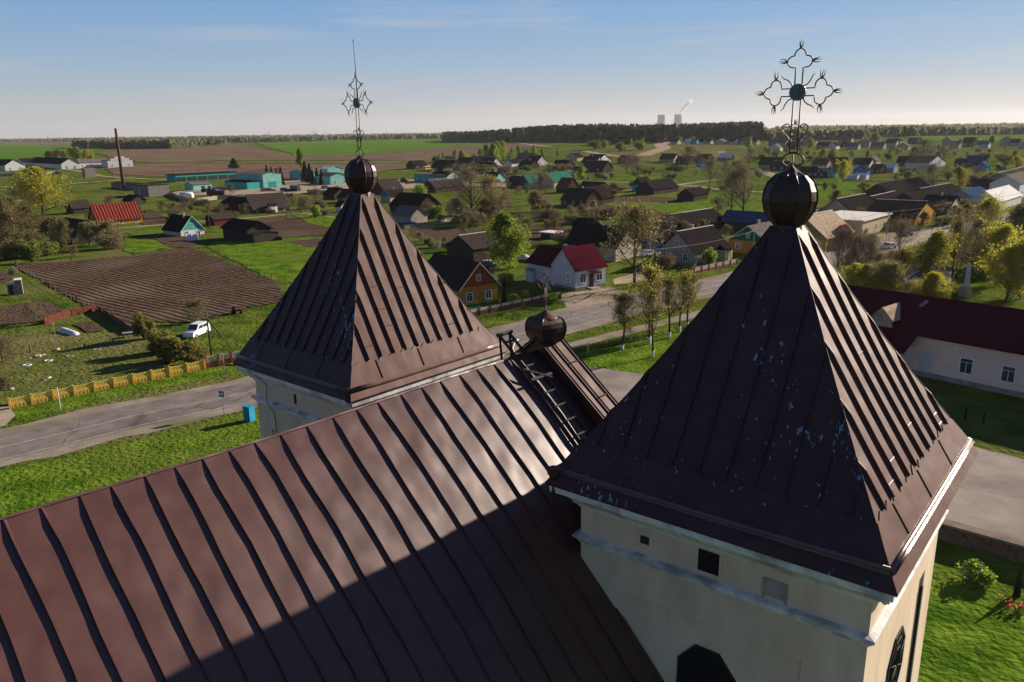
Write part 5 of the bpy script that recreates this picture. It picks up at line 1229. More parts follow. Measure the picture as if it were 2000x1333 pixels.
for i, (a, b, y, rf_, wl_) in enumerate(fv):
    house('%s in the distant village, %s from the left' % ({'w_greyblock': 'grey block house', 'w_bluewhite': 'bluish white house', 'w_plank': 'dark plank house', 'w_grey': 'grey walled house', 'w_white': 'white walled house', 'w_brick': 'pale brick house'}[wl_], ORDN[i]), (a, y+2), (b, y+2), 10, ridge='xy'[i % 2], wall=wl_, roof=rf_, eave=3.2 if i % 3 else 5, rise=3.2, name='distant_house', cat='house', group='grey houses of the distant village', wins='W1' if i % 2 else 'S2', cap='w_grey' if i % 4 == 0 else False)
hv = [(1336, 1346, 'w_white', 'roof_white', 'white house'), (1347, 1358, 'w_teal', 'roof_green', 'turquoise house'), (1364, 1372, 'w_white', 'slate_dark', 'small white hut'), (1374, 1386, 'w_brick', 'slate_dark', 'dark roofed house'), (1392, 1412, 'w_cream', 'slate_grey', 'beige house with grey gable'),
      (1420, 1434, 'w_white', 'slate_dark', 'low white house with black roof'), (1438, 1456, 'w_teal', 'slate_grey', 'wide turquoise house'), (1466, 1476, 'w_brick', 'slate_dark', 'small brown roofed house'), (1309, 1322, 'w_brick', 'roof_maroon', 'low pink shed')]
for a, b, wl_, rf_, lb in hv:
    house(lb+' in the hamlet under the pine forest', (a, 283), (b, 283), 9, ridge='x' if wl_ != 'w_cream' else 'y', wall=wl_, roof=rf_, eave=3, rise=3, name='distant_house', cat='house')
# ---------------------------------------------------------------- long pink building with maroon roof
pA, pB = G(1800, 735), G(2000, 778); dP = (pB-pA); dP.z = 0; dP.normalize(); nP = Vector((-dP.y, dP.x, 0))
Lp = 60; c0 = pA-dP*16.0+dP*(Lp/2)+nP*5.6; rzp = math.atan2(dP.y, dP.x)
pk = thing('pink_building', 'long pale pink single storey building with dark maroon roof behind the forecourt', 'building', c0, rzp)
EV = ZH(pA, 655); RV = 3.0
mb = MB(); mb.box((-Lp/2, -5.6, -1), (Lp/2, 5.6, EV)); pw = mb.build('wall', 'w_pink', pk)
mb = MB(); mb.box((-Lp/2-.05, -5.72, -1), (Lp/2, -5.6, .55)); mb.build('plinth', 'trim_grey', pk)
mb = MB()
mb.slab([(-Lp/2-.4, -6.3, EV-.15), (Lp/2, -6.3, EV-.15), (Lp/2, 0, EV+RV), (-Lp/2-.4, 0, EV+RV)], .12); mb.slab([(Lp/2, 6.3, EV-.15), (-Lp/2-.4, 6.3, EV-.15), (-Lp/2-.4, 0, EV+RV), (Lp/2, 0, EV+RV)], .12)
pr = mb.build('roof', 'roof_maroon_dark', pk)
mb = MB(); mb.tube([(-Lp/2-.4, 0, EV+RV+.1), (Lp/2, 0, EV+RV+.1)], .13, 8); mb.build('ridge_cap', 'roof_maroon', pr)
SX = 12.0; mb = MB(); mb.slab([(-Lp/2+SX+1.2, -1.9, EV+RV*.70+.15), (-Lp/2+SX+1.7, -1.9, EV+RV*.70+.15), (-Lp/2+SX+1.9, -.7, EV+RV*.89+.15), (-Lp/2+SX+1.4, -.7, EV+RV*.89+.15)], .03); mb.build('skylight', 'trim_grey', pr)
inv = pk.matrix_basis.inverted()
frp = (Vector((-Lp/2, -5.6, 0)), Vector((1, 0, 0)), Vector((0, -1, 0)))
for px_, py_ in ((1883, 752), (1967, 768), (2060, 790), (2150, 810)):
    q = inv @ G(px_, py_); win(pk, frp, (q.x+Lp/2)/Lp, 2.15, 1.15, 1.55, Lp)
q = inv @ G(1801, 736); mb = MB(); mb.box((q.x-.55, -5.68, .1), (q.x+.55, -5.61, 2.5)); dr = mb.build('door', 'w_bluewhite', pk)
mb = MB(); mb.box((q.x-.75, -5.66, .1), (q.x-.56, -5.605, 2.75)); mb.box((q.x+.56, -5.66, .1), (q.x+.75, -5.605, 2.75)); mb.box((q.x-.75, -5.66, 2.53), (q.x+.75, -5.605, 2.75)); mb.build('door_frame', 'w_bluewhite', dr)
mb = MB(); mb.box((q.x-.35, -5.70, .9), (q.x+.35, -5.685, 2.2)); mb.build('door_panel', 'w_bluewhite', dr)
# projecting wing at the left end, and a second gable behind the ridge
x1 = q.x-1.25; mb = MB(); mb.box((x1-9, -8.6, -1), (x1, -5.5, EV-1.35)); wg = mb.build('side_wing', 'w_pink', pk)
mb = MB(); z0, z1 = EV-.25, EV+RV-.35; xm = x1-4.5
sl_ = (RV+.15)/6.3; mb.slab([(x1-9.4, -9.3, EV-.15-3*sl_), (x1+.45, -9.3, EV-.15-3*sl_), (x1+.45, -6.2, EV-.15+.1*sl_), (x1-9.4, -6.2, EV-.15+.1*sl_)], .14)
mb.build('wing_roof', 'roof_maroon_dark', wg)
mb = MB(); gx, gy = x1-3.9, -4.4
mb.slab([(gx+1.4, gy-1.6, EV+.9), (gx+1.4, gy+2.6, EV+.9), (gx, gy+2.6, EV+2.3), (gx, gy-1.6, EV+2.3)], .08); mb.slab([(gx-1.4, gy+2.6, EV+.9), (gx-1.4, gy-1.6, EV+.9), (gx, gy-1.6, EV+2.3), (gx, gy+2.6, EV+2.3)], .08)
mb.prism([(gx-1.3, gy-1.5, EV-.1), (gx+1.3, gy-1.5, EV-.1), (gx+1.3, gy-1.5, EV+.9), (gx, gy-1.5, EV+2.25), (gx-1.3, gy-1.5, EV+.9)], (0, .1, 0)); mb.build('roof_dormer', 'slate_pale', pr)
bh = house('low building with weathered grey pink roof and pale ridge behind the maroon roof', (1790, 596), (1846, 584), 7, ridge='x', wall='w_cream', roof='slate_grey', eave=1.9, rise=1.8, name='village_house', cap=True)
# ---------------------------------------------------------------- trees and shrubs
TL = [
 # kind,x,y,ytop,label,width
 ('lime', 1215, 684, 571, 'bare pollarded tree with black topped trunk and limewashed foot, leftmost on the lawn', 1.3),
 ('lime', 1268, 672, 520, 'tall thick limewashed tree second from the left by the footpath', 1.0), ('lime', 1275, 698, 560, 'slim limewashed tree nearest the church on the lawn', .8),
 ('lime', 1307, 661, 535, 'limewashed tree with yellow buds right of the tall thick one', 1.0), ('lime', 1327, 648, 532, 'limewashed tree by the footpath, fourth from the left', .9), ('lime', 1342, 640, 528, 'rightmost limewashed tree touching the right tower roof', 1.0),
 ('bud', 1239, 561, 398, 'large forked tree with sparse yellow crown beside the maroon roofed house', 1.1),
 ('birch', 995, 524, 412, 'bright green birch beside the grey roofed plank shed', 1.15),
 ('green', 826, 412, 360, 'bright green round tree right of the far left tower ball', 1.0), ('gbush', 855, 427, 399, 'round fresh green bush right of the bright green round tree', 1.0),
 ('bare', 921, 432, 333, 'widest bare tree with spreading limbs by the gardens', 1.35), ('bud', 963, 430, 345, 'bare tree with green tips right of the wide bare tree', 1.2), ('bare', 1056, 400, 338, 'bare tree between the green roofs', 1.1),
 ('bare', 1427, 425, 333, 'tall bare tree, left one of the pair in the meadow', .95), ('bare', 1451, 427, 326, 'tall bare tree, right one of the pair in the meadow', 1.0), ('bare', 1385, 367, 314, 'bare tree by the track left of the tall pair', 1.0),
 ('orchard', 1401, 418, 384, 'small leaning apple tree left of the tall bare pair', 1.2), ('blossom', 1156, 411, 391, 'white blossoming tree beside the black gabled barn', 1.1),
 ('orchard', 1140, 437, 400, 'old apple tree with crooked trunk in the strip gardens', 1.1), ('orchard', 1114, 428, 402, 'apple tree left of the crooked one in the strip gardens', 1.0),
 ('brown', 1102, 478, 452, 'broad bare rounded shrub behind the maroon roofs', 1.5), ('brown', 1130, 481, 455, 'bare rounded shrub against the black roof of the brick house', 1.3),
 ('wbush', 880, 492, 470, 'pale flowering bushes left of the plank shed', 1.6), ('wbush', 850, 485, 470, 'pale flowering scrub behind the far left tower roof', 1.5), ('bud', 908, 470, 425, 'thin budding tree above the plank shed', .8),
 ('gbush', 985, 560, 534, 'fresh green bush in front of the birch', 1.5), ('spruce', 985, 597, 541, 'dark slim conifer beside the yellow walled house', .45), ('gbush', 1075, 592, 569, 'yellow green bush at the end of the brown fence', 1.4),
 ('orchard', 1352, 516, 482, 'budding tree close to the corner of the grey walled house', 1.0), ('gbush', 1382, 519, 482, 'bright green bush against the grey walled house', .9), ('brown', 1300, 525, 495, 'bare hedge in front of the grey walled house', 1.2),
 ('olive', 1370, 462, 428, 'grey leaved tree behind the grey walled house', 1.0), ('wbush', 1305, 466, 446, 'white flowering shrub by the black roofed barn', 1.0), ('wbush', 1172, 447, 430, 'white flowering shrub by the steep black roof', .8),
 ('yellow', 85, 420, 328, 'large olive and yellow tree standing at the left', 1.7), ('yellow', 60, 402, 333, 'second yellow olive tree behind the yellow tree at the left', 1.5),
 ('olive', 15, 500, 395, 'bare olive tree at the left edge of the orchard', 1.3), ('olive', 58, 470, 400, 'tall olive tree in the left orchard', 1.1), ('olive', 20, 455, 380, 'green budding tree at the left edge behind the orchard', 1.3),
 ('olive', 128, 492, 430, 'olive shrub tree right of the collapsed hut', .9), ('olive', 175, 480, 435, 'wide brown shrub tree in front of the red roofed house', 1.3), ('olive', 215, 478, 430, 'brown leaved tree at the corner of the red roofed house', 1.2),
 ('olive', 75, 500, 455, 'low bare tree in front of the collapsed hut', 1.4), ('orchard', 215, 402, 382, 'small tree behind the red roof', 1.2), ('orchard', 175, 432, 410, 'small tree left of the red roofed house', 1.0),
 ('orchard', 340, 425, 395, 'bare apple tree, first right of the red roofed house', 1.3), ('orchard', 318, 412, 392, 'bare apple tree behind the garden path', 1.2), ('orchard', 365, 410, 388, 'apple tree with limewashed foot near the concrete fence', 1.2),
 ('orchard', 408, 422, 400, 'apple tree left of the dark red boarded house', 1.1), ('orchard', 430, 424, 398, 'apple tree in front of the dark red boarded house', 1.2), ('orchard', 478, 420, 398, 'small tree at the corner of the brown log house', .9),
 ('bud', 452, 386, 360, 'budding shrub tree left of the workshop', 1.0), ('orchard', 570, 404, 376, 'orchard tree right of the brown log house', 1.2), ('orchard', 596, 413, 383, 'orchard tree with white foot in the bright lawn', 1.1), ('bud', 618, 398, 370, 'round budding tree in front of the office yard', 1.2),
 ('gbush', 616, 425, 400, 'round bush on the concrete path beside the far left tower', .9), ('brown', 700, 375, 362, 'bare hedge behind the tower ball', 1.5),
 ('pine', 458, 340, 309, 'dark pine standing behind the turquoise garage row', 1.2), ('spruce', 522, 350, 322, 'young spruce, first from the left behind the workshop', 1.0), ('spruce', 531, 352, 325, 'young spruce, second from the left behind the workshop', 1.0), ('spruce', 541, 352, 328, 'young spruce, third from the left behind the workshop', .9),
 ('spruce', 550, 362, 326, 'young spruce right against the workshop wall', 1.0), ('spruce', 597, 356, 315, 'tallest dark spruce of the clump in the yard', 1.2), ('spruce', 606, 358, 320, 'dark spruce second in the clump in the yard', 1.1), ('spruce', 620, 360, 328, 'dark spruce third in the clump in the yard', 1.1), ('spruce', 629, 361, 330, 'dark spruce at the right end of the clump in the yard', 1.1), ('spruce', 611, 360, 332, 'low dark spruce in the middle of the clump', 1.1),
 ('poplar', 588, 330, 290, 'single green poplar standing at the edge of the far fields', 1.3), ('birch', 1335, 350, 322, 'x', 1) if False else ('birch', 1134, 350, 322, 'young bright birch in front of the far village row', 1.1),
 ('bush', 1008, 341, 330, 'round dark bush in the meadow before the far village row', 1.2), ('wbush', 1080, 332, 318, 'silver flowering bush in the far village row', 1.8), ('wbush', 970, 322, 310, 'white blossoming tree behind the large white gable', 1.2), ('wbush', 1106, 320, 309, 'white blossoming tree left of the tall black cottage', 1.3),
 ('brown', 900, 333, 320, 'bare brown thicket in the far village row', 2.0), ('bush', 1120, 328, 315, 'dull green tree in the middle of the far village row', 1.3), ('bush', 1180, 326, 313, 'green tree in front of the veranda cottage', 1.2),
 ('bare', 1224, 340, 303, 'bare tree by the sandy track', 1.5), ('bare', 1245, 345, 308, 'second bare tree by the sandy track', 1.6), ('bare', 1342, 330, 288, 'wide bare tree above the blue walled shed', 1.5), ('bush', 1262, 338, 325, 'green hedge left of the bare trees', 3.0), ('bush', 1320, 336, 322, 'green hedge below the brown roofed cottage', 3.0), ('gbush', 1307, 348, 334, 'bright green bush in the rough meadow', 1.0),
 ('bare', 1462, 322, 290, 'dark bare tree left of the right cross', 1.3), ('bare', 1418, 330, 308, 'dense bare tree near the white roofed shed', 1.3), ('bush', 1440, 330, 312, 'green tree left of the long black roofed house', 1.4),
 ('yellow', 1605, 313, 290, 'olive yellow trees behind the right cross foot', 1.5), ('yellow', 1628, 313, 291, 'olive yellow tree, right one behind the cross', 1.4), ('yellow', 1646, 358, 314, 'round yellow brown tree at the edge of the right meadow', 1.1),
 ('birch', 1708, 285, 258, 'tall fresh green tree in the distant village', 1.4), ('birch', 1583, 292, 270, 'slim fresh green tree in the distant village', 1.2), ('birch', 1939, 283, 264, 'pale green tree at the right of the distant village', 1.3), ('birch', 1461, 293, 268, 'fresh green birch right of the hamlet', 1.2), ('birch', 1328, 282, 265, 'slim birch at the left end of the hamlet', .9), ('birch', 1355, 282, 265, 'slim birch in the middle of the hamlet', .9),
 ('bare', 1805, 315, 275, 'large bare tree in the middle of the right hand woods', 1.5), ('bare', 1842, 316, 285, 'large bare tree right of the middle one', 1.6), ('bare', 1779, 316, 290, 'bare tree at the left of the right hand woods', 1.5),
 ('bare', 1820, 378, 322, 'broad bare tree with stout trunk in the right meadow', 1.4), ('yellow', 1874, 366, 325, 'yellow brown tree with many stems in the right meadow', 1.2), ('bare', 1905, 352, 325, 'bare tree behind the yellow brown tree', 1.3), ('bush', 1775, 340, 325, 'dull green shrubs left of the broad bare tree', 2.4), ('bush', 1910, 325, 312, 'green round tree by the blue roofed barn', 1.2), ('wbush', 1953, 332, 318, 'white blossoming bush at the right', 1.4), ('yellow', 1985, 330, 305, 'olive tree at the right edge', 1.6),
 ('wbush', 1864, 335, 325, 'white blossoming bush behind the yellow brown tree', 1.6), ('olive', 1632, 404, 372, 'olive green tree behind the pale corrugated roof', 1.4), ('olive', 1702, 408, 388, 'dark green bush behind the dark roofed house', 1.6), ('wbush', 1757, 393, 381, 'white flowering bush before the rounded black barn', 1.4), ('blossom', 1790, 408, 395, 'white blossoming tree before the long black stable', 1.3),
 ('olive', 1885, 432, 398, 'grey green tree by the road near the blue roof', 1.5), ('olive', 1865, 425, 402, 'low grey green tree left of the road', 1.4),
 ('yellow', 1922, 462, 386, 'large yellow green tree overhanging the road', 1.3), ('olive', 1985, 480, 395, 'olive tree at the right edge beside the road', 1.4),
 ('olive', 1802, 448, 415, 'brown budding tree before the yellow gabled house', 1.3), ('bush', 1845, 440, 420, 'green bush at the foot of the beige house', 1.5), ('orchard', 1688, 462, 448, 'yellow brown bush before the shop', 1.2), ('gbush', 1618, 489, 464, 'round bush at the corner of the ochre house', .8), ('gbush', 1597, 480, 462, 'green shrub in front of the ochre house', .8),
 ('bare', 1632, 548, 450, 'slim bare tree, first in the roadside row at the right', .8), ('bare', 1655, 552, 455, 'slim bare tree, second in the roadside row at the right', .8), ('bare', 1672, 556, 458, 'bare tree with three stems, third in the roadside row', .9), ('bare', 1700, 552, 460, 'slim bare tree, fourth in the roadside row', .8),
 ('bare', 1756, 500, 435, 'bare tree beside the white car', 1.2), ('yellow', 1805, 570, 452, 'bright yellow green maple behind the maroon roof', 1.05), ('yellow', 1765, 565, 490, 'yellow maple left of the bright one', .9),
 ('bud', 1858, 560, 432, 'slim budding tree left of the monument', .7), ('bare', 1891, 545, 425, 'tall bare tree behind the monument', .9), ('bare', 1874, 530, 470, 'thin bare tree on the lawn left of the monument', .6),
 ('yellow', 1945, 560, 440, 'yellow maple right of the monument', 1.1), ('yellow', 1990, 585, 450, 'large yellow and brown maple at the right edge', 1.2), ('yellow', 1965, 590, 480, 'smaller yellow tree before the maple at the right edge', 1.1),
 ('spruce', 1866, 545, 520, 'small dark spruce on the lawn near the monument', .7),
 ('willow', 283, 665, 609, 'upright yellow green willow by the fence of the ploughed plot', .75), ('willow', 318, 690, 638, 'willow bush right of the upright willow', 1.0), ('willow', 345, 706, 650, 'largest willow bush by the yellow fence', 1.2), ('willow', 378, 712, 664, 'willow bush next to the red part of the fence', 1.1),
 ('orchard', 385, 628, 583, 'old apple tree at the edge of the ploughed plot', 1.3), ('orchard', 70, 632, 590, 'bare spreading apple tree at the left garden', 1.3), ('orchard', 5, 710, 655, 'bare apple tree at the left picture edge', 1.2), ('orchard', 312, 712, 690, 'young sapling in the garden lawn', .6), ('blossom', 28, 545, 520, 'pale blossoming tree by the corner of the ploughed plot', .9),
 ('brown', 8, 762, 735, 'russet shrub at the left end of the yellow fence', .8),
 ('gbush', 1905, 1140, 1095, 'leafy bush under the stone wall beside the bicycle', 1.2), ('spruce', 1985, 1165, 1110, 'small dark conifer under the stone wall', .6),
]
for k in range(6):
    TL.append(('bush', 950+k*18, 605-k*6, 592-k*6.5, 'clipped dark bush, number %s from the left behind the brown fence' % ('one', 'two', 'three', 'four', 'five', 'six')[k], 1.3))
for a in TL: tree(a[0], a[1], a[2], a[3], a[4], 'bush' if a[0] in ('bush', 'gbush', 'wbush', 'willow', 'brown') else 'tree', None, a[5])
rnd = random.Random(21)
ORD = 'first second third fourth fifth sixth seventh eighth ninth tenth eleventh twelfth thirteenth fourteenth fifteenth sixteenth seventeenth eighteenth nineteenth twentieth twenty-first twenty-second twenty-third twenty-fourth twenty-fifth twenty-sixth'.split()
ORD[0] = 'first'
LOOK = dict(bare='bare brown tree', bud='budding tree', yellow='yellow green tree', green='green tree', birch='pale green birch', poplar='slim green tree', orchard='low apple tree', blossom='white blossoming tree', olive='olive brown tree', bush='green bush', gbush='fresh green bush', wbush='white flowering bush', brown='bare shrub')
KW = {}
def row(n, kinds, xs, ys, hs_, label, group, cat='tree', wide=(1, 1.5)):
    for i, x in enumerate(sorted(rnd.uniform(*xs) for _ in range(n))):
        t = (x-xs[0])/(xs[1]-xs[0]); y = ys[0]+(ys[1]-ys[0])*t+rnd.uniform(0, ys[2]); h = rnd.uniform(*hs_)
        k = rnd.choice(kinds); place = label
        tree(k, x, y, y-h, '%s %s, %s from the left' % (LOOK[k], place, ORD[i]), cat, group, rnd.uniform(*wide))
row(24, ['poplar', 'birch', 'poplar'], (848, 1090), (316, 304, 5), (14, 26), 'behind the far village row', 'young trees behind the far village row')
row(5, ['birch', 'poplar'], (940, 985), (318, 314, 3), (34, 42), 'in the dense stand behind the far village', 'dense green stand')
row(9, ['green', 'olive', 'yellow'], (88, 182), (314, 312, 3), (18, 30), 'in the clump by the left field', 'round trees in the left field clump')
row(10, ['poplar', 'birch', 'bush'], (1150, 1260), (290, 288, 8), (8, 24), 'on rough ground before the pine forest', 'young trees before the pine forest')
row(22, ['bare', 'olive', 'bare', 'bud', 'wbush'], (1150, 1700), (344, 340, 8), (8, 17), 'in the middle meadow gardens', 'small trees in the middle meadow')
row(26, ['bare', 'olive', 'bush', 'wbush', 'birch'], (1480, 2000), (296, 292, 12), (7, 15), 'among the distant village gardens', 'trees of the distant village gardens')
row(22, ['bare', 'olive', 'bush'], (1740, 2010), (318, 312, 10), (12, 24), 'in the small wood at the right', 'bare woods at the right')
row(26, ['brown', 'bare', 'bush', 'wbush', 'olive'], (805, 1230), (337, 328, 8), (8, 16), 'between the far village houses', 'shrubs between the far houses', 'bush')
row(18, ['orchard', 'olive', 'brown', 'bare'], (985, 1240), (440, 410, 25), (14, 26), 'in the strip gardens', 'fruit trees in the strip gardens')
row(18, ['orchard', 'bare', 'brown', 'olive'], (850, 1080), (425, 400, 24), (24, 44), 'around the two big bare trees', 'bare garden trees')
row(16, ['orchard', 'brown', 'olive', 'bush'], (1560, 1960), (440, 385, 22), (10, 20), 'between the right hand street houses', 'garden shrubs of the right hand street', 'bush')
row(14, ['orchard', 'brown', 'bush'], (690, 860), (440, 400, 22), (12, 22), 'right of the far left tower top', 'garden shrubs near the tower top', 'bush')
row(12, ['brown', 'orchard', 'bush', 'gbush'], (330, 640), (405, 395, 30), (8, 16), 'below the workshop yard', 'garden bushes below the yard', 'bush')
row(14, ['brown', 'olive', 'bush', 'orchard'], (-20, 240), (470, 450, 50), (22, 46), 'in the thicket at the left', 'bushes of the left thicket', 'bush')
row(9, ['bush', 'birch'], (1450, 1560), (300, 330, 12), (10, 18), 'left of the right cross', 'shrubs left of the right cross', 'bush')
row(16, ['olive', 'bush', 'bare'], (1560, 1900), (306, 306, 8), (8, 16), 'on the bank below the distant village', 'shrubs on the green bank', 'bush')
row(8, ['bare', 'bud'], (1590, 1760), (545, 560, 15), (60, 90), 'behind the right tower roof', 'bare roadside saplings', 'tree', (.4, .6))
row(22, ['bush', 'brown', 'olive', 'bud', 'bush'], (1010, 1700), (366, 362, 16), (9, 20), 'in the rough middle meadow', 'scrub of the middle meadow', 'bush')
row(20, ['brown', 'olive', 'bud', 'orchard'], (1280, 1960), (452, 420, 18), (16, 34), 'behind the street houses at the right', 'garden trees behind the street', 'tree')
row(18, ['brown', 'bush', 'olive', 'wbush'], (840, 1200), (350, 346, 10), (6, 13), 'on the green before the far village row', 'scrub before the far village', 'bush')
row(16, ['brown', 'olive', 'bare', 'bush'], (1730, 2000), (350, 345, 18), (14, 26), 'around the blue roofed barn', 'trees around the blue roofed barn', 'tree')
row(14, ['yellow', 'yellow', 'yellow', 'bud'], (1670, 1850), (585, 600, 10), (50, 95), 'in the yellow green thicket behind the maroon roof', 'thicket behind the maroon roof', 'tree', (.9, 1.3))
row(9, ['yellow', 'yellow', 'bud'], (1890, 2010), (520, 500, 30), (50, 90), 'in the little park by the monument', 'trees of the little park', 'tree', (.8, 1.2))
row(10, ['brown', 'olive', 'bush'], (640, 900), (470, 470, 20), (12, 24), 'beside the far left tower roof', 'bushes beside the tower roof', 'bush')
row(18, ['olive', 'brown', 'bush', 'bare'], (350, 700), (400, 394, 14), (9, 18), 'along the cottages below the yard', 'bushes along the cottages', 'bush')
# ---------------------------------------------------------------- far woods
def wood(name, rows, hgt, m, size, per, seed, kind='pine', lab=None):
    g_ = np.random.default_rng(seed); C = []; S = []
    for p0, p1, n, depth in rows:
        a, b = G(*p0), G(*p1); d = (b-a); 
        out = Vector((a.x+b.x, a.y+b.y, 0)).normalized()
        for _ in range(n):
            p = a+d*g_.random()+out*g_.random()*depth; z = terr(p.x, p.y); h = hgt*(.74+.30*g_.random()+.10*math.sin(p.x*.021)*math.sin(p.x*.0067+1)); r = h*(.13 if kind == 'pine' else .30)
            for k in range(per):
                f = g_.random(); 
                if kind == 'pine': zz = z+h*(.12+.88*f); rr = r*(1.15-f)**.6
                else: zz = z+h*(.15+.8*f); rr = r*math.sin(PI*(.12+.8*f))
                t = g_.random()*6.283; C.append((p.x+rr*math.cos(t)*g_.random()**.4, p.y+rr*math.sin(t)*g_.random()**.4, zz)); S.append(size*(.6+.8*g_.random()))
    V = cards(np.array(C), np.array(S), 1.3 if kind != 'pine' else 1.8)
    return tag(link(name, quadmesh(name, V, m)), kind='stuff')
wood('pine_forest', [((864, 278), (1000, 279), 420, 120), ((1000, 279), (1240, 280), 700, 160), ((1240, 280), (1320, 277), 300, 160), ((1320, 277), (1488, 276), 560, 160), ((1200, 282), (1300, 281), 50, 30)], 20.5, 'l_pine', 3.0, 42, 1)
wood('far_woodland', [((1488, 276), (1700, 272), 420, 260), ((1700, 270), (2060, 262), 520, 300), ((1488, 271), (2060, 262), 360, 500)], 12, 'l_far', 5.0, 30, 2, 'leaf')
wood('far_woodland', [((145, 292), (330, 291), 380, 160), ((330, 291), (380, 288), 150, 120), ((330, 287), (440, 283), 240, 200)], 17, 'l_far', 4.5, 30, 3, 'leaf')
wood('far_woodland', [((-80, 279), (200, 278), 240, 500), ((420, 280), (640, 276), 480, 500), ((640, 275), (868, 272), 480, 400), ((200, 281), (440, 281), 260, 500)], 17, 'l_far', 7.0, 26, 4, 'leaf')
wood('far_woodland', [((-120, 275), (868, 265), 900, 900)], 20, 'l_far', 12.0, 20, 5, 'leaf')
wood('far_woodland', [((1480, 262), (2080, 250), 700, 900)], 15, 'l_far', 12.0, 22, 6, 'leaf')

# ---------------------------------------------------------------- evening haze
hz = MB(); hz.box((-13000, -600, -1.2), (13000, 13000, 215)); ho = hz.build('haze', 'l_far')
hm = bpy.data.materials.new('haze'); hm.use_nodes = True; ht = hm.node_tree; ht.nodes.remove(ht.nodes['Principled BSDF']); hv_ = ht.nodes.new('ShaderNodeVolumePrincipled')
hv_.inputs['Density'].default_value = .00003; hv_.inputs['Color'].default_value = (.93, .95, 1, 1); hv_.inputs['Anisotropy'].default_value = .3
ht.links.new(hv_.outputs[0], ht.nodes['Material Output'].inputs['Volume']); ho.data.materials.clear(); ho.data.materials.append(hm); ho['kind'] = 'stuff'
# ---------------------------------------------------------------- fences, poles, vehicles and small things
def vr(p): return Vector((p.x, p.y, 0))
M['f_yellow'] = mat('yellow_paint', (.66, .40, .06), (.50, .29, .045), rough=.85, scale=5); M['f_yellow2'] = mat('pale_yellow_paint', (.78, .58, .10), (.60, .44, .08), rough=.85, scale=6)
M['f_red'] = mat('brick_red_paint', (.30, .085, .05), (.20, .055, .035), rough=.9, scale=5); M['f_cream'] = mat('cream_paint', (.62, .52, .40), (.48, .40, .30), rough=.9, scale=5)
M['f_brown'] = mat('fence_brown', (.14, .055, .038), (.09, .036, .026), rough=.9, scale=5)
def garden_fence(label, a, b, n, mpost, mlow, mup, h=1.25, low=.5, name='concrete_fence'):
    A, B = G(*a), G(*b); d = vr(B-A); Lf = d.length; d.normalize(); root = thing(name, label, 'fence', A, math.atan2(d.y, d.x))
    s = Lf/n
    for i in range(n+1):
        mb = MB(); mb.box((i*s-.10, -.12, -.3), (i*s+.10, .12, h+.03)); mb.box((i*s-.13, -.15, h+.03), (i*s+.13, .15, h+.09)); mb.build('post', mpost, root)
    for i in range(n):
        x0, x1 = i*s+.10, (i+1)*s-.10
        mb = MB(); mb.box((x0, -.05, -.2), (x1, .05, low))
        k = int((x1-x0)/.35)
        for j in range(k): xx = x0+(j+.5)*(x1-x0)/k; mb.prism([(xx-.13, -.07, low*.5), (xx, -.07, low*.15), (xx+.13, -.07, low*.5), (xx, -.07, low*.85)], (0, .03, 0))
        p = mb.build('panel', mlow, root)
        mb = MB(); mb.box((x0, -.045, low), (x1, .045, low+.07)); mb.box((x0, -.045, h-.13), (x1, .045, h-.05))
        k = int((x1-x0)/.16)
        for j in range(k): xx = x0+(j+.5)*(x1-x0)/k; mb.box((xx-.06, -.03, low+.07), (xx+.035, .03, h+(.04 if j % 2 else -.02)))
        mb.build('balusters', mup, p)
    return root
garden_fence('yellow concrete garden fence with lattice base along the road', (20, 799), (400, 721), 10, 'f_yellow', 'f_yellow', 'f_yellow2', h=1.08)
garden_fence('short brick red and cream fence continuing the yellow one', (403, 720), (478, 706), 3, 'f_red', 'f_red', 'f_cream', h=1.45, low=.75)
garden_fence('brown and cream fence in front of the yellow walled house', (915, 621), (1095, 583), 9, 'f_brown', 'f_brown', 'f_cream', h=1.15, low=.75)
garden_fence('brick red fence along the road before the grey walled house', (1356, 535), (1440, 517), 6, 'f_red', 'f_red', 'f_cream', h=1.2, low=.6)
def post_fence(label, pts, sp, m, h=1.2, rails=2, mesh=False, cat='fence', name='garden_fence', solid=None):
    P = [G(*p) for p in pts]; root = thing(name, label, cat, P[0]); o = P[0]; mb = MB(); rl = MB()
    for a, b in zip(P[:-1], P[1:]):
        n = max(1, int((b-a).length/sp))
        for i in range(n+1):
            q = a.lerp(b, i/n)-o; j = random.Random(i).uniform(-.1, .1); mb.box((q.x-.05, q.y-.05, q.z-.2), (q.x+.05, q.y+.05, q.z+h+j))
        d = (b-a).normalized(); nn = Vector((-d.y, d.x, 0))*.02
        if solid:
            q0, q1 = a-o, b-o; rl.prism([q0-nn, q1-nn, q1-nn+Vector((0, 0, h)), q0-nn+Vector((0, 0, h))], nn*2)
        else:
            for k in range(rails): z = h*(.9-.45*k); rl.tube([a-o+Vector((0, 0, z)), b-o+Vector((0, 0, z))], .025 if not mesh else .012, 4)
    o_ = len(mb.f); mb.add(rl.v, rl.f, 1); mb.build('posts_and_rails' if not solid else 'fence_boards', [m, solid or m], root)
    return root
post_fence('wire fence with grey posts along the right side of the ploughed plot', [(385, 487), (440, 508), (505, 538), (545, 553)], 3.2, 'wood_fence', mesh=True, rails=3)
post_fence('wire fence with thin posts along the left side of the ploughed plot', [(35, 525), (90, 560), (150, 592), (215, 625)], 3.2, 'wood_fence', mesh=True, rails=3)
post_fence('low rusty sheet fence at the corner of the ploughed plot', [(88, 634), (140, 618), (190, 607)], 2.2, 'rust_fence', solid='rust_fence', h=1.1)
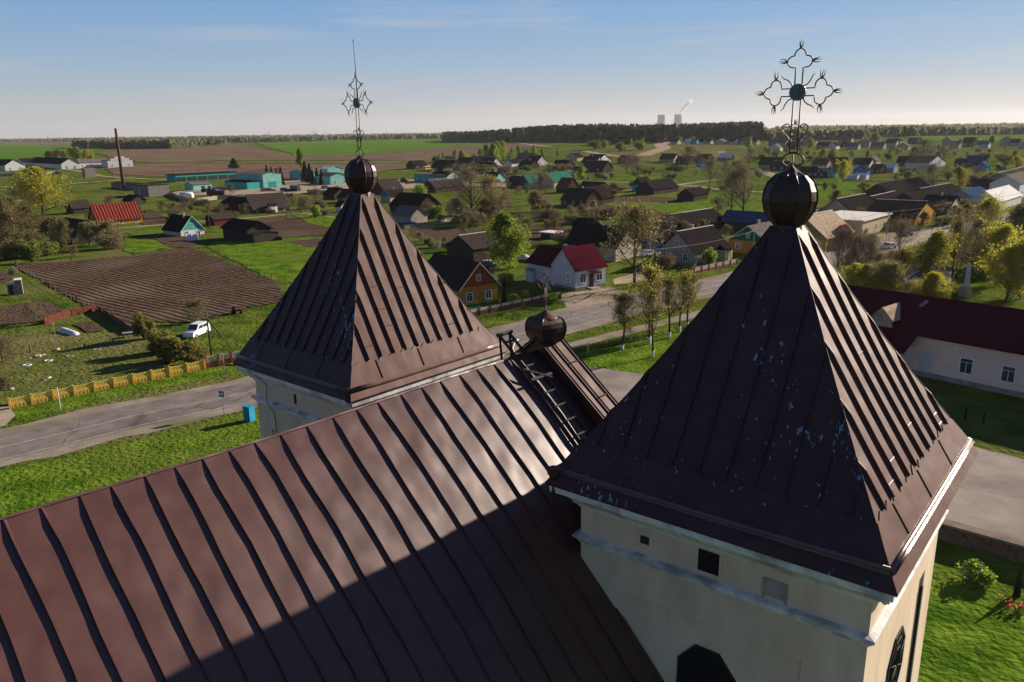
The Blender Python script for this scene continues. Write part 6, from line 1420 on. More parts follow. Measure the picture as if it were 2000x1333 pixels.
post_fence('weathered plank fence running down to the willow bushes', [(192, 608), (240, 638), (262, 655)], 2.0, 'wood_fence', solid='wood_fence', h=.9)
post_fence('thin wire fence at the top of the ploughed plot', [(30, 518), (140, 510), (262, 497), (325, 486)], 5, 'wood_fence', mesh=True, rails=2, h=1)
post_fence('pale concrete fence below the workshop yard', [(328, 378), (350, 390), (375, 396), (425, 390), (500, 386)], 3, 'concrete', solid='concrete', h=1.6)
post_fence('second pale concrete fence right of the far left tower top', [(790, 447), (850, 438), (885, 430), (845, 423), (800, 418)], 3, 'concrete', solid='concrete', h=1.0)
post_fence('pale concrete fence between workshop yard and cottages', [(600, 378), (640, 380), (690, 378)], 3, 'concrete', solid='concrete', h=1.8)
post_fence('concrete wall of the white farm at the left', [(0, 345), (45, 344), (110, 340), (122, 343)], 6, 'concrete', solid='concrete', h=2)
post_fence('low picket fence by the road beyond the log house', [(360, 436), (480, 425), (590, 417)], 3.5, 'wood_fence', h=1.1, rails=2)
post_fence('long field fence behind the right meadow', [(1560, 356), (1650, 354), (1810, 355)], 5, 'wood_fence', h=1.2)
post_fence('dark field fence in the middle meadow', [(1130, 352), (1250, 356), (1330, 352), (1410, 350)], 5, 'wood_fence', h=1.3)
post_fence('pale fence beyond the middle meadow', [(1195, 326), (1240, 324), (1290, 322)], 6, 'f_cream', h=1.2)
post_fence('green railing beside the road at the right', [(1820, 452), (1850, 447), (1880, 440)], 2.5, 'w_green', h=.9)
post_fence('dark green wire fence before the pink building', [(1722, 795), (1884, 822), (1920, 829), (2060, 858)], 2.4, 'w_green', h=1.3, mesh=True, rails=3)
# stone churchyard wall with a cap, bottom right
A, B = W(55.2, -13), W(55.2, 30); mb = MB(); root = thing('stone_wall', 'old fieldstone churchyard wall with flat cap beside the forecourt', 'wall', A, math.atan2((B-A).y, (B-A).x)); Lw = (B-A).length
rmat('rubble', (.16, .12, .095), (.08, .06, .05), sc=3.2); rmat('wallcap', (.24, .19, .15), (.17, .135, .11), sc=1.2)
rnd = random.Random(2); mb.box((0, -.30, -.3), (Lw, .30, 1.15))
for i in range(420):
    s = rnd.uniform(.12, .24); x, z = rnd.uniform(0, Lw), rnd.uniform(.1, 1.05); T = Matrix.Translation((x, rnd.choice((-.30, .30)), z)) @ Matrix.Rotation(rnd.uniform(0, 6), 4, 'Y'); mb.box((-s, -.05, -s*.7), (s, .05, s*.7), 0, T)
mb.build('masonry', 'rubble', root); mb = MB(); mb.box((-.1, -.42, 1.15), (Lw+.1, .42, 1.30)); mb.build('wall_cap', 'wallcap', root)
# poles and cables
def pole(label, x, y, yt, brace=None, arm=False, name='utility_pole', m='wood_pole', r=.12):
    g = G(x, y); h = ZH(g, yt); root = thing(name, label, 'pole', g)
    mb = MB(); mb.tube([(0, 0, -.5), (0, 0, h)], [r, r*.7], 8); mb.build('post', m, root)
    if brace: b = G(*brace)-g; mb = MB(); mb.tube([(b.x, b.y, -.3), (0, 0, h*.86)], r*.75, 6); mb.build('brace', m, root)
    if arm:
        mb = MB(); mb.box((-.7, -.05, h-.5), (.7, .05, h-.4)); mb.build('crossarm', m, root)
        for q in (-.6, -.2, .2, .6): mb = MB(); mb.tube([(q, 0, h-.4), (q, 0, h-.22)], .04, 5); mb.build('insulator', 'trim_white', root)
    return root, g+Vector((0, 0, h))
pole('wooden utility pole with long brace behind the red part of the fence', 415, 716, 607, brace=(478, 706))
_, t1 = pole('wooden pole in front of the forked tree beside the maroon roofed house', 1238, 561, 490)
_, t2 = pole('concrete pole before the green gabled cottage', 1470, 505, 451, m='concrete')
_, t3 = pole('concrete pole beside the flat roofed shop', 1731, 462, 414, m='concrete', arm=True)
_, t4 = pole('concrete pole near the yellow gabled house', 1851, 440, 396, m='concrete', arm=True)
_, t0 = pole('low wooden pole behind the black roof of the yellow walled house', 881, 497, 478)
_, t5 = pole('concrete pole at the right edge of the street', 1999, 412, 375, m='concrete')
pole('thin lamp pole in the left garden', 113, 688, 628, m='trim_grey', r=.05)
pole('wooden pole below the collapsed hut', 92, 448, 405); pole('wooden pole by the garden path', 336, 428, 392); pole('wooden pole behind the red roofed house', 276, 408, 366)
pole('wooden pole in front of the workshop yard', 616, 380, 348); pole('wooden pole before the turquoise depot', 838, 362, 332); pole('wooden pole in front of the far village', 1150, 348, 318); pole('wooden pole in the meadow before the far village', 1021, 350, 334)
pole('tall thin red mast before the pine forest', 1221, 283, 241, m='rust_fence', r=.35); pole('tall grey mast with antennas before the pine forest', 1275, 279, 254, m='trim_grey', r=.35); pole('pole on the pine forest edge', 892, 278, 258, m='wood_pole', r=.2)
pole('short yellow marker post on the lawn', 1148, 691, 668, m='f_yellow2', r=.07)
pole('white marker pole in front of the yellow fence', 119, 802, 756, m='trim_white', r=.05)
row_p = [(7, 363, 335), (165, 352, 327), (222, 347, 330), (246, 348, 330), (340, 338, 317), (358, 338, 322), (388, 337, 312), (471, 335, 310), (543, 334, 310), (670, 326, 306)]
for i, (x, y, yt) in enumerate(row_p):
    pole('thin wooden pole along the far ploughed fields, %s from the left' % ORD[i], x, y, yt, r=.14)[0]['group'] = 'poles along the far fields'
def cable(label, a, b, sag, r=.035):
    mb = MB(); pts = []
    for i in range(17): t = i/16; p = a.lerp(b, t); pts.append(p-Vector((0, 0, sag*4*t*(1-t)))-a)
    mb.tube(pts, r, 4); o = mb.build('power_cable', 'concrete', None, a); tag(o, label, 'cable')
cable('sagging cable from the forked tree pole to the green gabled cottage', t1, t2, .8); cable('sagging cable from the green cottage past the right tower ball to the shop pole', t2, t3, .6); cable('cable from the shop pole to the pole near the yellow gabled house', t3, t4, .4); cable('cable from the yellow gabled house to the right edge', t4, t5, .5)
for i, (x, y, yt) in enumerate([(1355, 372, 345), (1480, 382, 352), (1595, 372, 346), (1700, 352, 328), (1760, 345, 322), (900, 395, 368), (1060, 372, 345), (720, 420, 392), (560, 428, 398), (410, 448, 412), (1560, 330, 308), (1300, 330, 306), (1930, 352, 325), (1090, 345, 318)]):
    pole('wooden pole among the village gardens, number %d by row' % (i+1) if False else 'weathered wooden village pole, %s from the left of its kind' % ORD[sorted([1355, 1480, 1595, 1700, 1760, 900, 1060, 720, 560, 410, 1560, 1300, 1930, 1090]).index(x)], x, y, yt, arm=(i % 2 == 0), r=.13)
# pylons on the horizon
def pylon():
    root = thing('pylon', '', 'pylon'); mb = MB(); H = 38
    for sx in (-1, 1):
        for sy in (-1, 1): mb.tube([(sx*3.2, sy*3.2, -1), (sx*.8, sy*.8, H*.62), (0, 0, H)], .22, 4)
    for k in range(7):
        z0, z1 = H*.62*k/7, H*.62*(k+1)/7; a, b = 3.2-2.4*k/7, 3.2-2.4*(k+1)/7
        mb.tube([(-a, -a, z0), (b, -b, z1)], .12, 3); mb.tube([(a, -a, z0), (-b, -b, z1)], .12, 3)
    mb.build('lattice_mast', 'trim_grey', root)
    for z, l in ((.62, 6), (.75, 8), (.88, 5)): mb = MB(); mb.tube([(-l, 0, H*z), (0, 0, H*z+.8), (l, 0, H*z)], .2, 4); mb.build('crossarm', 'trim_grey', root)
    return root
py0 = pylon(); PYL = [py0]+[copy_tree(py0) for _ in range(11)]
for i, (x, y, yt) in enumerate([(475, 276, 262), (526, 276, 256), (518, 275, 261), (617, 275, 253), (612, 275, 257), (637, 275, 257), (95, 279, 265), (117, 279, 268), (237, 279, 265), (754, 272, 256), (787, 272, 260), (560, 275, 265)]):
    o = PYL[i]; g = G(x, y); s = ZH(g, yt)/38; o.location = g; o.scale = (s, s, s); tag(o, 'thin steel lattice pylon on the horizon, %s from the left' % ORD[sorted([475, 526, 518, 617, 612, 637, 95, 117, 237, 754, 787, 560]).index(x)], 'pylon', 'pylons on the horizon')
# chimney stack
g = G(242, 371); h = ZH(g, 251); root = thing('chimney_stack', 'tall thin rust red steel chimney leaning over the ruined sheds', 'chimney', g)
M['redstack'] = mat('rusty_stack', (.11, .028, .020), (.06, .018, .015), rough=.85, scale=.6, detail=8, stretch=(1, 1, .4))
mb = MB(); mb.tube([(0, 0, -.5), (0, 0, h)], [.85, .62], 14); 
for k in range(1, 8): mb.lathe([(.80-.02*k, h*k/8), (.88-.02*k, h*k/8+.05), (.80-.02*k, h*k/8+.2)], 14)
mb.build('stack', 'redstack', root); mb = MB(); mb.box((-1.3, -1.3, -.5), (1.3, 1.3, .8)); mb.build('plinth', 'w_greyblock', root)
# cooling towers with steam beyond the forest
M['tower_haze'] = mat('haze_tinted_concrete', (.30, .36, .44), (.26, .32, .40), rough=.9, scale=.02)  # blue-grey base colour puts the distance haze into the concrete
for i, (x, lb) in enumerate(((1291.5, 'left one of two haze-tinted concrete cooling towers beyond the forest'), (1324, 'right cooling tower with a plume of steam'))):
    d = ray(x, 250); d.z = 0; d.normalize(); p = d*8200; base = terr(p.x, p.y); D = (CF.dot(d)*8200)
    topz = 27+ (252.5-225.5)/FPX*8200; Hc = topz-base; R = 15.2/2/FPX*8200
    mb = MB(); prof = [(R*1.45, 0), (R*1.25, Hc*.18), (R*1.06, Hc*.42), (R*.93, Hc*.70), (R*.93, Hc*.82), (R*1.0, Hc), (R*.97, Hc), (R*.88, Hc*.8)]
    mb.lathe(prof, 40); root = thing('cooling_tower', lb, 'cooling tower', (p.x, p.y, base)); mb.build('shell', 'tower_haze', root)
    mb = MB(); mb.lathe([(R*.95, Hc*.72), (R*.955, Hc*.78), (R*.95, Hc*.78)], 40); mb.build('band', 'trim_grey', root)
    if i: steam_at = Vector((p.x, p.y, base+Hc)); Rs = R
vm = bpy.data.materials.new('steam'); vm.use_nodes = True; t_ = vm.node_tree; t_.nodes.remove(t_.nodes['Principled BSDF']); pv = t_.nodes.new('ShaderNodeVolumePrincipled'); pv.inputs['Density'].default_value = .045; pv.inputs['Anisotropy'].default_value = .55; pv.inputs['Color'].default_value = (1, .97, .95, 1); t_.links.new(pv.outputs[0], t_.nodes['Material Output'].inputs['Volume']); M['steam'] = vm
bm = bmesh.new(); rnd = random.Random(6); right = Vector((CR.x, CR.y, 0)).normalized()
for k in range(15):
    f = k/14; c = right*(f*118)+Vector((0, 0, 8+f*120+rnd.uniform(-6, 6))); r_ = 12+11*f*(1.25-f)*2+rnd.uniform(-3, 3)
    bmesh.ops.create_icosphere(bm, subdivisions=3, radius=r_, matrix=Matrix.Translation(c) @ Matrix.Diagonal((1.15, 1, .85, 1)))
me = bpy.data.meshes.new('steam_plume'); bm.to_mesh(me); bm.free(); me.materials.append(vm)
o = link('steam_plume', me, None, steam_at); tag(o, kind='stuff')
rmd = o.modifiers.new('merge', 'REMESH'); rmd.mode = 'VOXEL'; rmd.voxel_size = 5
dm_ = o.modifiers.new('billow', 'DISPLACE'); tx = bpy.data.textures.new('billow', 'CLOUDS'); tx.noise_scale = 22; dm_.texture = tx; dm_.strength = 16
# vehicles
M['car_white'] = mat('white_car_paint', (.70, .71, .72), rough=.25, spec=.6); M['car_blue'] = mat('blue_car_paint', (.03, .06, .12), rough=.25, spec=.6); M['car_red'] = mat('red_car_paint', (.40, .02, .02), rough=.3); M['tyre'] = mat('tyre', (.015, .015, .015), rough=.9)
M['lampglass'] = mat('lamp_glass', (.5, .5, .48), rough=.1, spec=.8); M['bus_yellow'] = mat('yellow_bus_paint', (.70, .42, .06), rough=.4)
def vehicle(label, x0, y0, x1, y1, m, L_=4.3, prof='van', group=None, name='parked_car', cat='car'):
    A, B = G(x0, y0), G(x1, y1); d = vr(B-A).normalized(); c = (A+B)/2; root = thing(name, label, cat, c, math.atan2(d.y, d.x), group)
    x = L_/2; w = .86*L_/4.3
    if prof == 'van': top = [(-x, .35), (-x, .95), (-x*.97, 1.35), (-x*.80, 1.78), (x*.18, 1.80), (x*.52, 1.15), (x*.92, .98), (x, .75), (x, .35)]; gl = [(-x*.78, 1.18), (-x*.70, 1.62), (x*.12, 1.64), (x*.40, 1.18)]
    elif prof == 'bus': top = [(-x, .4), (-x, 2.9), (x*.93, 2.9), (x, 1.4), (x, .4)]; gl = [(-x*.92, 1.5), (-x*.92, 2.3), (x*.85, 2.3), (x*.93, 1.5)]; w = 1.2
    else: top = [(-x, .35), (-x, .85), (-x*.72, .92), (-x*.42, 1.38), (x*.18, 1.40), (x*.50, .92), (x*.92, .80), (x, .6), (x, .35)]; gl = [(-x*.60, .95), (-x*.38, 1.30), (x*.14, 1.32), (x*.40, .95)]
    n = len(top); mb = MB(); vs = []
    for yy, sc_ in ((-w, .0), (-w*.97, 0), (w*.97, 0), (w, 0)):
        for px_, pz in top:
            taper = 1-.14*max(0, pz-.9)/.9; inset = .02 if abs(yy) == w else 0
            vs.append((px_*(1-inset*.3), yy*taper, pz-(inset if pz > 1 else 0)))
    fs = [tuple(range(n))[::-1], tuple(range(3*n, 4*n))]+[(k*n+i, k*n+(i+1) % n, (k+1)*n+(i+1) % n, (k+1)*n+i) for k in range(3) for i in range(n)]
    mb.add(vs, fs, 0, False); mb.build('body', m, root)
    for s in (-1, 1):
        mb = MB(); q = []
        for px_, pz in gl: taper = 1-.14*max(0, pz-.9)/.9; q.append((px_, s*(w*taper+.006), pz))
        mid = [((q[0][0]+q[3][0])/2-.04, q[0][1], q[0][2]), ((q[1][0]+q[2][0])/2-.04, q[1][1], q[1][2])]
        q2 = [q[0], q[1], mid[1], mid[0]]; q3 = [(mid[0][0]+.09, *mid[0][1:]), (mid[1][0]+.09, *mid[1][1:]), q[2], q[3]]
        mb.add(q2+q3, [(0, 1, 2, 3), (4, 5, 6, 7)] if s > 0 else [(3, 2, 1, 0), (7, 6, 5, 4)]); mb.build('side_window', 'glass', root)
        if prof == 'van': mb = MB(); mb.tube([(-x*.75, s*w*.80, 1.84), (x*.1, s*w*.80, 1.86)], .02, 4); mb.build('roof_rail', 'trim_grey', root)
    # windscreen and rear window
    i = [k for k in range(n) if top[k][1] == max(t[1] for t in top)][-1]; a, b = top[i], top[i+1]
    mb = MB(); off = .012
    def S(p, f, yy): return (p[0]+off, yy, p[1]+off)
    ta, tb_ = 1-.14*max(0, a[1]-.9)/.9, 1-.14*max(0, b[1]-.9)/.9
    mb.add([(a[0]+.05, -w*ta*.88, a[1]-.04+off), (b[0]+off, -w*tb_*.88, b[1]+off+.04), (b[0]+off, w*tb_*.88, b[1]+off+.04), (a[0]+.05, w*ta*.88, a[1]-.04+off)], [(0, 1, 2, 3)]); mb.build('windscreen', 'glass', root)
    for sx in (-.62, .62):
        for s in (-1, 1):
            mb = MB(); r = .32 if prof != 'bus' else .45; T = Matrix.Translation((sx*x, s*w*.93, r)) @ Matrix.Rotation(PI/2, 4, 'X')
            vs = [T @ Vector((r*math.cos(2*PI*j/14), r*math.sin(2*PI*j/14), z)) for z in (-.1, .1) for j in range(14)]
            mb.add(vs, [tuple(range(14))[::-1], tuple(range(14, 28))]+[(j, (j+1) % 14, (j+1) % 14+14, j+14) for j in range(14)]); wh = mb.build('wheel', 'tyre', root)
            mb = MB(); T2 = Matrix.Translation((sx*x, s*(w*.93+.105), r)) @ Matrix.Rotation(PI/2, 4, 'X'); mb.add([T2 @ Vector((r*.55*math.cos(2*PI*j/10), r*.55*math.sin(2*PI*j/10), 0)) for j in range(10)], [tuple(range(10))]); mb.build('hub_cap', 'trim_grey', wh)
    for s in (-1, 1):
        mb = MB(); mb.box((x-.04, s*w*.72-.15, .62), (x+.015, s*w*.72+.15, .76)); mb.build('headlight', 'lampglass', root)
    return root
vehicle('white compact estate car with roof rails parked beside the willow bushes', 402, 650, 368, 664, 'car_white', 4.1)
vehicle('white sedan driving on the road at the right', 1747, 484, 1722, 488, 'car_white', 4.3, 'car')
vehicle('dark estate car behind the yellow walled house', 936, 529, 962, 525, 'car_blue', 4.4)
vehicle('silver grey car parked by the blue boarded lean-to', 1256, 502, 1276, 499, 'car_white', 4.2, 'car')
vehicle('dark blue car on the lawn right of the far left tower', 789, 441, 811, 440, 'car_blue', 4.4, 'car')
vehicle('small yellow bus parked at the far village', 830, 333, 845, 332, 'bus_yellow', 8, 'bus', name='bus', cat='bus')
vehicle('white delivery van parked before the far village', 1109, 339, 1123, 338, 'car_white', 6, 'van', name='delivery_van', cat='van')
vehicle('blue farm lorry at the far village houses', 954, 334, 972, 333, 'w_blue', 7, 'bus', name='lorry', cat='lorry')
vehicle('grey lorry in the workshop yard left', 513, 375, 535, 374, 'trim_grey', 7, 'van', name='lorry', cat='lorry')
vehicle('dark lorry in the workshop yard right', 568, 374, 586, 375, 'darkwood', 6, 'bus', name='lorry', cat='lorry')
vehicle('dark car parked by the shop', 1760, 463, 1776, 461, 'car_blue', 4.3, 'car'); vehicle('small grey car before the yellow gabled house', 1775, 452, 1790, 451, 'trim_grey', 4.2, 'car')
for i, (x, y) in enumerate([(552, 374), (560, 375), (655, 372), (745, 356), (757, 357), (770, 358), (786, 357), (795, 360), (632, 370)]):
    vehicle('small machine or car on the sandy yard, %s from the left' % ORD[[552, 560, 632, 655, 745, 757, 770, 786, 795].index(x)], x, y, x+9, y-.4, ['car_blue', 'darkwood', 'f_red', 'trim_grey', 'car_white'][i % 5], 4.6, ['van', 'car'][i % 2], group='vehicles on the workshop yard')
# red motor cultivator built in tractor shape, and blue tractor
def tractor(label, x, y, m, s=1.0, rz=0):
    g = G(x, y); root = thing('tractor', label, 'tractor', g, rz); root.scale = (s, s, s)
    mb = MB(); mb.prism([(-.3, -.35, .7), (1.5, -.35, .7), (1.5, -.35, 1.25), (1.2, -.35, 1.4), (-.3, -.35, 1.4)], (0, .7, 0)); mb.build('bonnet', m, root)
    mb = MB(); mb.box((-1.3, -.5, .6), (-.3, .5, 1.1)); mb.box((-1.3, -.55, 1.1), (-.25, .55, 2.3)); mb.build('cab', 'glass', root); mb = MB(); mb.box((-1.4, -.65, 2.3), (-.15, .65, 2.42)); mb.build('cab_roof', m, root)
    for (xx, r) in ((-.8, .7), (1.1, .42)):
        for q in (-1, 1): mb = MB(); T = Matrix.Translation((xx, q*.75, r)) @ Matrix.Rotation(PI/2, 4, 'X'); mb.add([T @ Vector((r*math.cos(2*PI*j/16), r*math.sin(2*PI*j/16), z)) for z in (-.16, .16) for j in range(16)], [tuple(range(16))[::-1], tuple(range(16, 32))]+[(j, (j+1) % 16, (j+1) % 16+16, j+16) for j in range(16)]); mb.build('wheel', 'tyre', root)
    mb = MB(); mb.tube([(.8, .2, 1.3), (.8, .2, 2.0)], .05, 6); mb.build('exhaust', 'darkwood', root)
tractor('small red motor cultivator in tractor shape at the edge of the ploughed plot', 463, 613, 'car_red', .55, .3); tractor('blue tractor in front of the turquoise garage row', 414, 376, 'w_blue', 1.3, .2); tractor('dark tractor in the yard left of the blue tractor', 402, 376, 'darkwood', 1.3, 0)
# trailer and tank in the yard
g = G(423, 385); root = thing('trailer', 'rust brown high sided trailer by the concrete fence', 'trailer', g); mb = MB()
mb.box((-4, -1.2, .9), (4, 1.2, 1.1)); mb.box((-4, -1.2, 1.1), (4, -1.1, 2.9)); mb.box((-4, 1.1, 1.1), (4, 1.2, 2.9)); mb.box((-4, -1.1, 1.1), (-3.9, 1.1, 2.9)); mb.box((3.9, -1.1, 1.1), (4, 1.1, 2.9)); mb.build('box', 'rust_fence', root)
for xx in (-2.6, 2.6):
    mb = MB(); mb.tube([(xx, -1.15, .5), (xx, 1.15, .5)], .5, 12); mb.build('wheel_pair', 'tyre', root)
g = G(365, 390); root = thing('storage_tank', 'round white metal tank behind the concrete fence', 'tank', g); mb = MB(); mb.tube([(-3.0, 0, 1.6), (-2.6, 0, 1.6), (2.6, 0, 1.6), (3.0, 0, 1.6)], [.9, 1.5, 1.5, .9], 18); mb.build('tank_shell', 'trim_white', root)
mb = MB(); mb.box((-1.8, -1, 0), (-1.4, 1, .6)); mb.box((1.4, -1, 0), (1.8, 1, .6)); mb.build('cradle', 'concrete', root)
# polytunnel cloche, tyres, hut, table in the left garden
g = G(135, 652); d = vr(G(156, 659)-G(113, 644)).normalized(); root = thing('garden_cloche', 'low white plastic garden tunnel lying in the left garden', 'garden tunnel', g, math.atan2(d.y, d.x)); mb = MB(); vs = []; nn = 13
for i in range(nn):
    x = -2.6+5.2*i/(nn-1); e_ = min(1, (1-abs(2*i/(nn-1)-1)**6)+.25); b_ = 1+.06*(i % 2)
    for j in range(9): a = PI*j/8; vs.append((x, .62*math.cos(a)*e_*b_, max(0, .62*math.sin(a)*e_*b_)))
mb.add(vs, [(i*9+j, i*9+j+1, (i+1)*9+j+1, (i+1)*9+j) for i in range(nn-1) for j in range(8)]+[tuple(range(9))[::-1], tuple(range((nn-1)*9, nn*9))], 0, True); rmat('film', (.66, .62, .66), (.48, .44, .48), rough=.5, sc=3); mb.build('film_cover', 'film', root)
mb = MB()
for x in (-2.5, -1.2, 0, 1.2, 2.5): mb.tube([(x, .66*math.cos(a), .66*math.sin(a)) for a in [PI*j/8 for j in range(9)]], .02, 4)
mb.build('hoops', 'trim_grey', root)
for x, y, lb, m in ((53, 716, 'pale blue painted tyre bed, leftmost in the garden lawn', 'w_bluewhite'), (95, 707, 'grey blue tyre bed second from the left in the garden lawn', 'w_bluewhite'), (137, 698, 'dark tyre bed in the garden lawn', 'trim_grey'), (190, 685, 'pale grey tyre bed nearest the willow bushes', 'trim_grey')):
    mb = MB(); mb.tube([(.42*math.cos(2*PI*j/16), .42*math.sin(2*PI*j/16), .1) for j in range(17)], .13, 6); tag(mb.build('tyre_bed', m, None, G(x, y)), lb, 'tyre')
g = G(31, 575); root = thing('outhouse', 'small grey plank outhouse standing in the garden at the left', 'outhouse', g, .5); mb = MB(); mb.box((-1.1, -.8, 0), (.1, .8, 2.0)); mb.box((.1, -.8, 0), (1.2, .8, 2.6)); mb.build('wall', 'w_greyblock', root); mb = MB(); mb.slab([(-1.2, -.95, 1.95), (.1, -.95, 2.0), (.1, .9, 2.1), (-1.2, .9, 2.0)], .06); mb.slab([(.05, -.95, 2.6), (1.3, -.95, 2.6), (1.3, .9, 2.7), (.05, .9, 2.7)], .06); mb.build('roof', 'ridge_pale', root); mb = MB(); mb.box((-.9, -.84, .1), (-.2, -.801, 1.8)); mb.build('door', 'w_plank', root)
g = G(254, 660); root = thing('garden_table', 'rough garden table beside the upright willow', 'table', g, .4); mb = MB(); mb.box((-.9, -.5, .72), (.9, .5, .78)); mb.build('table_top', 'trim_grey', root)
for a in (-.8, .8):
    for b in (-.4, .4): mb = MB(); mb.box((a-.04, b-.04, 0), (a+.04, b+.04, .72)); mb.build('leg', 'w_plank', root)
# logs and debris in the left garden
rnd = random.Random(9)
for i, (x, y) in enumerate([(95, 742), (86, 745), (60, 702), (70, 700), (78, 699), (84, 696), (112, 686), (22, 764)]):
    mb = MB(); r = rnd.uniform(.12, .22); a = rnd.uniform(0, 3); mb.tube([(-.3*math.cos(a), -.3*math.sin(a), r), (.3*math.cos(a), .3*math.sin(a), r)], r, 9); tag(mb.build('log_section', 'w_brick', None, G(x, y)), 'sawn log in the left garden, %s of the scattered logs' % ['nearest of two by the fence', 'other of two by the fence', 'leftmost of the row', 'second of the row', 'third of the row', 'rightmost of the row', 'lone one under the lamp pole', 'lone one at the left edge'][i], 'log', 'sawn logs in the left garden')
for i, (x, y) in enumerate([(165, 680), (215, 668), (222, 672), (60, 690)]):
    mb = MB(); h = rnd.uniform(.5, 1.0); mb.tube([(0, 0, -.1), (.04, 0, h)], [.13, .11], 7); tag(mb.build('stump', 'wood_fence', None, G(x, y)), 'upright weathered stump in the left garden', 'stump', 'stumps in the left garden')
for a, b, lb in (((12, 752), (75, 740), 'long pale plank lying on the grass behind the yellow fence'), ((20, 660), (62, 652), 'grey pole lying by the apple tree at the left')):
    A, B = G(*a), G(*b); mb = MB(); mb.tube([(0, 0, .08), tuple(B-A+Vector((0, 0, .08)))], .08, 5); tag(mb.build('plank', 'wood_fence', None, A), lb, 'plank')
# road signs and blue box
def sign(label, x, y, yt, w_, h_, m, name='road_sign', glyph=None):
    g = G(x, y); h = ZH(g, yt); root = thing(name, label, 'sign', g, -.35); mb = MB(); mb.tube([(0, 0, -.3), (0, 0, h)], .035, 8); mb.build('post', 'trim_grey', root)
    mb = MB(); mb.box((-w_/2, -.07, h-h_), (w_/2, -.045, h)); pl = mb.build('sign_plate', m, root)
    if glyph: 
        mb = MB()
        for (x0, z0, x1, z1) in glyph: mb.box((x0*w_/2, -.078, h-h_/2+z0*h_/2), (x1*w_/2, -.073, h-h_/2+z1*h_/2))
        mb.build('sign_symbol', 'trim_white', pl)
sign('square blue bus stop sign on a thin post beside the road', 438, 810, 764, .62, .62, 'w_blue', glyph=[(-.6, -.2, .6, .45), (-.55, -.45, -.2, -.2), (.2, -.45, .55, -.2)])
sign('dark sign seen edge on in front of the red fence', 440, 737, 692, .12, .6, 'trim_grey')
g = G(488, 822); root = thing('blue_cabinet', 'bright blue boarded cabinet on the grass left of the far left tower', 'cabinet', g, -.5); rmat('cyan', (.05, .30, .46), (.03, .22, .36), wave=('X', 3, .03)); mb = MB(); mb.box((-.42, -.35, 0), (.42, .35, 1.5)); mb.build('box', 'cyan', root); mb = MB(); mb.box((-.47, -.4, 1.5), (.47, .4, 1.56)); mb.build('lid', 'cyan', root)
mb = MB(); mb.box((-.40, -.37, .1), (.40, -.351, 1.42)); mb.build('door', 'cyan', root)
# obelisk
g = G(1885, 580); h = ZH(g, 513); root = thing('obelisk', 'grey stone obelisk monument behind the maroon roof', 'monument', g, .3); mb = MB()
def fr(s0, z0, s1, z1): mb.add([(-s0, -s0, z0), (s0, -s0, z0), (s0, s0, z0), (-s0, s0, z0), (-s1, -s1, z1), (s1, -s1, z1), (s1, s1, z1), (-s1, s1, z1)], [(0, 3, 2, 1), (4, 5, 6, 7), (0, 1, 5, 4), (1, 2, 6, 5), (2, 3, 7, 6), (3, 0, 4, 7)])
fr(.72, -.2, .72, h*.16); fr(.58, h*.16, .55, h*.26); mb.build('pedestal', 'w_brick', root); mb = MB(); fr(.64, h*.26, .64, h*.30); mb.build('plinth', 'w_brick', root); mb = MB(); fr(.42, h*.30, .30, h*.40); fr(.30, h*.40, .19, h*.95); fr(.19, h*.95, .04, h); mb.build('shaft', 'w_white', root)
# greenhouse frame and junk by the turquoise gabled house
g = G(381, 470); root = thing('greenhouse', 'small makeshift greenhouse beside the turquoise gabled house', 'greenhouse', g, .3); mb = MB()
for x in (-2, -.7, .7, 2): mb.tube([(x, 1.2*math.cos(a), 1.9*math.sin(a)) for a in [PI*j/8 for j in range(9)]], .05, 4)
mb.build('hoops', 'trim_white', root); mb = MB(); vs = [(x, 1.15*math.cos(PI*j/8), 1.85*math.sin(PI*j/8)) for x in (-2, .6) for j in range(9)]; mb.add(vs, [(j, j+1, j+10, j+9) for j in range(8)]); mb.build('film_cover', 'film', root)
for x, y, r, lb, m in ((922, 527, 1.9, 'ochre sand heap behind the yellow walled house', 'dirt'), (1025, 505, 1.6, 'orange sawdust heap beside the birch', 'f_cream'), (790, 352, 3, 'dark scrap heap on the yard', 'darkwood')):
    mb = MB(); rr = random.Random(x); vs = [(0, 0, r*.6)]+[(q*r*math.cos(a)*rr.uniform(.85, 1.15), q*r*math.sin(a)*rr.uniform(.85, 1.15), z*r) for q, z in ((.35, .5), (.7, .25), (1, 0)) for a in [2*PI*i/10 for i in range(10)]]
    mb.add(vs, [(0, 1+i, 1+(i+1) % 10) for i in range(10)]+[(1+k*10+i, 11+k*10+i, 11+k*10+(i+1) % 10, 1+k*10+(i+1) % 10) for k in range(2) for i in range(10)], 0, True); tag(mb.build('heap', m, None, G(x, y)), lb, 'heap')
# firewood stacks and boards at the plank shed
for x, y, lb in ((955, 519, 'stack of pale boards before the plank shed'), (545, 470, 'dark stacked firewood beside the broad gabled barn')):
    mb = MB(); rr = random.Random(x)
    for k in range(3):
        for q in range(6): mb.tube([(-1.2+q*.4, -.5, .2+k*.38), (-1.2+q*.4, .5, .2+k*.38)], .19, 7)
    tag(mb.build('wood_stack', 'f_cream' if x == 955 else 'w_plank', None, G(x, y)), lb, 'wood stack')
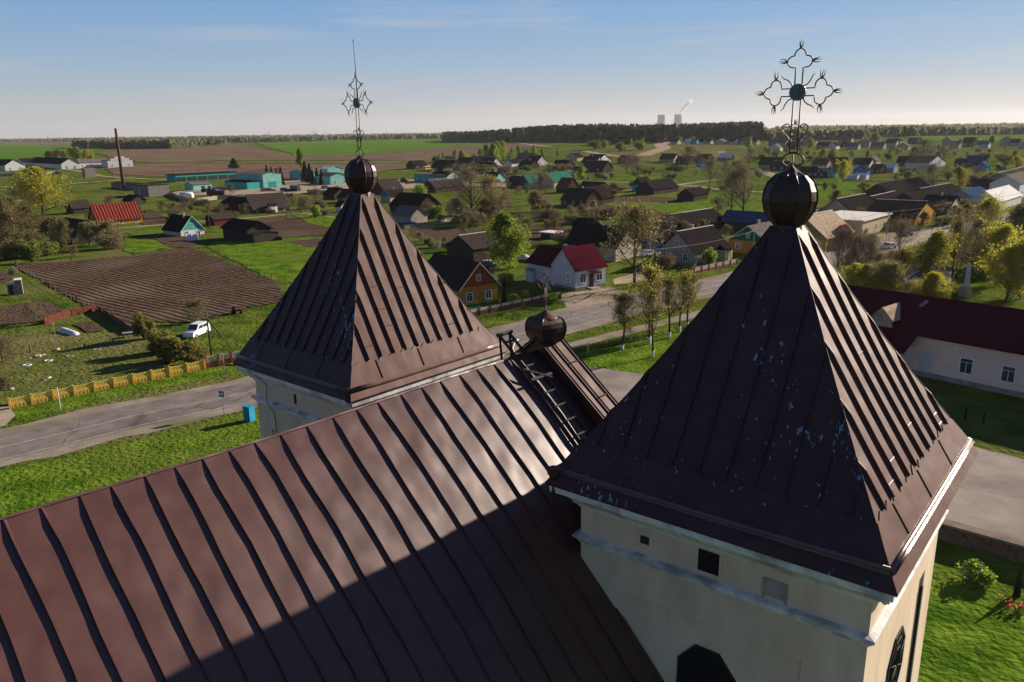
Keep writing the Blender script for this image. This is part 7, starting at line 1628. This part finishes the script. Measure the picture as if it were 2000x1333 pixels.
# bicycle leaning on the churchyard wall
def bike(x0, y0, x1, y1):
    A, B = G(x0, y0), G(x1, y1); d = vr(B-A).normalized(); root = thing('bicycle', 'old bicycle leaning against the churchyard wall', 'bicycle', (A+B)/2, math.atan2(d.y, d.x)); M['steel'] = mat('bike_steel', (.30, .28, .27), rough=.4, metal=.4)
    for sx in (-.53, .53):
        mb = MB(); mb.tube([(sx+.34*math.cos(2*PI*j/24), 0, .34+.34*math.sin(2*PI*j/24)) for j in range(25)], .03, 6, cap=False); wh = mb.build('wheel', 'steel', root)
        mb = MB()
        for j in range(8): a = PI*j/8; mb.tube([(sx+.34*math.cos(a), 0, .34+.34*math.sin(a)), (sx-.34*math.cos(a), 0, .34-.34*math.sin(a))], .006, 3)
        mb.build('spokes', 'steel', wh)
    mb = MB()
    for q in ([(-.53, 0, .34), (-.12, 0, .30), (.38, 0, .78), (-.20, 0, .82), (-.12, 0, .30)], [(-.20, 0, .82), (-.53, 0, .34)], [(.34, 0, .95), (.40, 0, .74), (.53, 0, .34)], [(-.22, 0, .98), (-.19, 0, .80)]): mb.tube(q, .022, 6)
    mb.build('frame', 'steel', root); mb = MB(); mb.tube([(.22, -.28, 1.0), (.34, 0, .97), (.22, .28, 1.0)], .018, 6); mb.build('handlebar', 'steel', root); mb = MB(); mb.prism([(-.36, -.09, .98), (-.10, -.03, .98), (-.10, .03, .98), (-.36, .09, .98)], (0, 0, .06)); mb.build('saddle', 'tyre', root)
bike(1882, 1128, 1922, 1150)
# tulips and primroses
M['tulip'] = mat('tulip_red', (.55, .01, .02), rough=.5); M['prim'] = mat('primrose', (.7, .45, .03), rough=.5); M['stem'] = mat('flower_stem', (.05, .14, .03), rough=.8)
rnd = random.Random(12)
def flower(label, x, y, m, n, spread, group, cat):
    for i in range(n):
        g = G(x, y)+Vector((rnd.gauss(0, spread), rnd.gauss(0, spread), 0)); root = thing('tulip' if m == 'tulip' else 'garden_flower', label, cat, g, rnd.uniform(0, 6), group)
        mb = MB(); mb.tube([(0, 0, -.02), (.01, 0, .36)], .012, 4); mb.prism([(0, -.03, 0), (.16, -.01, .22), (.16, .01, .22), (0, .03, 0)], (0, 0, .01)); mb.build('stalk', 'stem', root)
        mb = MB(); mb.lathe([(.015, .34), (.055, .38), (.065, .43), (.045, .49), (.02, .50)], 7); mb.build('blossom', m, root)
ORD2 = ORD
flower('red tulip in the bed at the right edge below the stone wall', 1988, 1196, 'tulip', 22, .34, 'red tulips at the right edge', 'tulip')
flower('yellow garden flower beside the tulip bed', 1955, 1178, 'prim', 4, .1, 'yellow garden flowers', 'flower')
flower('yellow or pale flower in the bed before the maroon roofed house', 1160, 577, 'prim', 14, .9, 'flowers before the maroon roofed house', 'flower')
